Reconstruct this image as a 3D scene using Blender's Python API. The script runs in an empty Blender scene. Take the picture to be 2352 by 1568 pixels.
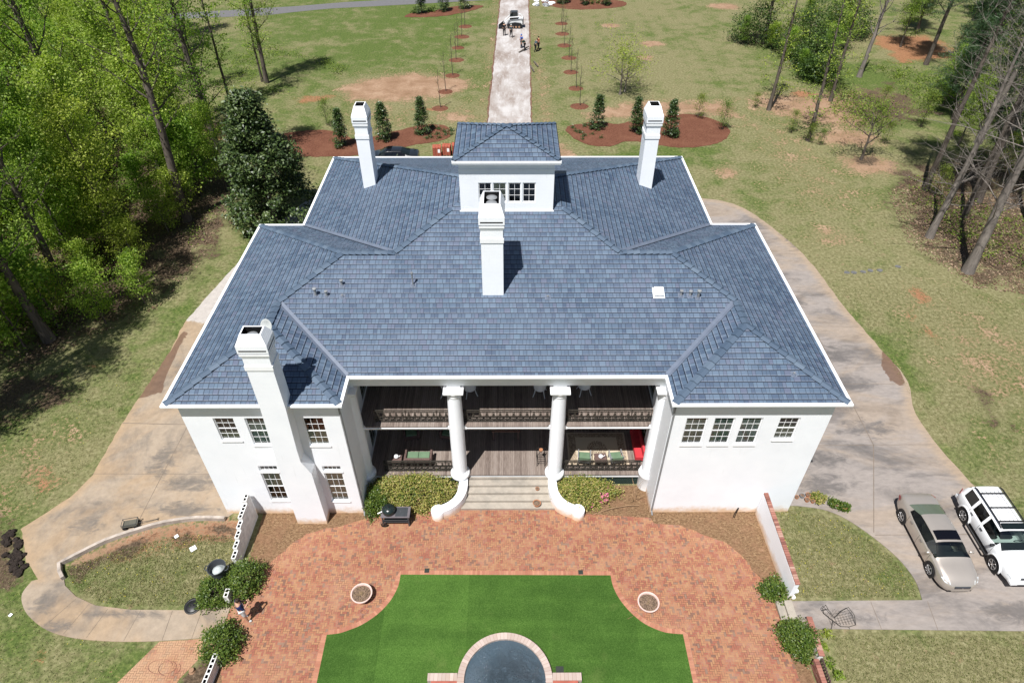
import bpy, math, random
import numpy as np
from mathutils import Vector, Matrix

# ------------------------------------------------------------------ camera, sky, sun, exposure
scene = bpy.context.scene
COL = scene.collection
cam_data = bpy.data.cameras.new('camera'); cam = bpy.data.objects.new('camera', cam_data); COL.objects.link(cam)
cam_data.sensor_width = 36.0; cam_data.lens = 36.0 * 1517.6 / 2352.0
cam_data.clip_start = 0.1; cam_data.clip_end = 4000.0
cam.location = (0, 0, 28.0)
cam.rotation_euler = (math.radians(90 - 40.897), 0, -0.0033)
scene.camera = cam
world = bpy.data.worlds.new('World'); scene.world = world; world.use_nodes = True
wn = world.node_tree
for n in list(wn.nodes): wn.nodes.remove(n)
wo = wn.nodes.new('ShaderNodeOutputWorld'); bg = wn.nodes.new('ShaderNodeBackground'); sky = wn.nodes.new('ShaderNodeTexSky')
sky.sky_type = 'NISHITA'; sky.sun_disc = False
SUN_DIR = Vector((0.24, 0.44, -1.0)).normalized()
sky.sun_elevation = math.asin(-SUN_DIR.z)
sky.sun_rotation = math.atan2(-SUN_DIR.x, -SUN_DIR.y)
sky.altitude = 300; sky.air_density = 1.0; sky.dust_density = 1.0; sky.ozone_density = 1.0
bg.inputs['Strength'].default_value = 0.05
wn.links.new(sky.outputs[0], bg.inputs[0]); wn.links.new(bg.outputs[0], wo.inputs[0])
sd = bpy.data.lights.new('sun', 'SUN'); so = bpy.data.objects.new('sun', sd); COL.objects.link(so)
sd.energy = 5.0; sd.angle = math.radians(0.5); sd.color = (1.0, 0.975, 0.94)
so.rotation_euler = SUN_DIR.to_track_quat('-Z', 'Y').to_euler(); so.location = (-10, -20, 60)
scene.view_settings.view_transform = 'Standard'; scene.view_settings.look = 'None'
scene.view_settings.exposure = 0.50; scene.view_settings.gamma = 1.0
scene.view_settings.use_curve_mapping = False
scene.cycles.max_bounces = 6
R = random.Random(7)
RN = np.random.RandomState(11)

# ------------------------------------------------------------------ scene bookkeeping
def tag(o, label=None, cat=None, group=None, kind=None):
    if label: o['label'] = label
    if cat: o['category'] = cat
    if group: o['group'] = group
    if kind: o['kind'] = kind
    return o
def thing(name, label, cat, loc=(0, 0, 0), rz=0.0, group=None):
    o = bpy.data.objects.new(name, None); COL.objects.link(o)
    o.empty_display_size = 0.3
    o.location = loc; o.rotation_euler = (0, 0, rz)
    return tag(o, label, cat, group)
def copy_tree(o, parent=None):
    c = o.copy(); COL.objects.link(c)
    if parent: c.parent = parent
    for ch in list(o.children): copy_tree(ch, c)
    return c
def dup(o, loc, rz=0.0, label=None, group=None, scale=None):
    c = copy_tree(o); c.location = loc; c.rotation_euler = (0, 0, rz)
    if label: c['label'] = label
    if group: c['group'] = group
    if scale: c.scale = (scale, scale, scale) if not isinstance(scale, tuple) else scale
    return c

class MB:
    """collects simple shapes; build() links them as ONE mesh object"""
    def __init__(s): s.v = []; s.f = []; s.uv = []; s.off = Vector((0, 0, 0))
    def add(s, vs, fs, uvs=None):
        n = len(s.v); s.v += [tuple(p) for p in vs]
        for i, f in enumerate(fs):
            s.f.append([n + k for k in f]); s.uv.append(uvs[i] if uvs else None)
        return s
    def box(s, x0, x1, y0, y1, z0, z1, M=None):
        vs = [Vector(p) for p in ((x0,y0,z0),(x1,y0,z0),(x1,y1,z0),(x0,y1,z0),(x0,y0,z1),(x1,y0,z1),(x1,y1,z1),(x0,y1,z1))]
        if M: vs = [M @ p for p in vs]
        return s.add(vs, [(0,3,2,1),(4,5,6,7),(0,1,5,4),(1,2,6,5),(2,3,7,6),(3,0,4,7)])
    def beam(s, a, b, w, h=None, roll=0):
        h = h or w; a = Vector(a); b = Vector(b); d = b - a; L = d.length
        M = Matrix.Translation(a) @ d.to_track_quat('Z', 'Y').to_matrix().to_4x4() @ Matrix.Rotation(roll, 4, 'Z')
        return s.box(-w/2, w/2, -h/2, h/2, 0, L, M)
    def tube(s, pts, r, n=6, cap=True):
        pts = [Vector(p) for p in pts]
        rs = list(r) if hasattr(r, '__len__') else [r] * len(pts)
        vs = []; u = None
        for i, p in enumerate(pts):
            d = (pts[min(i+1, len(pts)-1)] - pts[max(i-1, 0)])
            if d.length < 1e-9: d = Vector((0, 0, 1))
            d.normalize()
            if u is None:
                u = d.orthogonal().normalized()
            else:
                u = (u - d * u.dot(d)); u = u.normalized() if u.length > 1e-6 else d.orthogonal().normalized()
            w = d.cross(u)
            for k in range(n):
                a = 2 * math.pi * k / n
                vs.append(p + (u * math.cos(a) + w * math.sin(a)) * rs[i])
        fs = []
        for i in range(len(pts) - 1):
            for k in range(n):
                a = i * n + k; b = i * n + (k + 1) % n
                fs.append((a, b, b + n, a + n))
        if cap:
            fs.append(tuple(reversed(range(n)))); fs.append(tuple(range((len(pts)-1)*n, len(pts)*n)))
        return s.add(vs, fs)
    def lathe(s, prof, c=(0, 0, 0), n=24, sx=1, sy=1, closed=True, ell=2.0):
        vs = []; fs = []
        for (r, z) in prof:
            for k in range(n):
                a = 2*math.pi*k/n
                vs.append((c[0]+r*sx*math.cos(a), c[1]+r*sy*math.sin(a), c[2]+z))
        for i in range(len(prof)-1):
            for k in range(n):
                a = i*n+k; b = i*n+(k+1) % n
                fs.append((a, b, b+n, a+n))
        if closed:
            fs.append(tuple(reversed(range(n)))); fs.append(tuple(range((len(prof)-1)*n, len(prof)*n)))
        return s.add(vs, fs)
    def prism(s, poly, z0, z1):
        n = len(poly)
        ar = sum(poly[i][0]*poly[(i+1) % n][1]-poly[(i+1) % n][0]*poly[i][1] for i in range(n))
        if ar < 0: poly = poly[::-1]
        vs = [(x, y, z0) for x, y in poly] + [(x, y, z1) for x, y in poly]
        fs = [tuple(reversed(range(n))), tuple(range(n, 2*n))] + [(i, (i+1) % n, (i+1) % n+n, i+n) for i in range(n)]
        return s.add(vs, fs)
    def sheet(s, poly, z):
        n = len(poly)
        ar = sum(poly[i][0]*poly[(i+1) % n][1]-poly[(i+1) % n][0]*poly[i][1] for i in range(n))
        if ar < 0: poly = poly[::-1]
        return s.add([(x, y, z) for x, y in poly], [tuple(range(n))])
    def build(s, name, mat, parent=None, off=(0, 0, 0), smooth=False, bevel=0):
        me = bpy.data.meshes.new(name)
        ox, oy, oz = off
        me.from_pydata([(x-ox, y-oy, z-oz) for x, y, z in s.v], [], s.f)
        if any(u is not None for u in s.uv):
            l = me.uv_layers.new(name='UVMap'); k = 0
            for fi, f in enumerate(s.f):
                for j in range(len(f)):
                    l.data[k].uv = s.uv[fi][j] if s.uv[fi] else (0, 0); k += 1
        if smooth:
            me.polygons.foreach_set('use_smooth', [True]*len(me.polygons))
        me.materials.append(mat); me.update()
        o = bpy.data.objects.new(name, me); COL.objects.link(o)
        if smooth == 'auto':
            for e in me.edges: pass
            me.set_sharp_from_angle(angle=math.radians(40))
        if bevel:
            b = o.modifiers.new('bevel', 'BEVEL'); b.width = bevel; b.segments = 2; b.limit_method = 'ANGLE'; b.angle_limit = math.radians(40)
        if parent: o.parent = parent
        return o

def np_mesh(name, verts, nper, mat, parent=None, cols=None):
    """verts: (N*nper,3) array of separate polygons"""
    N = len(verts)//nper
    me = bpy.data.meshes.new(name)
    me.vertices.add(len(verts)); me.vertices.foreach_set('co', verts.astype(np.float32).ravel())
    me.loops.add(N*nper); me.loops.foreach_set('vertex_index', np.arange(N*nper, dtype=np.int32))
    me.polygons.add(N); me.polygons.foreach_set('loop_start', np.arange(0, N*nper, nper, dtype=np.int32))
    me.update(calc_edges=True); me.materials.append(mat)
    o = bpy.data.objects.new(name, me); COL.objects.link(o)
    if parent: o.parent = parent
    return o

# ------------------------------------------------------------------ material helpers
class G:
    def __init__(s, name, rough=0.7, spec=0.3):
        s.m = bpy.data.materials.new(name); s.m.use_nodes = True; s.t = s.m.node_tree
        s.b = s.t.nodes['Principled BSDF']; s.out = s.t.nodes['Material Output']
        s.b.inputs['Roughness'].default_value = rough; s.b.inputs['Specular IOR Level'].default_value = spec
        s._pos = None
    def node(s, ty, **kw):
        n = s.t.nodes.new(ty)
        for k, v in kw.items(): setattr(n, k, v)
        return n
    def put(s, sock, v):
        if hasattr(v, 'is_output') or isinstance(v, bpy.types.NodeSocket): s.t.links.new(v, sock)
        elif v is not None:
            if hasattr(sock, 'default_value') and hasattr(sock.default_value, '__len__') and not hasattr(v, '__len__'): v = [v]*len(sock.default_value)
            if hasattr(v, '__len__') and len(v) == 3 and len(sock.default_value) == 4: v = (*v, 1)
            sock.default_value = v
    def ma(s, op, a, b=None, c=None, clamp=False):
        n = s.node('ShaderNodeMath', operation=op); n.use_clamp = clamp
        s.put(n.inputs[0], a)
        if b is not None: s.put(n.inputs[1], b)
        if c is not None: s.put(n.inputs[2], c)
        return n.outputs[0]
    def vm(s, op, a, b=None):
        n = s.node('ShaderNodeVectorMath', operation=op); s.put(n.inputs[0], a)
        if b is not None: s.put(n.inputs[1], b)
        return n.outputs[0]
    def pos(s):
        if s._pos is None: s._pos = s.node('ShaderNodeNewGeometry').outputs['Position']
        return s._pos
    def obj(s): return s.node('ShaderNodeTexCoord').outputs['Object']
    def uv(s): return s.node('ShaderNodeTexCoord').outputs['UV']
    def island(s): return s.node('ShaderNodeNewGeometry').outputs['Random Per Island']
    def orand(s): return s.node('ShaderNodeObjectInfo').outputs['Random']
    def xyz(s, v):
        n = s.node('ShaderNodeSeparateXYZ'); s.put(n.inputs[0], v); return n.outputs
    def comb(s, x, y, z=0):
        n = s.node('ShaderNodeCombineXYZ')
        for i, q in enumerate((x, y, z)): s.put(n.inputs[i], q)
        return n.outputs[0]
    def noise(s, v, scale, detail=3, rough=0.55, dist=0.0, col=False):
        n = s.node('ShaderNodeTexNoise'); s.put(n.inputs['Vector'], v); n.inputs['Scale'].default_value = scale
        n.inputs['Detail'].default_value = detail; n.inputs['Roughness'].default_value = rough; n.inputs['Distortion'].default_value = dist
        return n.outputs['Color' if col else 'Fac']
    def white(s, v):
        n = s.node('ShaderNodeTexWhiteNoise'); s.put(n.inputs['Vector'], v); return n.outputs
    def ramp(s, f, stops, interp='LINEAR'):
        n = s.node('ShaderNodeValToRGB'); s.put(n.inputs[0], f); cr = n.color_ramp; cr.interpolation = interp
        while len(cr.elements) < len(stops): cr.elements.new(0.5)
        for e, (p, c) in zip(cr.elements, stops):
            e.position = p
            if not hasattr(c, '__len__'): c = (c, c, c)
            e.color = (*c, 1)
        return n.outputs[0]
    def step(s, f, a, b):
        n = s.node('ShaderNodeMapRange'); n.interpolation_type = 'SMOOTHSTEP'
        s.put(n.inputs[0], f); n.inputs[1].default_value = a; n.inputs[2].default_value = b
        return n.outputs[0]
    def mix(s, f, a, b, mode='MIX'):
        n = s.node('ShaderNodeMix', data_type='RGBA', blend_type=mode); n.clamp_factor = True
        s.put(n.inputs[0], f); s.put(n.inputs[6], a); s.put(n.inputs[7], b); return n.outputs[2]
    def attr(s, name): return s.node('ShaderNodeAttribute', attribute_name=name).outputs['Fac']
    def bump(s, h, strength=0.3, dist=0.02):
        n = s.node('ShaderNodeBump'); n.inputs['Strength'].default_value = strength; n.inputs['Distance'].default_value = dist
        s.put(n.inputs['Height'], h); s.t.links.new(n.outputs[0], s.b.inputs['Normal'])
    def color(s, c): s.put(s.b.inputs['Base Color'], c); return s
    def scale(s, v, k):
        n = s.node('ShaderNodeVectorMath', operation='MULTIPLY'); s.put(n.inputs[0], v); n.inputs[1].default_value = k; return n.outputs[0]

def flat(name, c, rough=0.6, spec=0.3, metal=0.0, var=0.12, sc=3.0):
    g = G(name, rough, spec); g.b.inputs['Metallic'].default_value = metal
    f = g.noise(g.obj(), sc, 4)
    d = tuple(x*(1-var*1.6) for x in c); l = tuple(min(1, x*(1+var)) for x in c)
    g.color(g.ramp(f, [(0.3, d), (0.7, l)])); return g.m

def m_wall():
    g = G('white_painted_brick', 0.6, 0.25)
    x, y, z = g.xyz(g.pos())
    u = g.ma('ADD', x, g.ma('MULTIPLY', y, 1.0))
    row = g.ma('FLOOR', g.ma('DIVIDE', z, 0.075))
    fz = g.ma('FRACT', g.ma('DIVIDE', z, 0.075))
    fu = g.ma('FRACT', g.ma('ADD', g.ma('DIVIDE', u, 0.21), g.ma('MULTIPLY', row, 0.5)))
    brick = g.ma('MULTIPLY', g.step(fz, 0.0, 0.16), g.step(fu, 0.0, 0.07))
    n = g.noise(g.pos(), 0.9, 5, 0.6)
    base = g.ramp(n, [(0.3, (0.81, 0.835, 0.87)), (0.7, (0.86, 0.88, 0.91))])
    base = g.mix(g.ma('MULTIPLY', g.ma('SUBTRACT', 1.0, brick), 0.10), base, (0.55, 0.55, 0.56))
    # red clay splashed up on the foot of the walls
    nn = g.noise(g.pos(), 2.2, 5, 0.65)
    h = g.ma('ADD', z, g.ma('MULTIPLY', g.ma('SUBTRACT', nn, 0.5), 0.9))
    st = g.ma('SUBTRACT', 1.0, g.step(h, 0.0, 0.55))
    base = g.mix(g.ma('MULTIPLY', st, 0.9), base, (0.66, 0.44, 0.26))
    streak = g.step(g.noise(g.scale(g.pos(), (6, 6, 0.5)), 1.0, 4, 0.6), 0.60, 0.78)
    base = g.mix(g.ma('MULTIPLY', streak, 0.22), base, (0.46, 0.48, 0.46))
    blot = g.step(g.noise(g.pos(), 0.5, 5, 0.6), 0.5, 0.75); base = g.mix(g.ma('MULTIPLY', blot, 0.16), base, (0.62, 0.64, 0.66))
    g.color(base); g.bump(brick, 0.35, 0.006); return g.m

def m_roof():
    g = G('blue_grey_slate_shingle', 0.62, 0.35)
    u, v, _ = g.xyz(g.uv())
    H = 0.275; Wd = 0.205
    vr = g.ma('DIVIDE', v, H); row = g.ma('FLOOR', vr); fv = g.ma('FRACT', vr)
    rr = g.white(g.comb(row, 3.7, 0))[0]
    uu = g.ma('ADD', g.ma('DIVIDE', u, Wd), g.ma('MULTIPLY', rr, 17.0))
    wob = g.ma('MULTIPLY', g.ma('SINE', g.ma('MULTIPLY', uu, 2.1)), 0.22)
    uu = g.ma('ADD', uu, wob)
    c = g.ma('FLOOR', uu); fu = g.ma('FRACT', uu)
    rnd = g.white(g.comb(c, row, 1.3))
    col = g.ramp(rnd[0], [(0.0, (0.044, 0.068, 0.115)), (0.3, (0.060, 0.094, 0.144)), (0.55, (0.071, 0.108, 0.162)), (0.78, (0.094, 0.138, 0.196)), (0.9, (0.082, 0.098, 0.150)), (1.0, (0.092, 0.142, 0.198))])
    big = g.noise(g.uv(), 0.35, 4, 0.6)
    col = g.mix(g.ma('MULTIPLY', g.step(big, 0.35, 0.7), 0.30), col, (0.145, 0.175, 0.235))
    fine = g.noise(g.scale(g.uv(), (14, 60, 1)), 1.0, 3, 0.6)
    col = g.mix(g.ma('MULTIPLY', g.step(fine, 0.45, 0.8), 0.35), col, (0.17, 0.21, 0.28))
    gu = g.ma('SUBTRACT', 1.0, g.ma('MULTIPLY', g.step(fu, 0.0, 0.10), g.ma('SUBTRACT', 1.0, g.step(fu, 0.93, 1.0))))
    gv = g.ma('SUBTRACT', 1.0, g.step(fv, 0.07, 0.20))
    gap = g.ma('MAXIMUM', g.ma('MULTIPLY', gu, 0.72), gv)
    col = g.mix(gap, col, (0.007, 0.010, 0.018))
    lip = g.ma('MULTIPLY', g.step(fv, 0.18, 0.23), g.ma('SUBTRACT', 1.0, g.step(fv, 0.23, 0.32)))
    col = g.mix(g.ma('MULTIPLY', g.ma('MULTIPLY', lip, g.ma('SUBTRACT', 1.0, gu)), 0.5), col, (0.27, 0.29, 0.33))
    g.color(col)
    hgt = g.ma('SUBTRACT', g.ma('MULTIPLY', g.ma('SUBTRACT', 1.0, fv), 1.0), g.ma('MULTIPLY', gap, 1.0))
    hgt = g.ma('ADD', hgt, g.ma('MULTIPLY', rnd[0], 0.35))
    g.bump(hgt, 0.5, 0.012)
    g.put(g.b.inputs['Roughness'], g.ramp(rnd[0], [(0, 0.5), (1, 0.75)])); return g.m

def m_cap():
    g = G('ridge_cap_slate', 0.6, 0.35)
    r = g.island()
    g.color(g.ramp(r, [(0, (0.052, 0.080, 0.122)), (0.5, (0.074, 0.106, 0.152)), (1, (0.105, 0.142, 0.19))])); return g.m

def m_brick_patio(name='herringbone_brick', sand=0.0):
    g = G(name, 0.85, 0.15)
    x, y, _ = g.xyz(g.pos()); W = 0.096
    def cell(a): return g.ma('FLOOR', a)
    X = g.ma('DIVIDE', x, W); Y = g.ma('DIVIDE', y, W)
    i = cell(X); j = cell(Y)
    k = g.ma('FLOORED_MODULO', g.ma('SUBTRACT', i, j), 4.0)
    is1 = g.ma('COMPARE', k, 1.0, 0.1); is2 = g.ma('COMPARE', k, 2.0, 0.1)
    hor = g.ma('LESS_THAN', k, 1.5)
    i2 = g.ma('SUBTRACT', i, is1); j2 = g.ma('SUBTRACT', j, is2)
    u = g.ma('SUBTRACT', X, i2); v = g.ma('SUBTRACT', Y, j2)
    sx = g.ma('ADD', hor, 1.0); sy = g.ma('SUBTRACT', 2.0, hor)
    d = g.ma('MINIMUM', g.ma('MINIMUM', u, v), g.ma('MINIMUM', g.ma('SUBTRACT', sx, u), g.ma('SUBTRACT', sy, v)))
    rnd = g.white(g.comb(i2, j2, hor))
    col = g.ramp(rnd[0], [(0.0, (0.265, 0.098, 0.066)), (0.18, (0.300, 0.128, 0.076)), (0.42, (0.315, 0.150, 0.084)), (0.66, (0.335, 0.175, 0.094)), (0.86, (0.285, 0.128, 0.090)), (0.90, (0.175, 0.095, 0.070)), (0.96, (0.215, 0.135, 0.098))], 'CONSTANT')
    n = g.noise(g.pos(), 0.55, 5, 0.6)
    col = g.mix(g.ma('MULTIPLY', g.step(n, 0.42, 0.72), 0.42), col, (0.36, 0.20, 0.125))
    n2 = g.noise(g.pos(), 1.6, 4, 0.6)
    col = g.mix(g.ma('MULTIPLY', g.step(n2, 0.55, 0.8), 0.25), col, (0.36, 0.26, 0.20))
    n3 = g.noise(g.vm('ADD', g.pos(), (31, 7, 0)), 0.8, 5, 0.65)
    col = g.mix(g.ma('MULTIPLY', g.step(n3, 0.62, 0.78), 0.22), col, (0.15, 0.09, 0.07))
    if sand: col = g.mix(g.step(g.noise(g.pos(), 0.9, 5, 0.6), 0.25, 0.6), col, g.mix(0.75, col, (0.42, 0.27, 0.165)))
    mort = g.ma('SUBTRACT', 1.0, g.step(d, 0.03, 0.13))
    col = g.mix(g.ma('MULTIPLY', mort, 0.85), col, g.mix(g.step(n2, 0.4, 0.6), (0.10, 0.055, 0.038), (0.27, 0.165, 0.11)))
    g.color(col); g.bump(g.ma('SUBTRACT', g.step(d, 0.0, 0.15), g.ma('MULTIPLY', rnd[0], 0.25)), 0.5, 0.006); return g.m

def m_soldier(name='brick_border', a=(0.31, 0.125, 0.08), b=(0.37, 0.175, 0.11), W=0.11):
    g = G(name, 0.85, 0.15); u, v, _ = g.xyz(g.uv())
    U = g.ma('DIVIDE', u, W); c = g.ma('FLOOR', U); f = g.ma('FRACT', U)
    r = g.white(g.comb(c, 5.0, 0))[0]
    col = g.ramp(r, [(0, a), (0.7, b), (1, tuple(q*1.15 for q in b))])
    n = g.noise(g.pos(), 2.0, 4); col = g.mix(g.ma('MULTIPLY', g.step(n, 0.5, 0.75), 0.3), col, (0.40, 0.25, 0.18))
    gap = g.ma('SUBTRACT', 1.0, g.step(f, 0.02, 0.14)); col = g.mix(g.ma('MULTIPLY', gap, 0.7), col, (0.22, 0.12, 0.09))
    g.color(col); return g.m

def m_concrete(name, base, dark, warm, warm_amt=0.6, dark_amt=0.7, off=0.0, bright=None, stretch=False):
    g = G(name, 0.85, 0.2); p = g.vm('ADD', g.pos(), (off, off*0.7, 0))
    if stretch: p = g.scale(p, (0.7, 1.7, 1))
    n1 = g.noise(p, 0.28, 6, 0.66, 0.7); n2 = g.noise(g.vm('ADD', p, (40, 13, 0)), 0.2, 6, 0.62, 0.5); n3 = g.noise(p, 3.0, 6, 0.7)
    col = g.mix(g.ma('MULTIPLY', g.step(n1, 0.44, 0.66), dark_amt), base, dark)
    col = g.mix(g.ma('MULTIPLY', g.step(n2, 0.44, 0.62), warm_amt), col, warm)
    e = g.attr('edge'); col = g.mix(g.ma('MULTIPLY', g.step(g.ma('ADD', e, g.ma('MULTIPLY', g.ma('SUBTRACT', n3, 0.5), 0.7)), 0.35, 0.95), 0.8), col, tuple(q*1.0 for q in warm))
    s_ = g.attr('stain'); sn = g.noise(g.scale(g.pos(), (0.9, 1.8, 1)), 1.3, 6, 0.7, 0.8); col = g.mix(g.ma('MULTIPLY', g.step(g.ma('ADD', s_, g.ma('MULTIPLY', g.ma('SUBTRACT', sn, 0.5), 1.6)), 0.35, 0.85), 0.85), col, dark)
    w = g.attr('wet'); col = g.mix(g.ma('MULTIPLY', g.step(g.ma('ADD', w, g.ma('MULTIPLY', g.ma('SUBTRACT', n3, 0.5), 0.25)), 0.45, 0.55), 0.85), col, (0.13, 0.075, 0.05))
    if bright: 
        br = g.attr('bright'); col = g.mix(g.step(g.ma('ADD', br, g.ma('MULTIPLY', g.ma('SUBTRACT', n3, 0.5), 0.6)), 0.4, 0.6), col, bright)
    col = g.mix(0.35, col, g.ramp(n3, [(0.3, 0.24), (0.7, 0.62)]), 'OVERLAY')
    g.color(col); g.bump(n3, 0.15, 0.01)
    return g.m

def m_front_drive():
    g = G('dusty_old_concrete', 0.9, 0.15)
    n1 = g.noise(g.scale(g.pos(), (0.5, 0.22, 1)), 1.0, 6, 0.65, 0.5); n2 = g.noise(g.scale(g.pos(), (2.2, 0.5, 1)), 1.0, 5, 0.7)
    n3 = g.noise(g.scale(g.pos(), (0.8, 3.0, 1)), 1.0, 4, 0.7)
    col = g.ramp(n1, [(0.32, (0.23, 0.185, 0.16)), (0.5, (0.34, 0.305, 0.285)), (0.66, (0.46, 0.44, 0.43))])
    col = g.mix(g.ma('MULTIPLY', g.step(n2, 0.5, 0.7), 0.6), col, (0.53, 0.515, 0.51))
    col = g.mix(g.ma('MULTIPLY', g.step(n3, 0.58, 0.72), 0.5), col, (0.28, 0.20, 0.165))
    g.color(col); return g.m

def m_ground():
    g = G('lawn_and_clay', 0.95, 0.1); p = g.pos()
    big = g.noise(p, 0.09, 5, 0.6, 0.5); mid = g.noise(p, 0.55, 6, 0.65, 0.3); fine = g.noise(p, 4.5, 5, 0.7); vf = g.noise(p, 14.0, 3, 0.7)
    dry = g.ramp(fine, [(0.3, (0.088, 0.082, 0.038)), (0.5, (0.175, 0.164, 0.080)), (0.72, (0.285, 0.262, 0.150))])
    grn = g.ramp(fine, [(0.3, (0.034, 0.054, 0.014)), (0.5, (0.078, 0.112, 0.028)), (0.75, (0.165, 0.196, 0.056))])
    lush = g.attr('lush')
    q = g.ma('ADD', g.ma('ADD', g.ma('MULTIPLY', g.ma('SUBTRACT', mid, 0.5), 2.3), g.ma('MULTIPLY', g.ma('SUBTRACT', big, 0.5), 1.7)), lush)
    q = g.ma('ADD', q, g.ma('MULTIPLY', g.ma('SUBTRACT', vf, 0.5), 0.9))
    col = g.mix(g.step(q, 0.10, 0.95), dry, grn)
    fl = g.step(g.noise(g.vm('ADD', p, (50, 21, 0)), 1.7, 7, 0.72), 0.57, 0.70); col = g.mix(g.ma('MULTIPLY', fl, g.ma('SUBTRACT', 1.05, g.ma('MINIMUM', lush, 1.0))), col, (0.25, 0.175, 0.11))
    soilc = g.ramp(mid, [(0.3, (0.21, 0.125, 0.075)), (0.55, (0.285, 0.185, 0.12)), (0.75, (0.36, 0.25, 0.17))])
    soilc = g.mix(0.45, soilc, g.ramp(fine, [(0.3, 0.3), (0.7, 0.7)]), 'OVERLAY')
    red = g.ramp(fine, [(0.3, (0.20, 0.085, 0.042)), (0.7, (0.33, 0.165, 0.092))])
    s = g.attr('soil'); sm = g.step(g.ma('ADD', s, g.ma('ADD', g.ma('MULTIPLY', g.ma('SUBTRACT', mid, 0.5), 1.5), g.ma('ADD', g.ma('MULTIPLY', g.ma('SUBTRACT', fine, 0.5), 1.5), g.ma('MULTIPLY', g.ma('SUBTRACT', vf, 0.5), 0.9)))), 0.38, 0.66)
    col = g.mix(sm, col, soilc)
    r = g.attr('red'); rm = g.step(g.ma('ADD', r, g.ma('ADD', g.ma('MULTIPLY', g.ma('SUBTRACT', mid, 0.5), 1.5), g.ma('ADD', g.ma('MULTIPLY', g.ma('SUBTRACT', fine, 0.5), 1.4), g.ma('MULTIPLY', g.ma('SUBTRACT', vf, 0.5), 0.8)))), 0.40, 0.70)
    col = g.mix(g.ma('MULTIPLY', rm, 0.9), col, red)
    litc = g.ramp(g.noise(p, 7.0, 5, 0.75), [(0.3, (0.028, 0.021, 0.014)), (0.5, (0.085, 0.060, 0.040)), (0.7, (0.19, 0.135, 0.092))])
    l = g.attr('litter'); lm = g.step(g.ma('ADD', l, g.ma('ADD', g.ma('MULTIPLY', g.ma('SUBTRACT', mid, 0.5), 1.5), g.ma('MULTIPLY', g.ma('SUBTRACT', fine, 0.5), 0.9))), 0.38, 0.62)
    col = g.mix(lm, col, litc)
    stc = g.ramp(g.noise(g.scale(p, (9, 14, 1)), 1.0, 5, 0.75, 0.8), [(0.3, (0.055, 0.032, 0.020)), (0.5, (0.165, 0.100, 0.055)), (0.7, (0.33, 0.225, 0.13))])
    t = g.attr('straw'); stc = g.mix(g.ma('MULTIPLY', g.step(g.noise(g.vm('ADD', p, (3, 77, 0)), 0.9, 6, 0.7), 0.44, 0.62), 0.75), stc, g.ramp(fine, [(0.3, (0.10, 0.055, 0.032)), (0.6, (0.235, 0.135, 0.080)), (0.8, (0.36, 0.245, 0.16))])); tm = g.step(g.ma('ADD', t, g.ma('MULTIPLY', g.ma('SUBTRACT', fine, 0.5), 0.5)), 0.42, 0.58)
    col = g.mix(tm, col, stc)
    g.color(col); g.bump(g.ma('ADD', vf, fine), 0.55, 0.05); return g.m

def m_turf():
    g = G('artificial_turf', 0.9, 0.1); p = g.pos(); x, y, _ = g.xyz(p)
    f = g.noise(p, 22.0, 4, 0.7); m = g.noise(p, 0.7, 5, 0.6)
    strip = g.white(g.comb(g.ma('FLOOR', g.ma('DIVIDE', g.ma('ADD', x, 1.9), 3.66)), 2.0, 0))[0]
    ban = g.noise(g.scale(p, (0.15, 1.8, 1)), 1.0, 3, 0.5)
    col = g.ramp(f, [(0.2, (0.020, 0.050, 0.008)), (0.5, (0.046, 0.105, 0.017)), (0.8, (0.092, 0.170, 0.038))])
    k = g.ma('ADD', g.ma('MULTIPLY', strip, 0.28), g.ma('ADD', g.ma('MULTIPLY', m, 0.85), g.ma('MULTIPLY', ban, 0.55)))
    col = g.mix(g.step(k, 0.55, 1.2), g.scale(col, (0.78, 0.78, 0.78)), g.scale(col, (1.35, 1.25, 1.3)))
    yp = g.step(g.noise(g.vm('ADD', p, (9, 4, 0)), 0.45, 5, 0.65), 0.55, 0.75); col = g.mix(g.ma('MULTIPLY', yp, 0.35), col, (0.13, 0.17, 0.05))
    g.color(col); g.bump(f, 0.6, 0.03); return g.m

def m_mulch():
    g = G('red_pine_mulch', 0.95, 0.1); p = g.pos()
    f = g.noise(g.scale(p, (6, 9, 1)), 1.0, 5, 0.8, 0.6); m = g.noise(p, 0.7, 4)
    col = g.ramp(f, [(0.3, (0.06, 0.022, 0.014)), (0.55, (0.150, 0.064, 0.040)), (0.78, (0.235, 0.115, 0.075))])
    col = g.mix(g.ma('MULTIPLY', g.step(m, 0.45, 0.7), 0.35), col, (0.21, 0.10, 0.062))
    g.color(col); g.bump(f, 0.8, 0.05); return g.m

def m_leaf(name, stops, trans=0.35, rough=0.5, spec=0.3, tcol=None, noise_sc=0.6, tree_var=False):
    g = G(name, rough, spec)
    r = g.island(); n = g.noise(g.obj(), noise_sc, 3)
    f = g.ma('ADD', g.ma('MULTIPLY', r, 0.55), g.ma('MULTIPLY', n, 0.5))
    col = g.ramp(f, stops)
    if tree_var: orn = g.orand(); col = g.mix(1.0, col, g.ramp(orn, [(0, (0.78, 0.92, 0.8)), (0.35, (0.98, 1.08, 0.95)), (0.65, (1.15, 1.15, 0.98)), (1, (1.35, 1.25, 1.05))]), 'MULTIPLY')
    g.color(col)
    if trans > 0:
        t = g.node('ShaderNodeBsdfTranslucent'); 
        g.put(t.inputs[0], g.mix(1.0, col, tcol or (1.3, 1.5, 0.6), 'MULTIPLY'))
        mx = g.node('ShaderNodeMixShader'); mx.inputs[0].default_value = trans
        g.t.links.new(g.b.outputs[0], mx.inputs[1]); g.t.links.new(t.outputs[0], mx.inputs[2]); g.t.links.new(mx.outputs[0], g.out.inputs[0])
    return g.m

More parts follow.
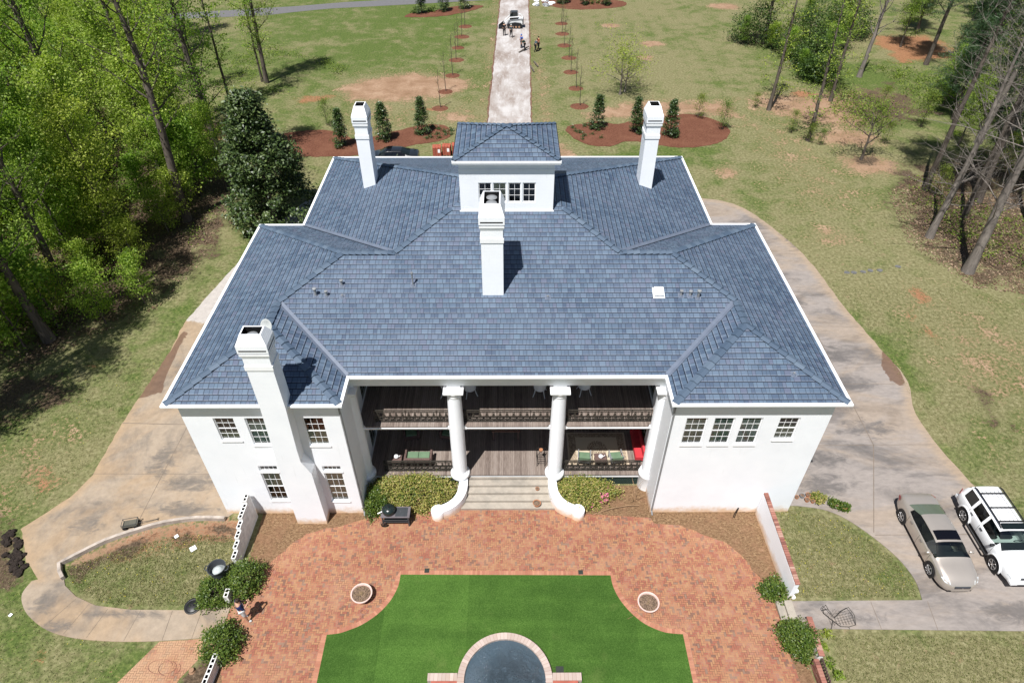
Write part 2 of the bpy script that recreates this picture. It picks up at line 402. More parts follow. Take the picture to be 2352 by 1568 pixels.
def m_bark(name, a, b):
    g = G(name, 0.9, 0.15)
    n = g.noise(g.scale(g.obj(), (6, 6, 1.2)), 1.0, 5, 0.7); l = g.noise(g.obj(), 0.8, 3)
    col = g.ramp(n, [(0.3, a), (0.7, b)]); col = g.mix(g.ma('MULTIPLY', g.step(l, 0.5, 0.7), 0.5), col, tuple(q*1.3 for q in b))
    g.color(col); g.bump(n, 0.6, 0.03); return g.m

def m_plank():
    g = G('weathered_deck_boards', 0.8, 0.2); x, y, _ = g.xyz(g.pos())
    U = g.ma('DIVIDE', x, 0.095); c = g.ma('FLOOR', U); f = g.ma('FRACT', U)
    r = g.white(g.comb(c, 9, 0))[0]
    s = g.noise(g.scale(g.pos(), (26, 2.2, 1)), 1.0, 5, 0.7)
    col = g.ramp(g.ma('ADD', g.ma('MULTIPLY', r, 0.25), g.ma('MULTIPLY', s, 0.75)), [(0.25, (0.095, 0.070, 0.060)), (0.55, (0.225, 0.183, 0.157)), (0.85, (0.31, 0.27, 0.245))])
    gap = g.ma('SUBTRACT', 1.0, g.step(f, 0.02, 0.1)); col = g.mix(gap, col, (0.03, 0.02, 0.018))
    g.color(col); return g.m

def m_glass(name='window_glass'):
    g = G(name, 0.03, 0.6)
    gl = g.node('ShaderNodeBsdfGlossy'); gl.inputs['Roughness'].default_value = 0.02
    tr = g.node('ShaderNodeBsdfTransparent'); tr.inputs[0].default_value = (0.80, 0.86, 0.84, 1)
    fr = g.node('ShaderNodeFresnel'); fr.inputs[0].default_value = 1.5
    mx = g.node('ShaderNodeMixShader'); f = g.ma('ADD', fr.outputs[0], 0.04)
    g.t.links.new(f, mx.inputs[0]); g.t.links.new(tr.outputs[0], mx.inputs[1]); g.t.links.new(gl.outputs[0], mx.inputs[2]); g.t.links.new(mx.outputs[0], g.out.inputs[0])
    return g.m

def m_carpaint(name, c, metal=0.5, rough=0.32):
    g = G(name, rough, 0.5); g.b.inputs['Metallic'].default_value = metal
    g.b.inputs['Coat Weight'].default_value = 0.6; g.b.inputs['Coat Roughness'].default_value = 0.08
    n = g.noise(g.obj(), 1.5, 4); g.color(g.ramp(n, [(0.3, tuple(q*0.93 for q in c)), (0.7, c)])); return g.m

def m_water():
    g = G('pool_water', 0.06, 0.5)
    p = g.pos(); x, y, _ = g.xyz(p)
    # rings of ripples spreading from the jet
    dx = g.ma('SUBTRACT', x, 0.1); dy = g.ma('SUBTRACT', y, 11.0)
    d = g.ma('SQRT', g.ma('ADD', g.ma('MULTIPLY', dx, dx), g.ma('MULTIPLY', dy, dy)))
    w = g.noise(p, 2.6, 5, 0.7, 1.0)
    rp = g.ma('SINE', g.ma('ADD', g.ma('MULTIPLY', d, 30.0), g.ma('MULTIPLY', w, 34.0)))
    amp = g.ma('SUBTRACT', 1.0, g.step(d, 0.5, 1.9))
    h = g.ma('ADD', g.ma('MULTIPLY', g.ma('MULTIPLY', rp, amp), 0.5), g.ma('MULTIPLY', g.noise(p, 9, 5, 0.7), 0.8))
    g.color(g.mix(g.noise(p, 0.9, 3), (0.036, 0.060, 0.080), (0.075, 0.105, 0.13))); g.bump(h, 0.9, 0.07); return g.m

def m_rug():
    g = G('patterned_rug', 0.95, 0.1); x, y, _ = g.xyz(g.obj())
    dx = g.ma('ABSOLUTE', g.ma('DIVIDE', x, 1.55)); dy = g.ma('ABSOLUTE', g.ma('DIVIDE', y, 1.1))
    m = g.ma('MAXIMUM', dx, dy)
    n = g.noise(g.obj(), 9, 3, 0.6, 1.5)
    pat = g.ramp(n, [(0.42, (0.20, 0.15, 0.11)), (0.58, (0.40, 0.33, 0.24))])
    col = g.mix(g.step(m, 0.70, 0.72), (0.50, 0.43, 0.32), pat)
    col = g.mix(g.step(m, 0.94, 0.96), col, (0.48, 0.40, 0.30))
    r = g.ma('SQRT', g.ma('ADD', g.ma('MULTIPLY', x, x), g.ma('MULTIPLY', y, y)))
    med = g.ma('MULTIPLY', g.ma('SUBTRACT', 1.0, g.step(r, 0.50, 0.53)), g.step(g.noise(g.obj(), 13, 2, 0.5, 2.0), 0.48, 0.54))
    col = g.mix(med, col, (0.13, 0.09, 0.07)); g.color(col); return g.m

M = {}
M['wall'] = m_wall(); M['roof'] = m_roof(); M['cap'] = m_cap(); M['brick'] = m_brick_patio(); M['soldier'] = m_soldier()
M['trim'] = flat('white_trim', (0.83, 0.84, 0.85), 0.45, 0.35, var=0.03)
M['coping'] = m_soldier('pale_pink_coping', (0.38, 0.30, 0.26), (0.43, 0.35, 0.31), 0.16)
M['valley'] = flat('grey_valley_metal', (0.125, 0.150, 0.200), 0.5, 0.4, var=0.08)
M['glass'] = m_glass(); M['plank'] = m_plank(); M['turf'] = m_turf(); M['ground'] = m_ground(); M['mulch'] = m_mulch(); M['water'] = m_water(); M['rug'] = m_rug()
M['conc_r'] = m_concrete('grey_stained_concrete', (0.275, 0.243, 0.222), (0.120, 0.110, 0.106), (0.33, 0.25, 0.175), 0.45, 0.9, stretch=True)
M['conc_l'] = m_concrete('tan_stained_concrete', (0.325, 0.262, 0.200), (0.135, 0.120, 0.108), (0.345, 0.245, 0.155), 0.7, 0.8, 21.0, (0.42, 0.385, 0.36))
M['conc_f'] = m_front_drive()
M['sandpath'] = m_brick_patio('sand_swept_herringbone_brick', 1.0)
M['kerb'] = flat('pale_kerb_stone', (0.40, 0.345, 0.30), 0.85, 0.15, var=0.22, sc=2.5)
M['sandbrick'] = flat('sandy_brick', (0.33, 0.20, 0.125), 0.9, 0.1, var=0.2, sc=1.5)
M['asphalt'] = flat('grey_asphalt_road', (0.14, 0.137, 0.142), 0.9, 0.15, var=0.08)
M['step'] = m_concrete('worn_stone_step', (0.36, 0.32, 0.27), (0.17, 0.16, 0.145), (0.37, 0.33, 0.27), 0.4, 0.8, 5.0)
M['iron'] = flat('bronze_wrought_iron', (0.035, 0.031, 0.025), 0.55, 0.4, var=0.3, sc=14)
M['black'] = flat('black_metal', (0.012, 0.012, 0.013), 0.45, 0.4)
M['dark'] = flat('dark_grey_plastic', (0.045, 0.05, 0.056), 0.5, 0.3)
M['wicker'] = flat('brown_wicker', (0.13, 0.085, 0.075), 0.8, 0.2, var=0.3, sc=25)
M['cush'] = flat('sage_cushion', (0.13, 0.20, 0.125), 0.9, 0.1, var=0.08)
M['green_trim'] = flat('pale_door_paint', (0.35, 0.38, 0.34), 0.6)
M['lattice'] = flat('dark_green_lattice', (0.03, 0.05, 0.042), 0.7)
M['metalgrey'] = flat('grey_metal', (0.24, 0.25, 0.26), 0.45, 0.5, var=0.15)
M['cement'] = flat('painted_cinder_block', (0.70, 0.69, 0.67), 0.85, 0.15, var=0.12, sc=4)
M['terracotta'] = flat('terracotta', (0.42, 0.19, 0.10), 0.85)
M['pinkpot'] = flat('pale_pink_clay', (0.62, 0.45, 0.40), 0.8, var=0.1)
M['deadsoil'] = flat('dry_potting_soil', (0.17, 0.115, 0.08), 0.95, var=0.5, sc=18)
M['redcloth'] = flat('red_fabric', (0.48, 0.035, 0.045), 0.8)
M['darkglass'] = G('dark_car_glass', 0.05, 0.6).color((0.008, 0.012, 0.012)).m
M['greenglass'] = G('pale_green_car_glass', 0.06, 0.6).color((0.11, 0.135, 0.10)).m
M['rubber'] = flat('tyre_rubber', (0.02, 0.02, 0.021), 0.8, 0.2)
M['alloy'] = flat('alloy_rim', (0.55, 0.55, 0.56), 0.3, 0.5, 0.8, 0.05)
M['chrome'] = flat('chrome', (0.6, 0.6, 0.62), 0.15, 0.5, 1.0, 0.03)
M['lamp_lens'] = G('headlamp_lens', 0.1, 0.6).color((0.55, 0.58, 0.60)).m
M['tail'] = G('red_tail_lens', 0.15, 0.6).color((0.30, 0.01, 0.012)).m
M['ceiling'] = flat('shade_darkened_ceiling', (0.22, 0.23, 0.25), 0.8)  # unseen ceiling and soffit, coloured dark to cut bounce and deepen the porch shade
M['curtain'] = flat('sage_curtain', (0.66, 0.74, 0.70), 0.9, var=0.2)
M['dishgrey'] = flat('dish_grey', (0.42, 0.44, 0.43), 0.6)
M['blind'] = flat('beige_blind', (0.74, 0.68, 0.56), 0.9, var=0.1)
M['grate'] = flat('dark_iron_grate', (0.03, 0.035, 0.03), 0.6)
# foliage
M['spring'] = m_leaf('spring_leaves', [(0.12, (0.070, 0.125, 0.016)), (0.4, (0.145, 0.230, 0.032)), (0.65, (0.25, 0.34, 0.055)), (0.9, (0.42, 0.48, 0.13))], 0.48, tree_var=True)
M['spring2'] = m_leaf('young_yellow_green_leaves', [(0.12, (0.10, 0.14, 0.022)), (0.5, (0.22, 0.275, 0.045)), (0.9, (0.44, 0.50, 0.14))], 0.48, tree_var=True)
M['under'] = m_leaf('understory_leaves', [(0.15, (0.045, 0.080, 0.014)), (0.5, (0.115, 0.170, 0.028)), (0.9, (0.27, 0.32, 0.07))], 0.4, tree_var=True)
M['magnolia'] = m_leaf('glossy_magnolia_leaves', [(0.1, (0.012, 0.026, 0.008)), (0.4, (0.030, 0.058, 0.014)), (0.65, (0.072, 0.112, 0.028)), (0.9, (0.16, 0.21, 0.075))], 0.08, 0.45, 0.5)
M['shrub'] = m_leaf('dark_shrub_leaves', [(0.1, (0.016, 0.036, 0.010)), (0.5, (0.042, 0.080, 0.020)), (0.8, (0.085, 0.13, 0.035)), (0.95, (0.20, 0.16, 0.10))], 0.12, 0.38, 0.45, noise_sc=3)
M['bush'] = m_leaf('green_bush_leaves', [(0.1, (0.022, 0.050, 0.010)), (0.45, (0.062, 0.108, 0.015)), (0.75, (0.125, 0.175, 0.027)), (0.95, (0.26, 0.28, 0.07))], 0.25, 0.45, 0.35, noise_sc=2)
M['azalea'] = m_leaf('yellowing_azalea_leaves', [(0.1, (0.040, 0.080, 0.014)), (0.36, (0.12, 0.165, 0.028)), (0.55, (0.29, 0.28, 0.06)), (0.72, (0.36, 0.29, 0.12)), (0.95, (0.48, 0.45, 0.12))], 0.2, 0.5, 0.3, noise_sc=1.2)
M['pink'] = flat('pink_petals', (0.62, 0.17, 0.28), 0.8)
M['pine'] = m_leaf('pine_needles', [(0.1, (0.012, 0.032, 0.012)), (0.5, (0.030, 0.070, 0.024)), (0.9, (0.085, 0.14, 0.05))], 0.15, 0.5, 0.35)
M['bark'] = m_bark('grey_brown_bark', (0.045, 0.036, 0.030), (0.14, 0.118, 0.10))
M['palebark'] = m_bark('pale_grey_bark', (0.10, 0.086, 0.077), (0.25, 0.22, 0.195))
M['blossom'] = flat('cream_blossom', (0.45, 0.42, 0.28), 0.9)

# ------------------------------------------------------------------ the house
X0 = -0.14; HY = 31.0
house = thing('mansion', 'large white painted two storey mansion with blue grey slate roof and columned porch', 'house', (X0, HY, 0))
OFF = (0, HY, 0)
def hb(mb, name, mat, parent=house, **k): return mb.build(name, mat, parent, off=OFF, **k)
ZE, T = 8.03, 0.36
W1, W2, XI, YW, YP, YB2, YB1 = 11.84, 14.34, 6.86, 18.92, 20.61, 33.36, 42.15
OV = 0.40; ZW = 7.975
# eave outline, counter-clockwise from the front left corner
OUT = [(-W2, YW), (-XI, YW), (-XI, YP), (XI, YP), (XI, YW), (W2, YW), (W2, YB2), (W1, YB2), (W1, YB1), (-W1, YB1), (-W1, YB2), (-W2, YB2)]
def inset(poly, d):
    n = len(poly); out = []
    for i in range(n):
        p0 = Vector(poly[i-1]); p = Vector(poly[i]); p1 = Vector(poly[(i+1) % n])
        a = (p-p0).normalized(); b = (p1-p).normalized()
        out.append(tuple(p + Vector((-a.y, a.x))*d + Vector((-b.y, b.x))*d))
    return out
def ring(mb, poly, d0, d1, z0, z1):
    o = inset(poly, d0); i = inset(poly, d1); n = len(poly)
    vs = [(x, y, z1) for x, y in o]+[(x, y, z1) for x, y in i]+[(x, y, z0) for x, y in o]+[(x, y, z0) for x, y in i]
    fs = []
    for k in range(n):
        m = (k+1) % n
        fs += [(k, m, n+m, n+k), (2*n+m, 2*n+k, 3*n+k, 3*n+m), (2*n+k, 2*n+m, m, k), (n+k, n+m, 3*n+m, 3*n+k)]
    return mb.add(vs, fs)
# roof planes ---------------------------------------------------------------
hw = (W2-XI)/2; xr = (W2+XI)/2; h2 = (YB2-YP)/2; yr = (YP+YB2)/2; h1 = (YB1-YP)/2; yt = (YP+YB1)/2
cs = math.sqrt(1+T*T)
zf = {
 'mf': lambda x, y: ZE+T*(y-YP), 'wf': lambda x, y: ZE+T*(y-YW),
 'r2': lambda x, y: ZE+T*(W2-x), 'l2': lambda x, y: ZE+T*(W2+x),
 'ri': lambda x, y: ZE+T*(x-XI), 'li': lambda x, y: ZE+T*(-x-XI),
 'wb': lambda x, y: ZE+T*(YB2-y), 'r1': lambda x, y: ZE+T*(W1-x), 'l1': lambda x, y: ZE+T*(W1+x), 'cb': lambda x, y: ZE+T*(YB1-y)}
uvf = {'mf': lambda x, y: (x, (y-YP)*cs), 'wf': lambda x, y: (x+50, (y-YW)*cs), 'r2': lambda x, y: (y+100, (W2-x)*cs), 'l2': lambda x, y: (y+200, (W2+x)*cs),
 'ri': lambda x, y: (y+300, (x-XI)*cs), 'li': lambda x, y: (y+400, (-x-XI)*cs), 'wb': lambda x, y: (x+500, (YB2-y)*cs),
 'r1': lambda x, y: (y+600, (W1-x)*cs), 'l1': lambda x, y: (y+700, (W1+x)*cs), 'cb': lambda x, y: (x+800, (YB1-y)*cs)}
mir = lambda P: [(-x, y) for x, y in P][::-1]
mainP = [(-XI, YP), (XI, YP), (xr, YP+hw), (W2-h2, yr), (W1-h2, yr), (W1-h1, yt), (-W1+h1, yt), (-W1+h2, yr), (-W2+h2, yr), (-xr, YP+hw)]
r2P = [(W2, YW), (W2, YB2), (W2-h2, yr), (xr, YP+hw), (xr, YW+hw)]
wfP = [(XI, YW), (W2, YW), (xr, YW+hw)]
riP = [(XI, YW), (xr, YW+hw), (xr, YP+hw), (XI, YP)]
wbP = [(W2, YB2), (W1, YB2), (W1-h2, yr), (W2-h2, yr)]
r1P = [(W1, YB2), (W1, YB1), (W1-h1, yt), (W1-h2, yr)]
cbP = [(W1, YB1), (-W1, YB1), (-W1+h1, yt), (W1-h1, yt)]
planes = [('mf', mainP), ('r2', r2P), ('wf', wfP), ('ri', riP), ('wb', wbP), ('r1', r1P), ('cb', cbP), ('l2', mir(r2P)), ('wf', mir(wfP)), ('li', mir(riP)), ('wb', mir(wbP)), ('l1', mir(r1P))]
mb = MB()
for k, P in planes:
    mb.add([(x, y, zf[k](x, y)) for x, y in P], [tuple(range(len(P)))], [[uvf[k](x, y) for x, y in P]])
roof = hb(mb, 'roof', M['roof'])
def Rz(k, x, y, d=0): return Vector((x, y, zf[k](x, y)+d))
# ridge and hip caps: overlapping bent slates
def caps(mb, a, b, w=0.18, L=0.42):
    a = Vector(a); b = Vector(b); d = b-a; n = max(1, int(d.length/L)); s = d/n; u = d.normalized()
    side = Vector((u.y, -u.x, 0)).normalized()
    for i in range(n):
        p = a+s*i; q = p+s*1.12
        drop = 0.30*w
        for (P0, dz) in ((p, 0.055), (q, 0.02)): pass
        A = p+Vector((0, 0, 0.10)); B = q+Vector((0, 0, 0.030))
        vs = [A-side*w-Vector((0, 0, drop)), A, A+side*w-Vector((0, 0, drop)), B-side*w-Vector((0, 0, drop)), B, B+side*w-Vector((0, 0, drop))]
        lo = [v-Vector((0, 0, 0.055)) for v in vs[:3]]
        mb.add(vs+lo, [(0, 1, 4, 3), (1, 2, 5, 4), (6, 7, 1, 0), (7, 8, 2, 1)])
mb = MB()
E_ = 0.12
def capo(a, b, **k):
    m = MB(); caps(m, a, b, **k); hb(m, 'ridge_cap', M['cap'])
for s in (-1, 1):
    k2 = 'r2' if s > 0 else 'l2'
    P = lambda x, y, k: Rz(k, x*s, y) if k not in ('r2', 'l2', 'ri', 'r1') else Rz({'r2': k2, 'ri': 'ri' if s > 0 else 'li', 'r1': 'r1' if s > 0 else 'l1'}[k], x*s, y)
    capo(P(W2-E_, YW+E_, 'wf'), P(xr, YW+hw, 'wf'))
    capo(P(XI+E_, YW+E_, 'wf'), P(xr, YW+hw, 'wf'))
    capo(P(xr, YW+hw, 'wf'), P(xr, YP+hw, 'r2'))
    capo(P(xr, YP+hw, 'mf'), P(W2-h2, yr, 'mf'))
    capo(P(W2-E_, YB2-E_, 'wb'), P(W2-h2, yr, 'wb'))
    capo(P(W2-h2, yr, 'mf'), P(W1-h2, yr, 'mf'), L=0.3)
    capo(P(W1-h2, yr, 'mf'), P(2.9, YP+W1-2.9, 'mf'))
    capo(P(W1-E_, YB1-E_, 'cb'), P(2.5, YB1-W1+2.5, 'cb'))
def valley(a, b, w=0.13):
    mb = MB()
    a = Vector(a); b = Vector(b); u = (b-a).normalized(); side = Vector((u.y, -u.x, 0)).normalized()*w; up = Vector((0, 0, 0.045+w*T*0.72)); lo = Vector((0, 0, 0.02))
    mb.add([a-side+up, a+lo, a+side+up, b-side+up, b+lo, b+side+up], [(0, 1, 4, 3), (1, 2, 5, 4)])
    hb(mb, 'valley_flashing', M['valley'])
for s in (-1, 1):
    valley(Rz('mf', s*(XI+0.1), YP+0.1), Rz('mf', s*xr, YP+hw)); valley(Rz('wb', s*(W1-0.1), YB2-0.1), Rz('wb', s*(W1-h2), yr))
# gutter, fascia, soffit ------------------------------------------------------
mb = MB(); ring(mb, OUT, -0.02, 0.11, 8.01, 8.105); ring(mb, OUT, 0.04, 0.11, 7.95, 8.007); hb(mb, 'gutter', M['trim'])
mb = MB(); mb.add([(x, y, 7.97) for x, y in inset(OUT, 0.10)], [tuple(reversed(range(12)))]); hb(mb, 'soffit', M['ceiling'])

# walls -----------------------------------------------------------------------
def wall(mb, a, b, z0, z1, ops=(), depth=0.13):
    a = Vector((*a, 0)); b = Vector((*b, 0)); L = (b-a).length; u = (b-a)/L; inn = Vector((-u.y, u.x, 0))
    us = sorted({0, L, *[o[0] for o in ops], *[o[1] for o in ops]}); zs = sorted({z0, z1, *[o[2] for o in ops], *[o[3] for o in ops]})
    Pt = lambda s, z, d=0: a+u*s+Vector((0, 0, z))+inn*d
    for i in range(len(us)-1):
        for j in range(len(zs)-1):
            cu = (us[i]+us[i+1])/2; cz = (zs[j]+zs[j+1])/2
            if any(o[0] < cu < o[1] and o[2] < cz < o[3] for o in ops): continue
            mb.add([Pt(us[i], zs[j]), Pt(us[i+1], zs[j]), Pt(us[i+1], zs[j+1]), Pt(us[i], zs[j+1])], [(0, 1, 2, 3)])
    for (p, q, r, t) in ops:
        c = [Pt(p, r), Pt(q, r), Pt(q, t), Pt(p, t)]; d = [Pt(p, r, depth), Pt(q, r, depth), Pt(q, t, depth), Pt(p, t, depth)]
        mb.add(c+d, [(0, 4, 5, 1), (1, 5, 6, 2), (2, 6, 7, 3), (3, 7, 4, 0)])
def frame_mb(x0, x1, z0, z1, y, cols, rows, fw=0.045, mw=0.017, sash=True, dirv=(1, 0), trim=0.0):
    """window frame lying in a plane; local u along dirv, outward normal to the right of u"""
    u = Vector((dirv[0], dirv[1], 0)); nn = Vector((dirv[1], -dirv[0], 0)); m = MB()
    def bx(a, b, c, d, o0, o1):
        vs = []
        for (s, o) in ((a, o0), (b, o0), (b, o1), (a, o1)):
            vs.append(y+u*s+nn*o+Vector((0, 0, c)))
        for (s, o) in ((a, o0), (b, o0), (b, o1), (a, o1)):
            vs.append(y+u*s+nn*o+Vector((0, 0, d)))
        m.add(vs, [(0, 1, 2, 3), (7, 6, 5, 4), (4, 5, 1, 0), (5, 6, 2, 1), (6, 7, 3, 2), (7, 4, 0, 3)])
    bx(x0, x0+fw, z0, z1, -0.02, 0.03); bx(x1-fw, x1, z0, z1, -0.02, 0.03); bx(x0+fw, x1-fw, z0, z0+fw, -0.02, 0.03); bx(x0+fw, x1-fw, z1-fw, z1, -0.02, 0.03)
    zm = (z0+z1)/2
    if sash: bx(x0+fw, x1-fw, zm-0.022, zm+0.022, -0.018, 0.02)
    for c in range(1, cols):
        xx = x0+fw+(x1-x0-2*fw)*c/cols; bx(xx-mw/2, xx+mw/2, z0+fw, z1-fw, -0.004, 0.008)
    for r in range(1, rows):
        if sash and r*2 == rows: continue
        zz = z0+fw+(z1-z0-2*fw)*r/rows; bx(x0+fw, x1-fw, zz-mw/2, zz+mw/2, -0.004, 0.007)
    return m, u, nn
def window(x0, x1, z0, z1, Y, cols=3, rows=4, drape=None, sill=True, parent=house, name='window', label=None, sash=True, depth=0.09):
    m, u, nn = frame_mb(x0, x1, z0, z1, Vector((0, Y+depth, 0)), cols, rows, sash=sash)
    if sill: m.box(x0-0.04, x1+0.04, Y-0.05, Y+0.06, z0-0.07, z0-0.002)
    w = hb(m, name, M['trim'], parent)
    if label: w['label'] = label
    g = MB(); g.add([(x0+.03, Y+depth+.005, z0+.03), (x1-.03, Y+depth+.005, z0+.03), (x1-.03, Y+depth+.005, z1-.03), (x0+.03, Y+depth+.005, z1-.03)], [(0, 1, 2, 3)])
    hb(g, 'pane', M['glass'], w)
    if drape:
        kind, zt, zb = drape; g = MB(); n = 28; vs = []
        for i in range(n+1):
            x = x0+(x1-x0)*i/n; dy = 0.022*math.sin(i*1.9)+0.012*math.sin(i*0.7) if kind == 'curtain' else 0.0
            if kind == 'curtain': zbb = zb + 0.05*abs(math.sin(i*0.55+x0))
            else: zbb = zb
            vs += [(x, Y+depth+.045+dy, zbb), (x, Y+depth+.045+dy*0.4, zt)]
        g.add(vs, [(2*i, 2*i+2, 2*i+3, 2*i+1) for i in range(n)])
        hb(g, kind, M[kind], w)
    return w
YF = YW+OV   # front face of the wings
xo, xi_, xc = W2-OV, XI+0.20, W1-OV
wl = [(-12.66, -11.78, 5.50, 6.95), (-11.31, -10.40, 5.18, 6.95), (-8.83, -7.92, 5.14, 6.95), (-11.53, -10.66, 1.05, 3.70), (-8.58, -7.72, 1.00, 3.68)]
wr = [(7.74, 8.66, 5.14, 6.88), (8.96, 9.85, 5.14, 6.88), (10.15, 11.05, 5.14, 6.88), (11.78, 12.66, 5.46, 6.88)]
mb = MB()
wall(mb, (-xo, YF), (-xi_, YF), 0, ZW, [(a+xo, b+xo, c, d) for a, b, c, d in wl])
wall(mb, (xi_, YF), (xo, YF), 0, ZW, [(a-xi_, b-xi_, c, d) for a, b, c, d in wr])
YBK = 25.3
doors_in = [(1.9, 2.9)]
wall(mb, (-xi_, YF), (-xi_, YBK), 0, ZW, [(3.15, 4.35, 4.62, 6.95), (3.15, 4.35, 1.0, 3.4)])
wall(mb, (xi_, YBK), (xi_, YF), 0, ZW, [(YBK-YF-4.35, YBK-YF-3.15, 4.62, 6.95), (YBK-YF-4.35, YBK-YF-3.15, 1.0, 3.4)])
bk = []
for zc0, zc1 in ((1.0, 3.5), (4.6, 7.0)):
    for cx in (-5.0, -2.5, 0.0, 2.5, 5.0): bk.append((cx-0.6, cx+0.6, zc0, zc1))
wall(mb, (-xi_, YBK), (xi_, YBK), 0, ZW, [(a+xi_, b+xi_, c, d) for a, b, c, d in bk])
wall(mb, (xo, YF), (xo, YB2-OV), 0, ZW, [(3, 4, 5.2, 6.9), (8, 9, 5.2, 6.9)]); wall(mb, (xo, YB2-OV), (xc, YB2-OV), 0, ZW)
wall(mb, (xc, YB2-OV), (xc, YB1-OV), 0, ZW); wall(mb, (xc, YB1-OV), (-xc, YB1-OV), 0, ZW); wall(mb, (-xc, YB1-OV), (-xc, YB2-OV), 0, ZW)
wall(mb, (-xc, YB2-OV), (-xo, YB2-OV), 0, ZW); wall(mb, (-xo, YB2-OV), (-xo, YF), 0, ZW, [(5.1, 6.1, 5.2, 6.9), (10, 11, 5.2, 6.9)])
hb(mb, 'wall', M['wall'])
for i, (a, b, c, d) in enumerate(wl):
    if i < 3: window(a, b, c, d, YF, 3, 4, [('blind', 6.0, 5.5), ('curtain', 6.6, 5.2), ('blind', 6.1, 5.15)][i])
    else:
        window(a, b, c, 3.16, YF, 3, 4, ('blind', 3.12, 2.0) if i == 3 else ('blind', 3.14, 1.1))
        window(a, b, 3.30, d, YF, 4, 1, None, name='transom_window', sash=False, sill=True)
for i, (a, b, c, d) in enumerate(wr):
    window(a, b, c, d, YF, 3, 4, ('curtain', 6.66, 5.22) if i < 3 else ('blind', 6.3, 5.5))
def side_window(x, y0, y1, z0, z1, s, name='french_door', cols=2, rows=5, mat='green_trim'):
    # plane x = const, facing -s*x
    if s < 0: m, u, nn = frame_mb(y0, y1, z0, z1, Vector((x, 0, 0)), cols, rows, fw=0.09, mw=0.03, sash=False, dirv=(0, 1))
    else: m, u, nn = frame_mb(-y1, -y0, z0, z1, Vector((x, 0, 0)), cols, rows, fw=0.09, mw=0.03, sash=False, dirv=(0, -1))
    w = hb(m, name, M[mat]); g = MB()
    q = [(x, y0, z0), (x, y1, z0), (x, y1, z1), (x, y0, z1)]
    if s > 0: q = q[::-1]
    g.add(q, [(0, 1, 2, 3)]); hb(g, 'pane', M['glass'], w)
for zz in ((4.62, 6.95), (1.0, 3.4)):
    side_window(-xi_-0.07, YF+3.15, YF+4.35, *zz, -1); side_window(xi_+0.07, YF+3.15, YF+4.35, *zz, 1)
for yy in (22.22, 27.22): side_window(xo-0.07, yy, yy+1, 5.2, 6.9, -1, 'window', 3, 4, 'trim')
for yy in (YB2-OV-6.1, YB2-OV-11): side_window(-xo+0.07, yy, yy+1, 5.2, 6.9, 1, 'window', 3, 4, 'trim')
for a, b, c, d in bk: window(a, b, c, d, YBK, 2, 5, ('curtain', d, c+0.1), False, name='french_door', sash=False)

# porch -------------------------------------------------------------------------
YD = 20.93   # deck edges
mb = MB(); mb.box(-xi_+.003, xi_-.003, YD-0.02, YBK-.003, 0.90, 0.955); hb(mb, 'porch_floor', M['plank'])
mb = MB(); mb.box(-xi_+.003, xi_-.003, YD+0.02, YD+0.14, 0.70, 0.898); hb(mb, 'porch_skirt', M['trim'])
for s in (-1, 1):
    mb = MB()
    x0, x1 = (-xi_+.003, -2.75) if s < 0 else (2.75, xi_-.003)
    n = int((x1-x0)/0.11)
    for i in range(n):
        xa = x0+i*0.11
        for dx in (0.35, -0.35):
            a = (xa+(0 if dx > 0 else 0.35), YD+0.10, 0.02); b = (xa+(dx if dx > 0 else 0), YD+0.10, 0.69)
            if b[0] < x1 and a[0] < x1: mb.beam(a, b, 0.03, 0.012)
    mb.box(x0, x1, YD+0.12, YD+0.13, 0, 0.69)
    hb(mb, 'lattice_skirt', M['lattice'])
cols_x = (-7.16, -2.41, 2.36, 7.11)
# balcony floor with a bite round every column
def deck_poly(z_front):
    pts = []; edge = YD+0.02
    xs = [-xi_+.003]
    pts.append((-xi_+.003, edge))
    for cx in cols_x:
        for a in range(-4, 5):
            x = cx+0.12*a; d = 0.55*(1-(abs(a)/4.0)**1.5)*0.8
            if abs(x) < xi_-.01: pts.append((x, edge+d*0.9))
    pts.append((xi_-.003, edge)); pts += [(xi_-.003, YBK-.003), (-xi_+.003, YBK-.003)]
    return pts
mb = MB(); mb.prism(deck_poly(0), 4.50, 4.56); hb(mb, 'balcony_floor', M['plank'])
mb = MB(); mb.box(-xi_+.003, xi_-.003, YD+0.10, YD+0.22, 4.26, 4.497); mb.box(-xi_+.003, xi_-.003, YD+0.221, YD+0.23, 4.27, 4.36); hb(mb, 'balcony_fascia', M['trim'])
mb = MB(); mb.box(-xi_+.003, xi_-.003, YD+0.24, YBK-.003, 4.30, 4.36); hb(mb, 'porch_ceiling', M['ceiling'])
mb = MB()
for a, b in ((-6.95, -2.85), (-1.98, 1.92), (2.80, 6.9)):
    mb.tube([(a, YD+0.04, 4.43), (b, YD+0.04, 4.43)], 0.035, 6); 
hb(mb, 'string_light_rail', M['trim'])
mb = MB(); mb.box(-xi_+.003, xi_-.003, 20.96, 21.28, 7.25, 7.965); hb(mb, 'porch_beam', M['trim'])
mb = MB(); mb.box(-2.75, 2.7, 24.4, 24.6, 7.5, 7.7)
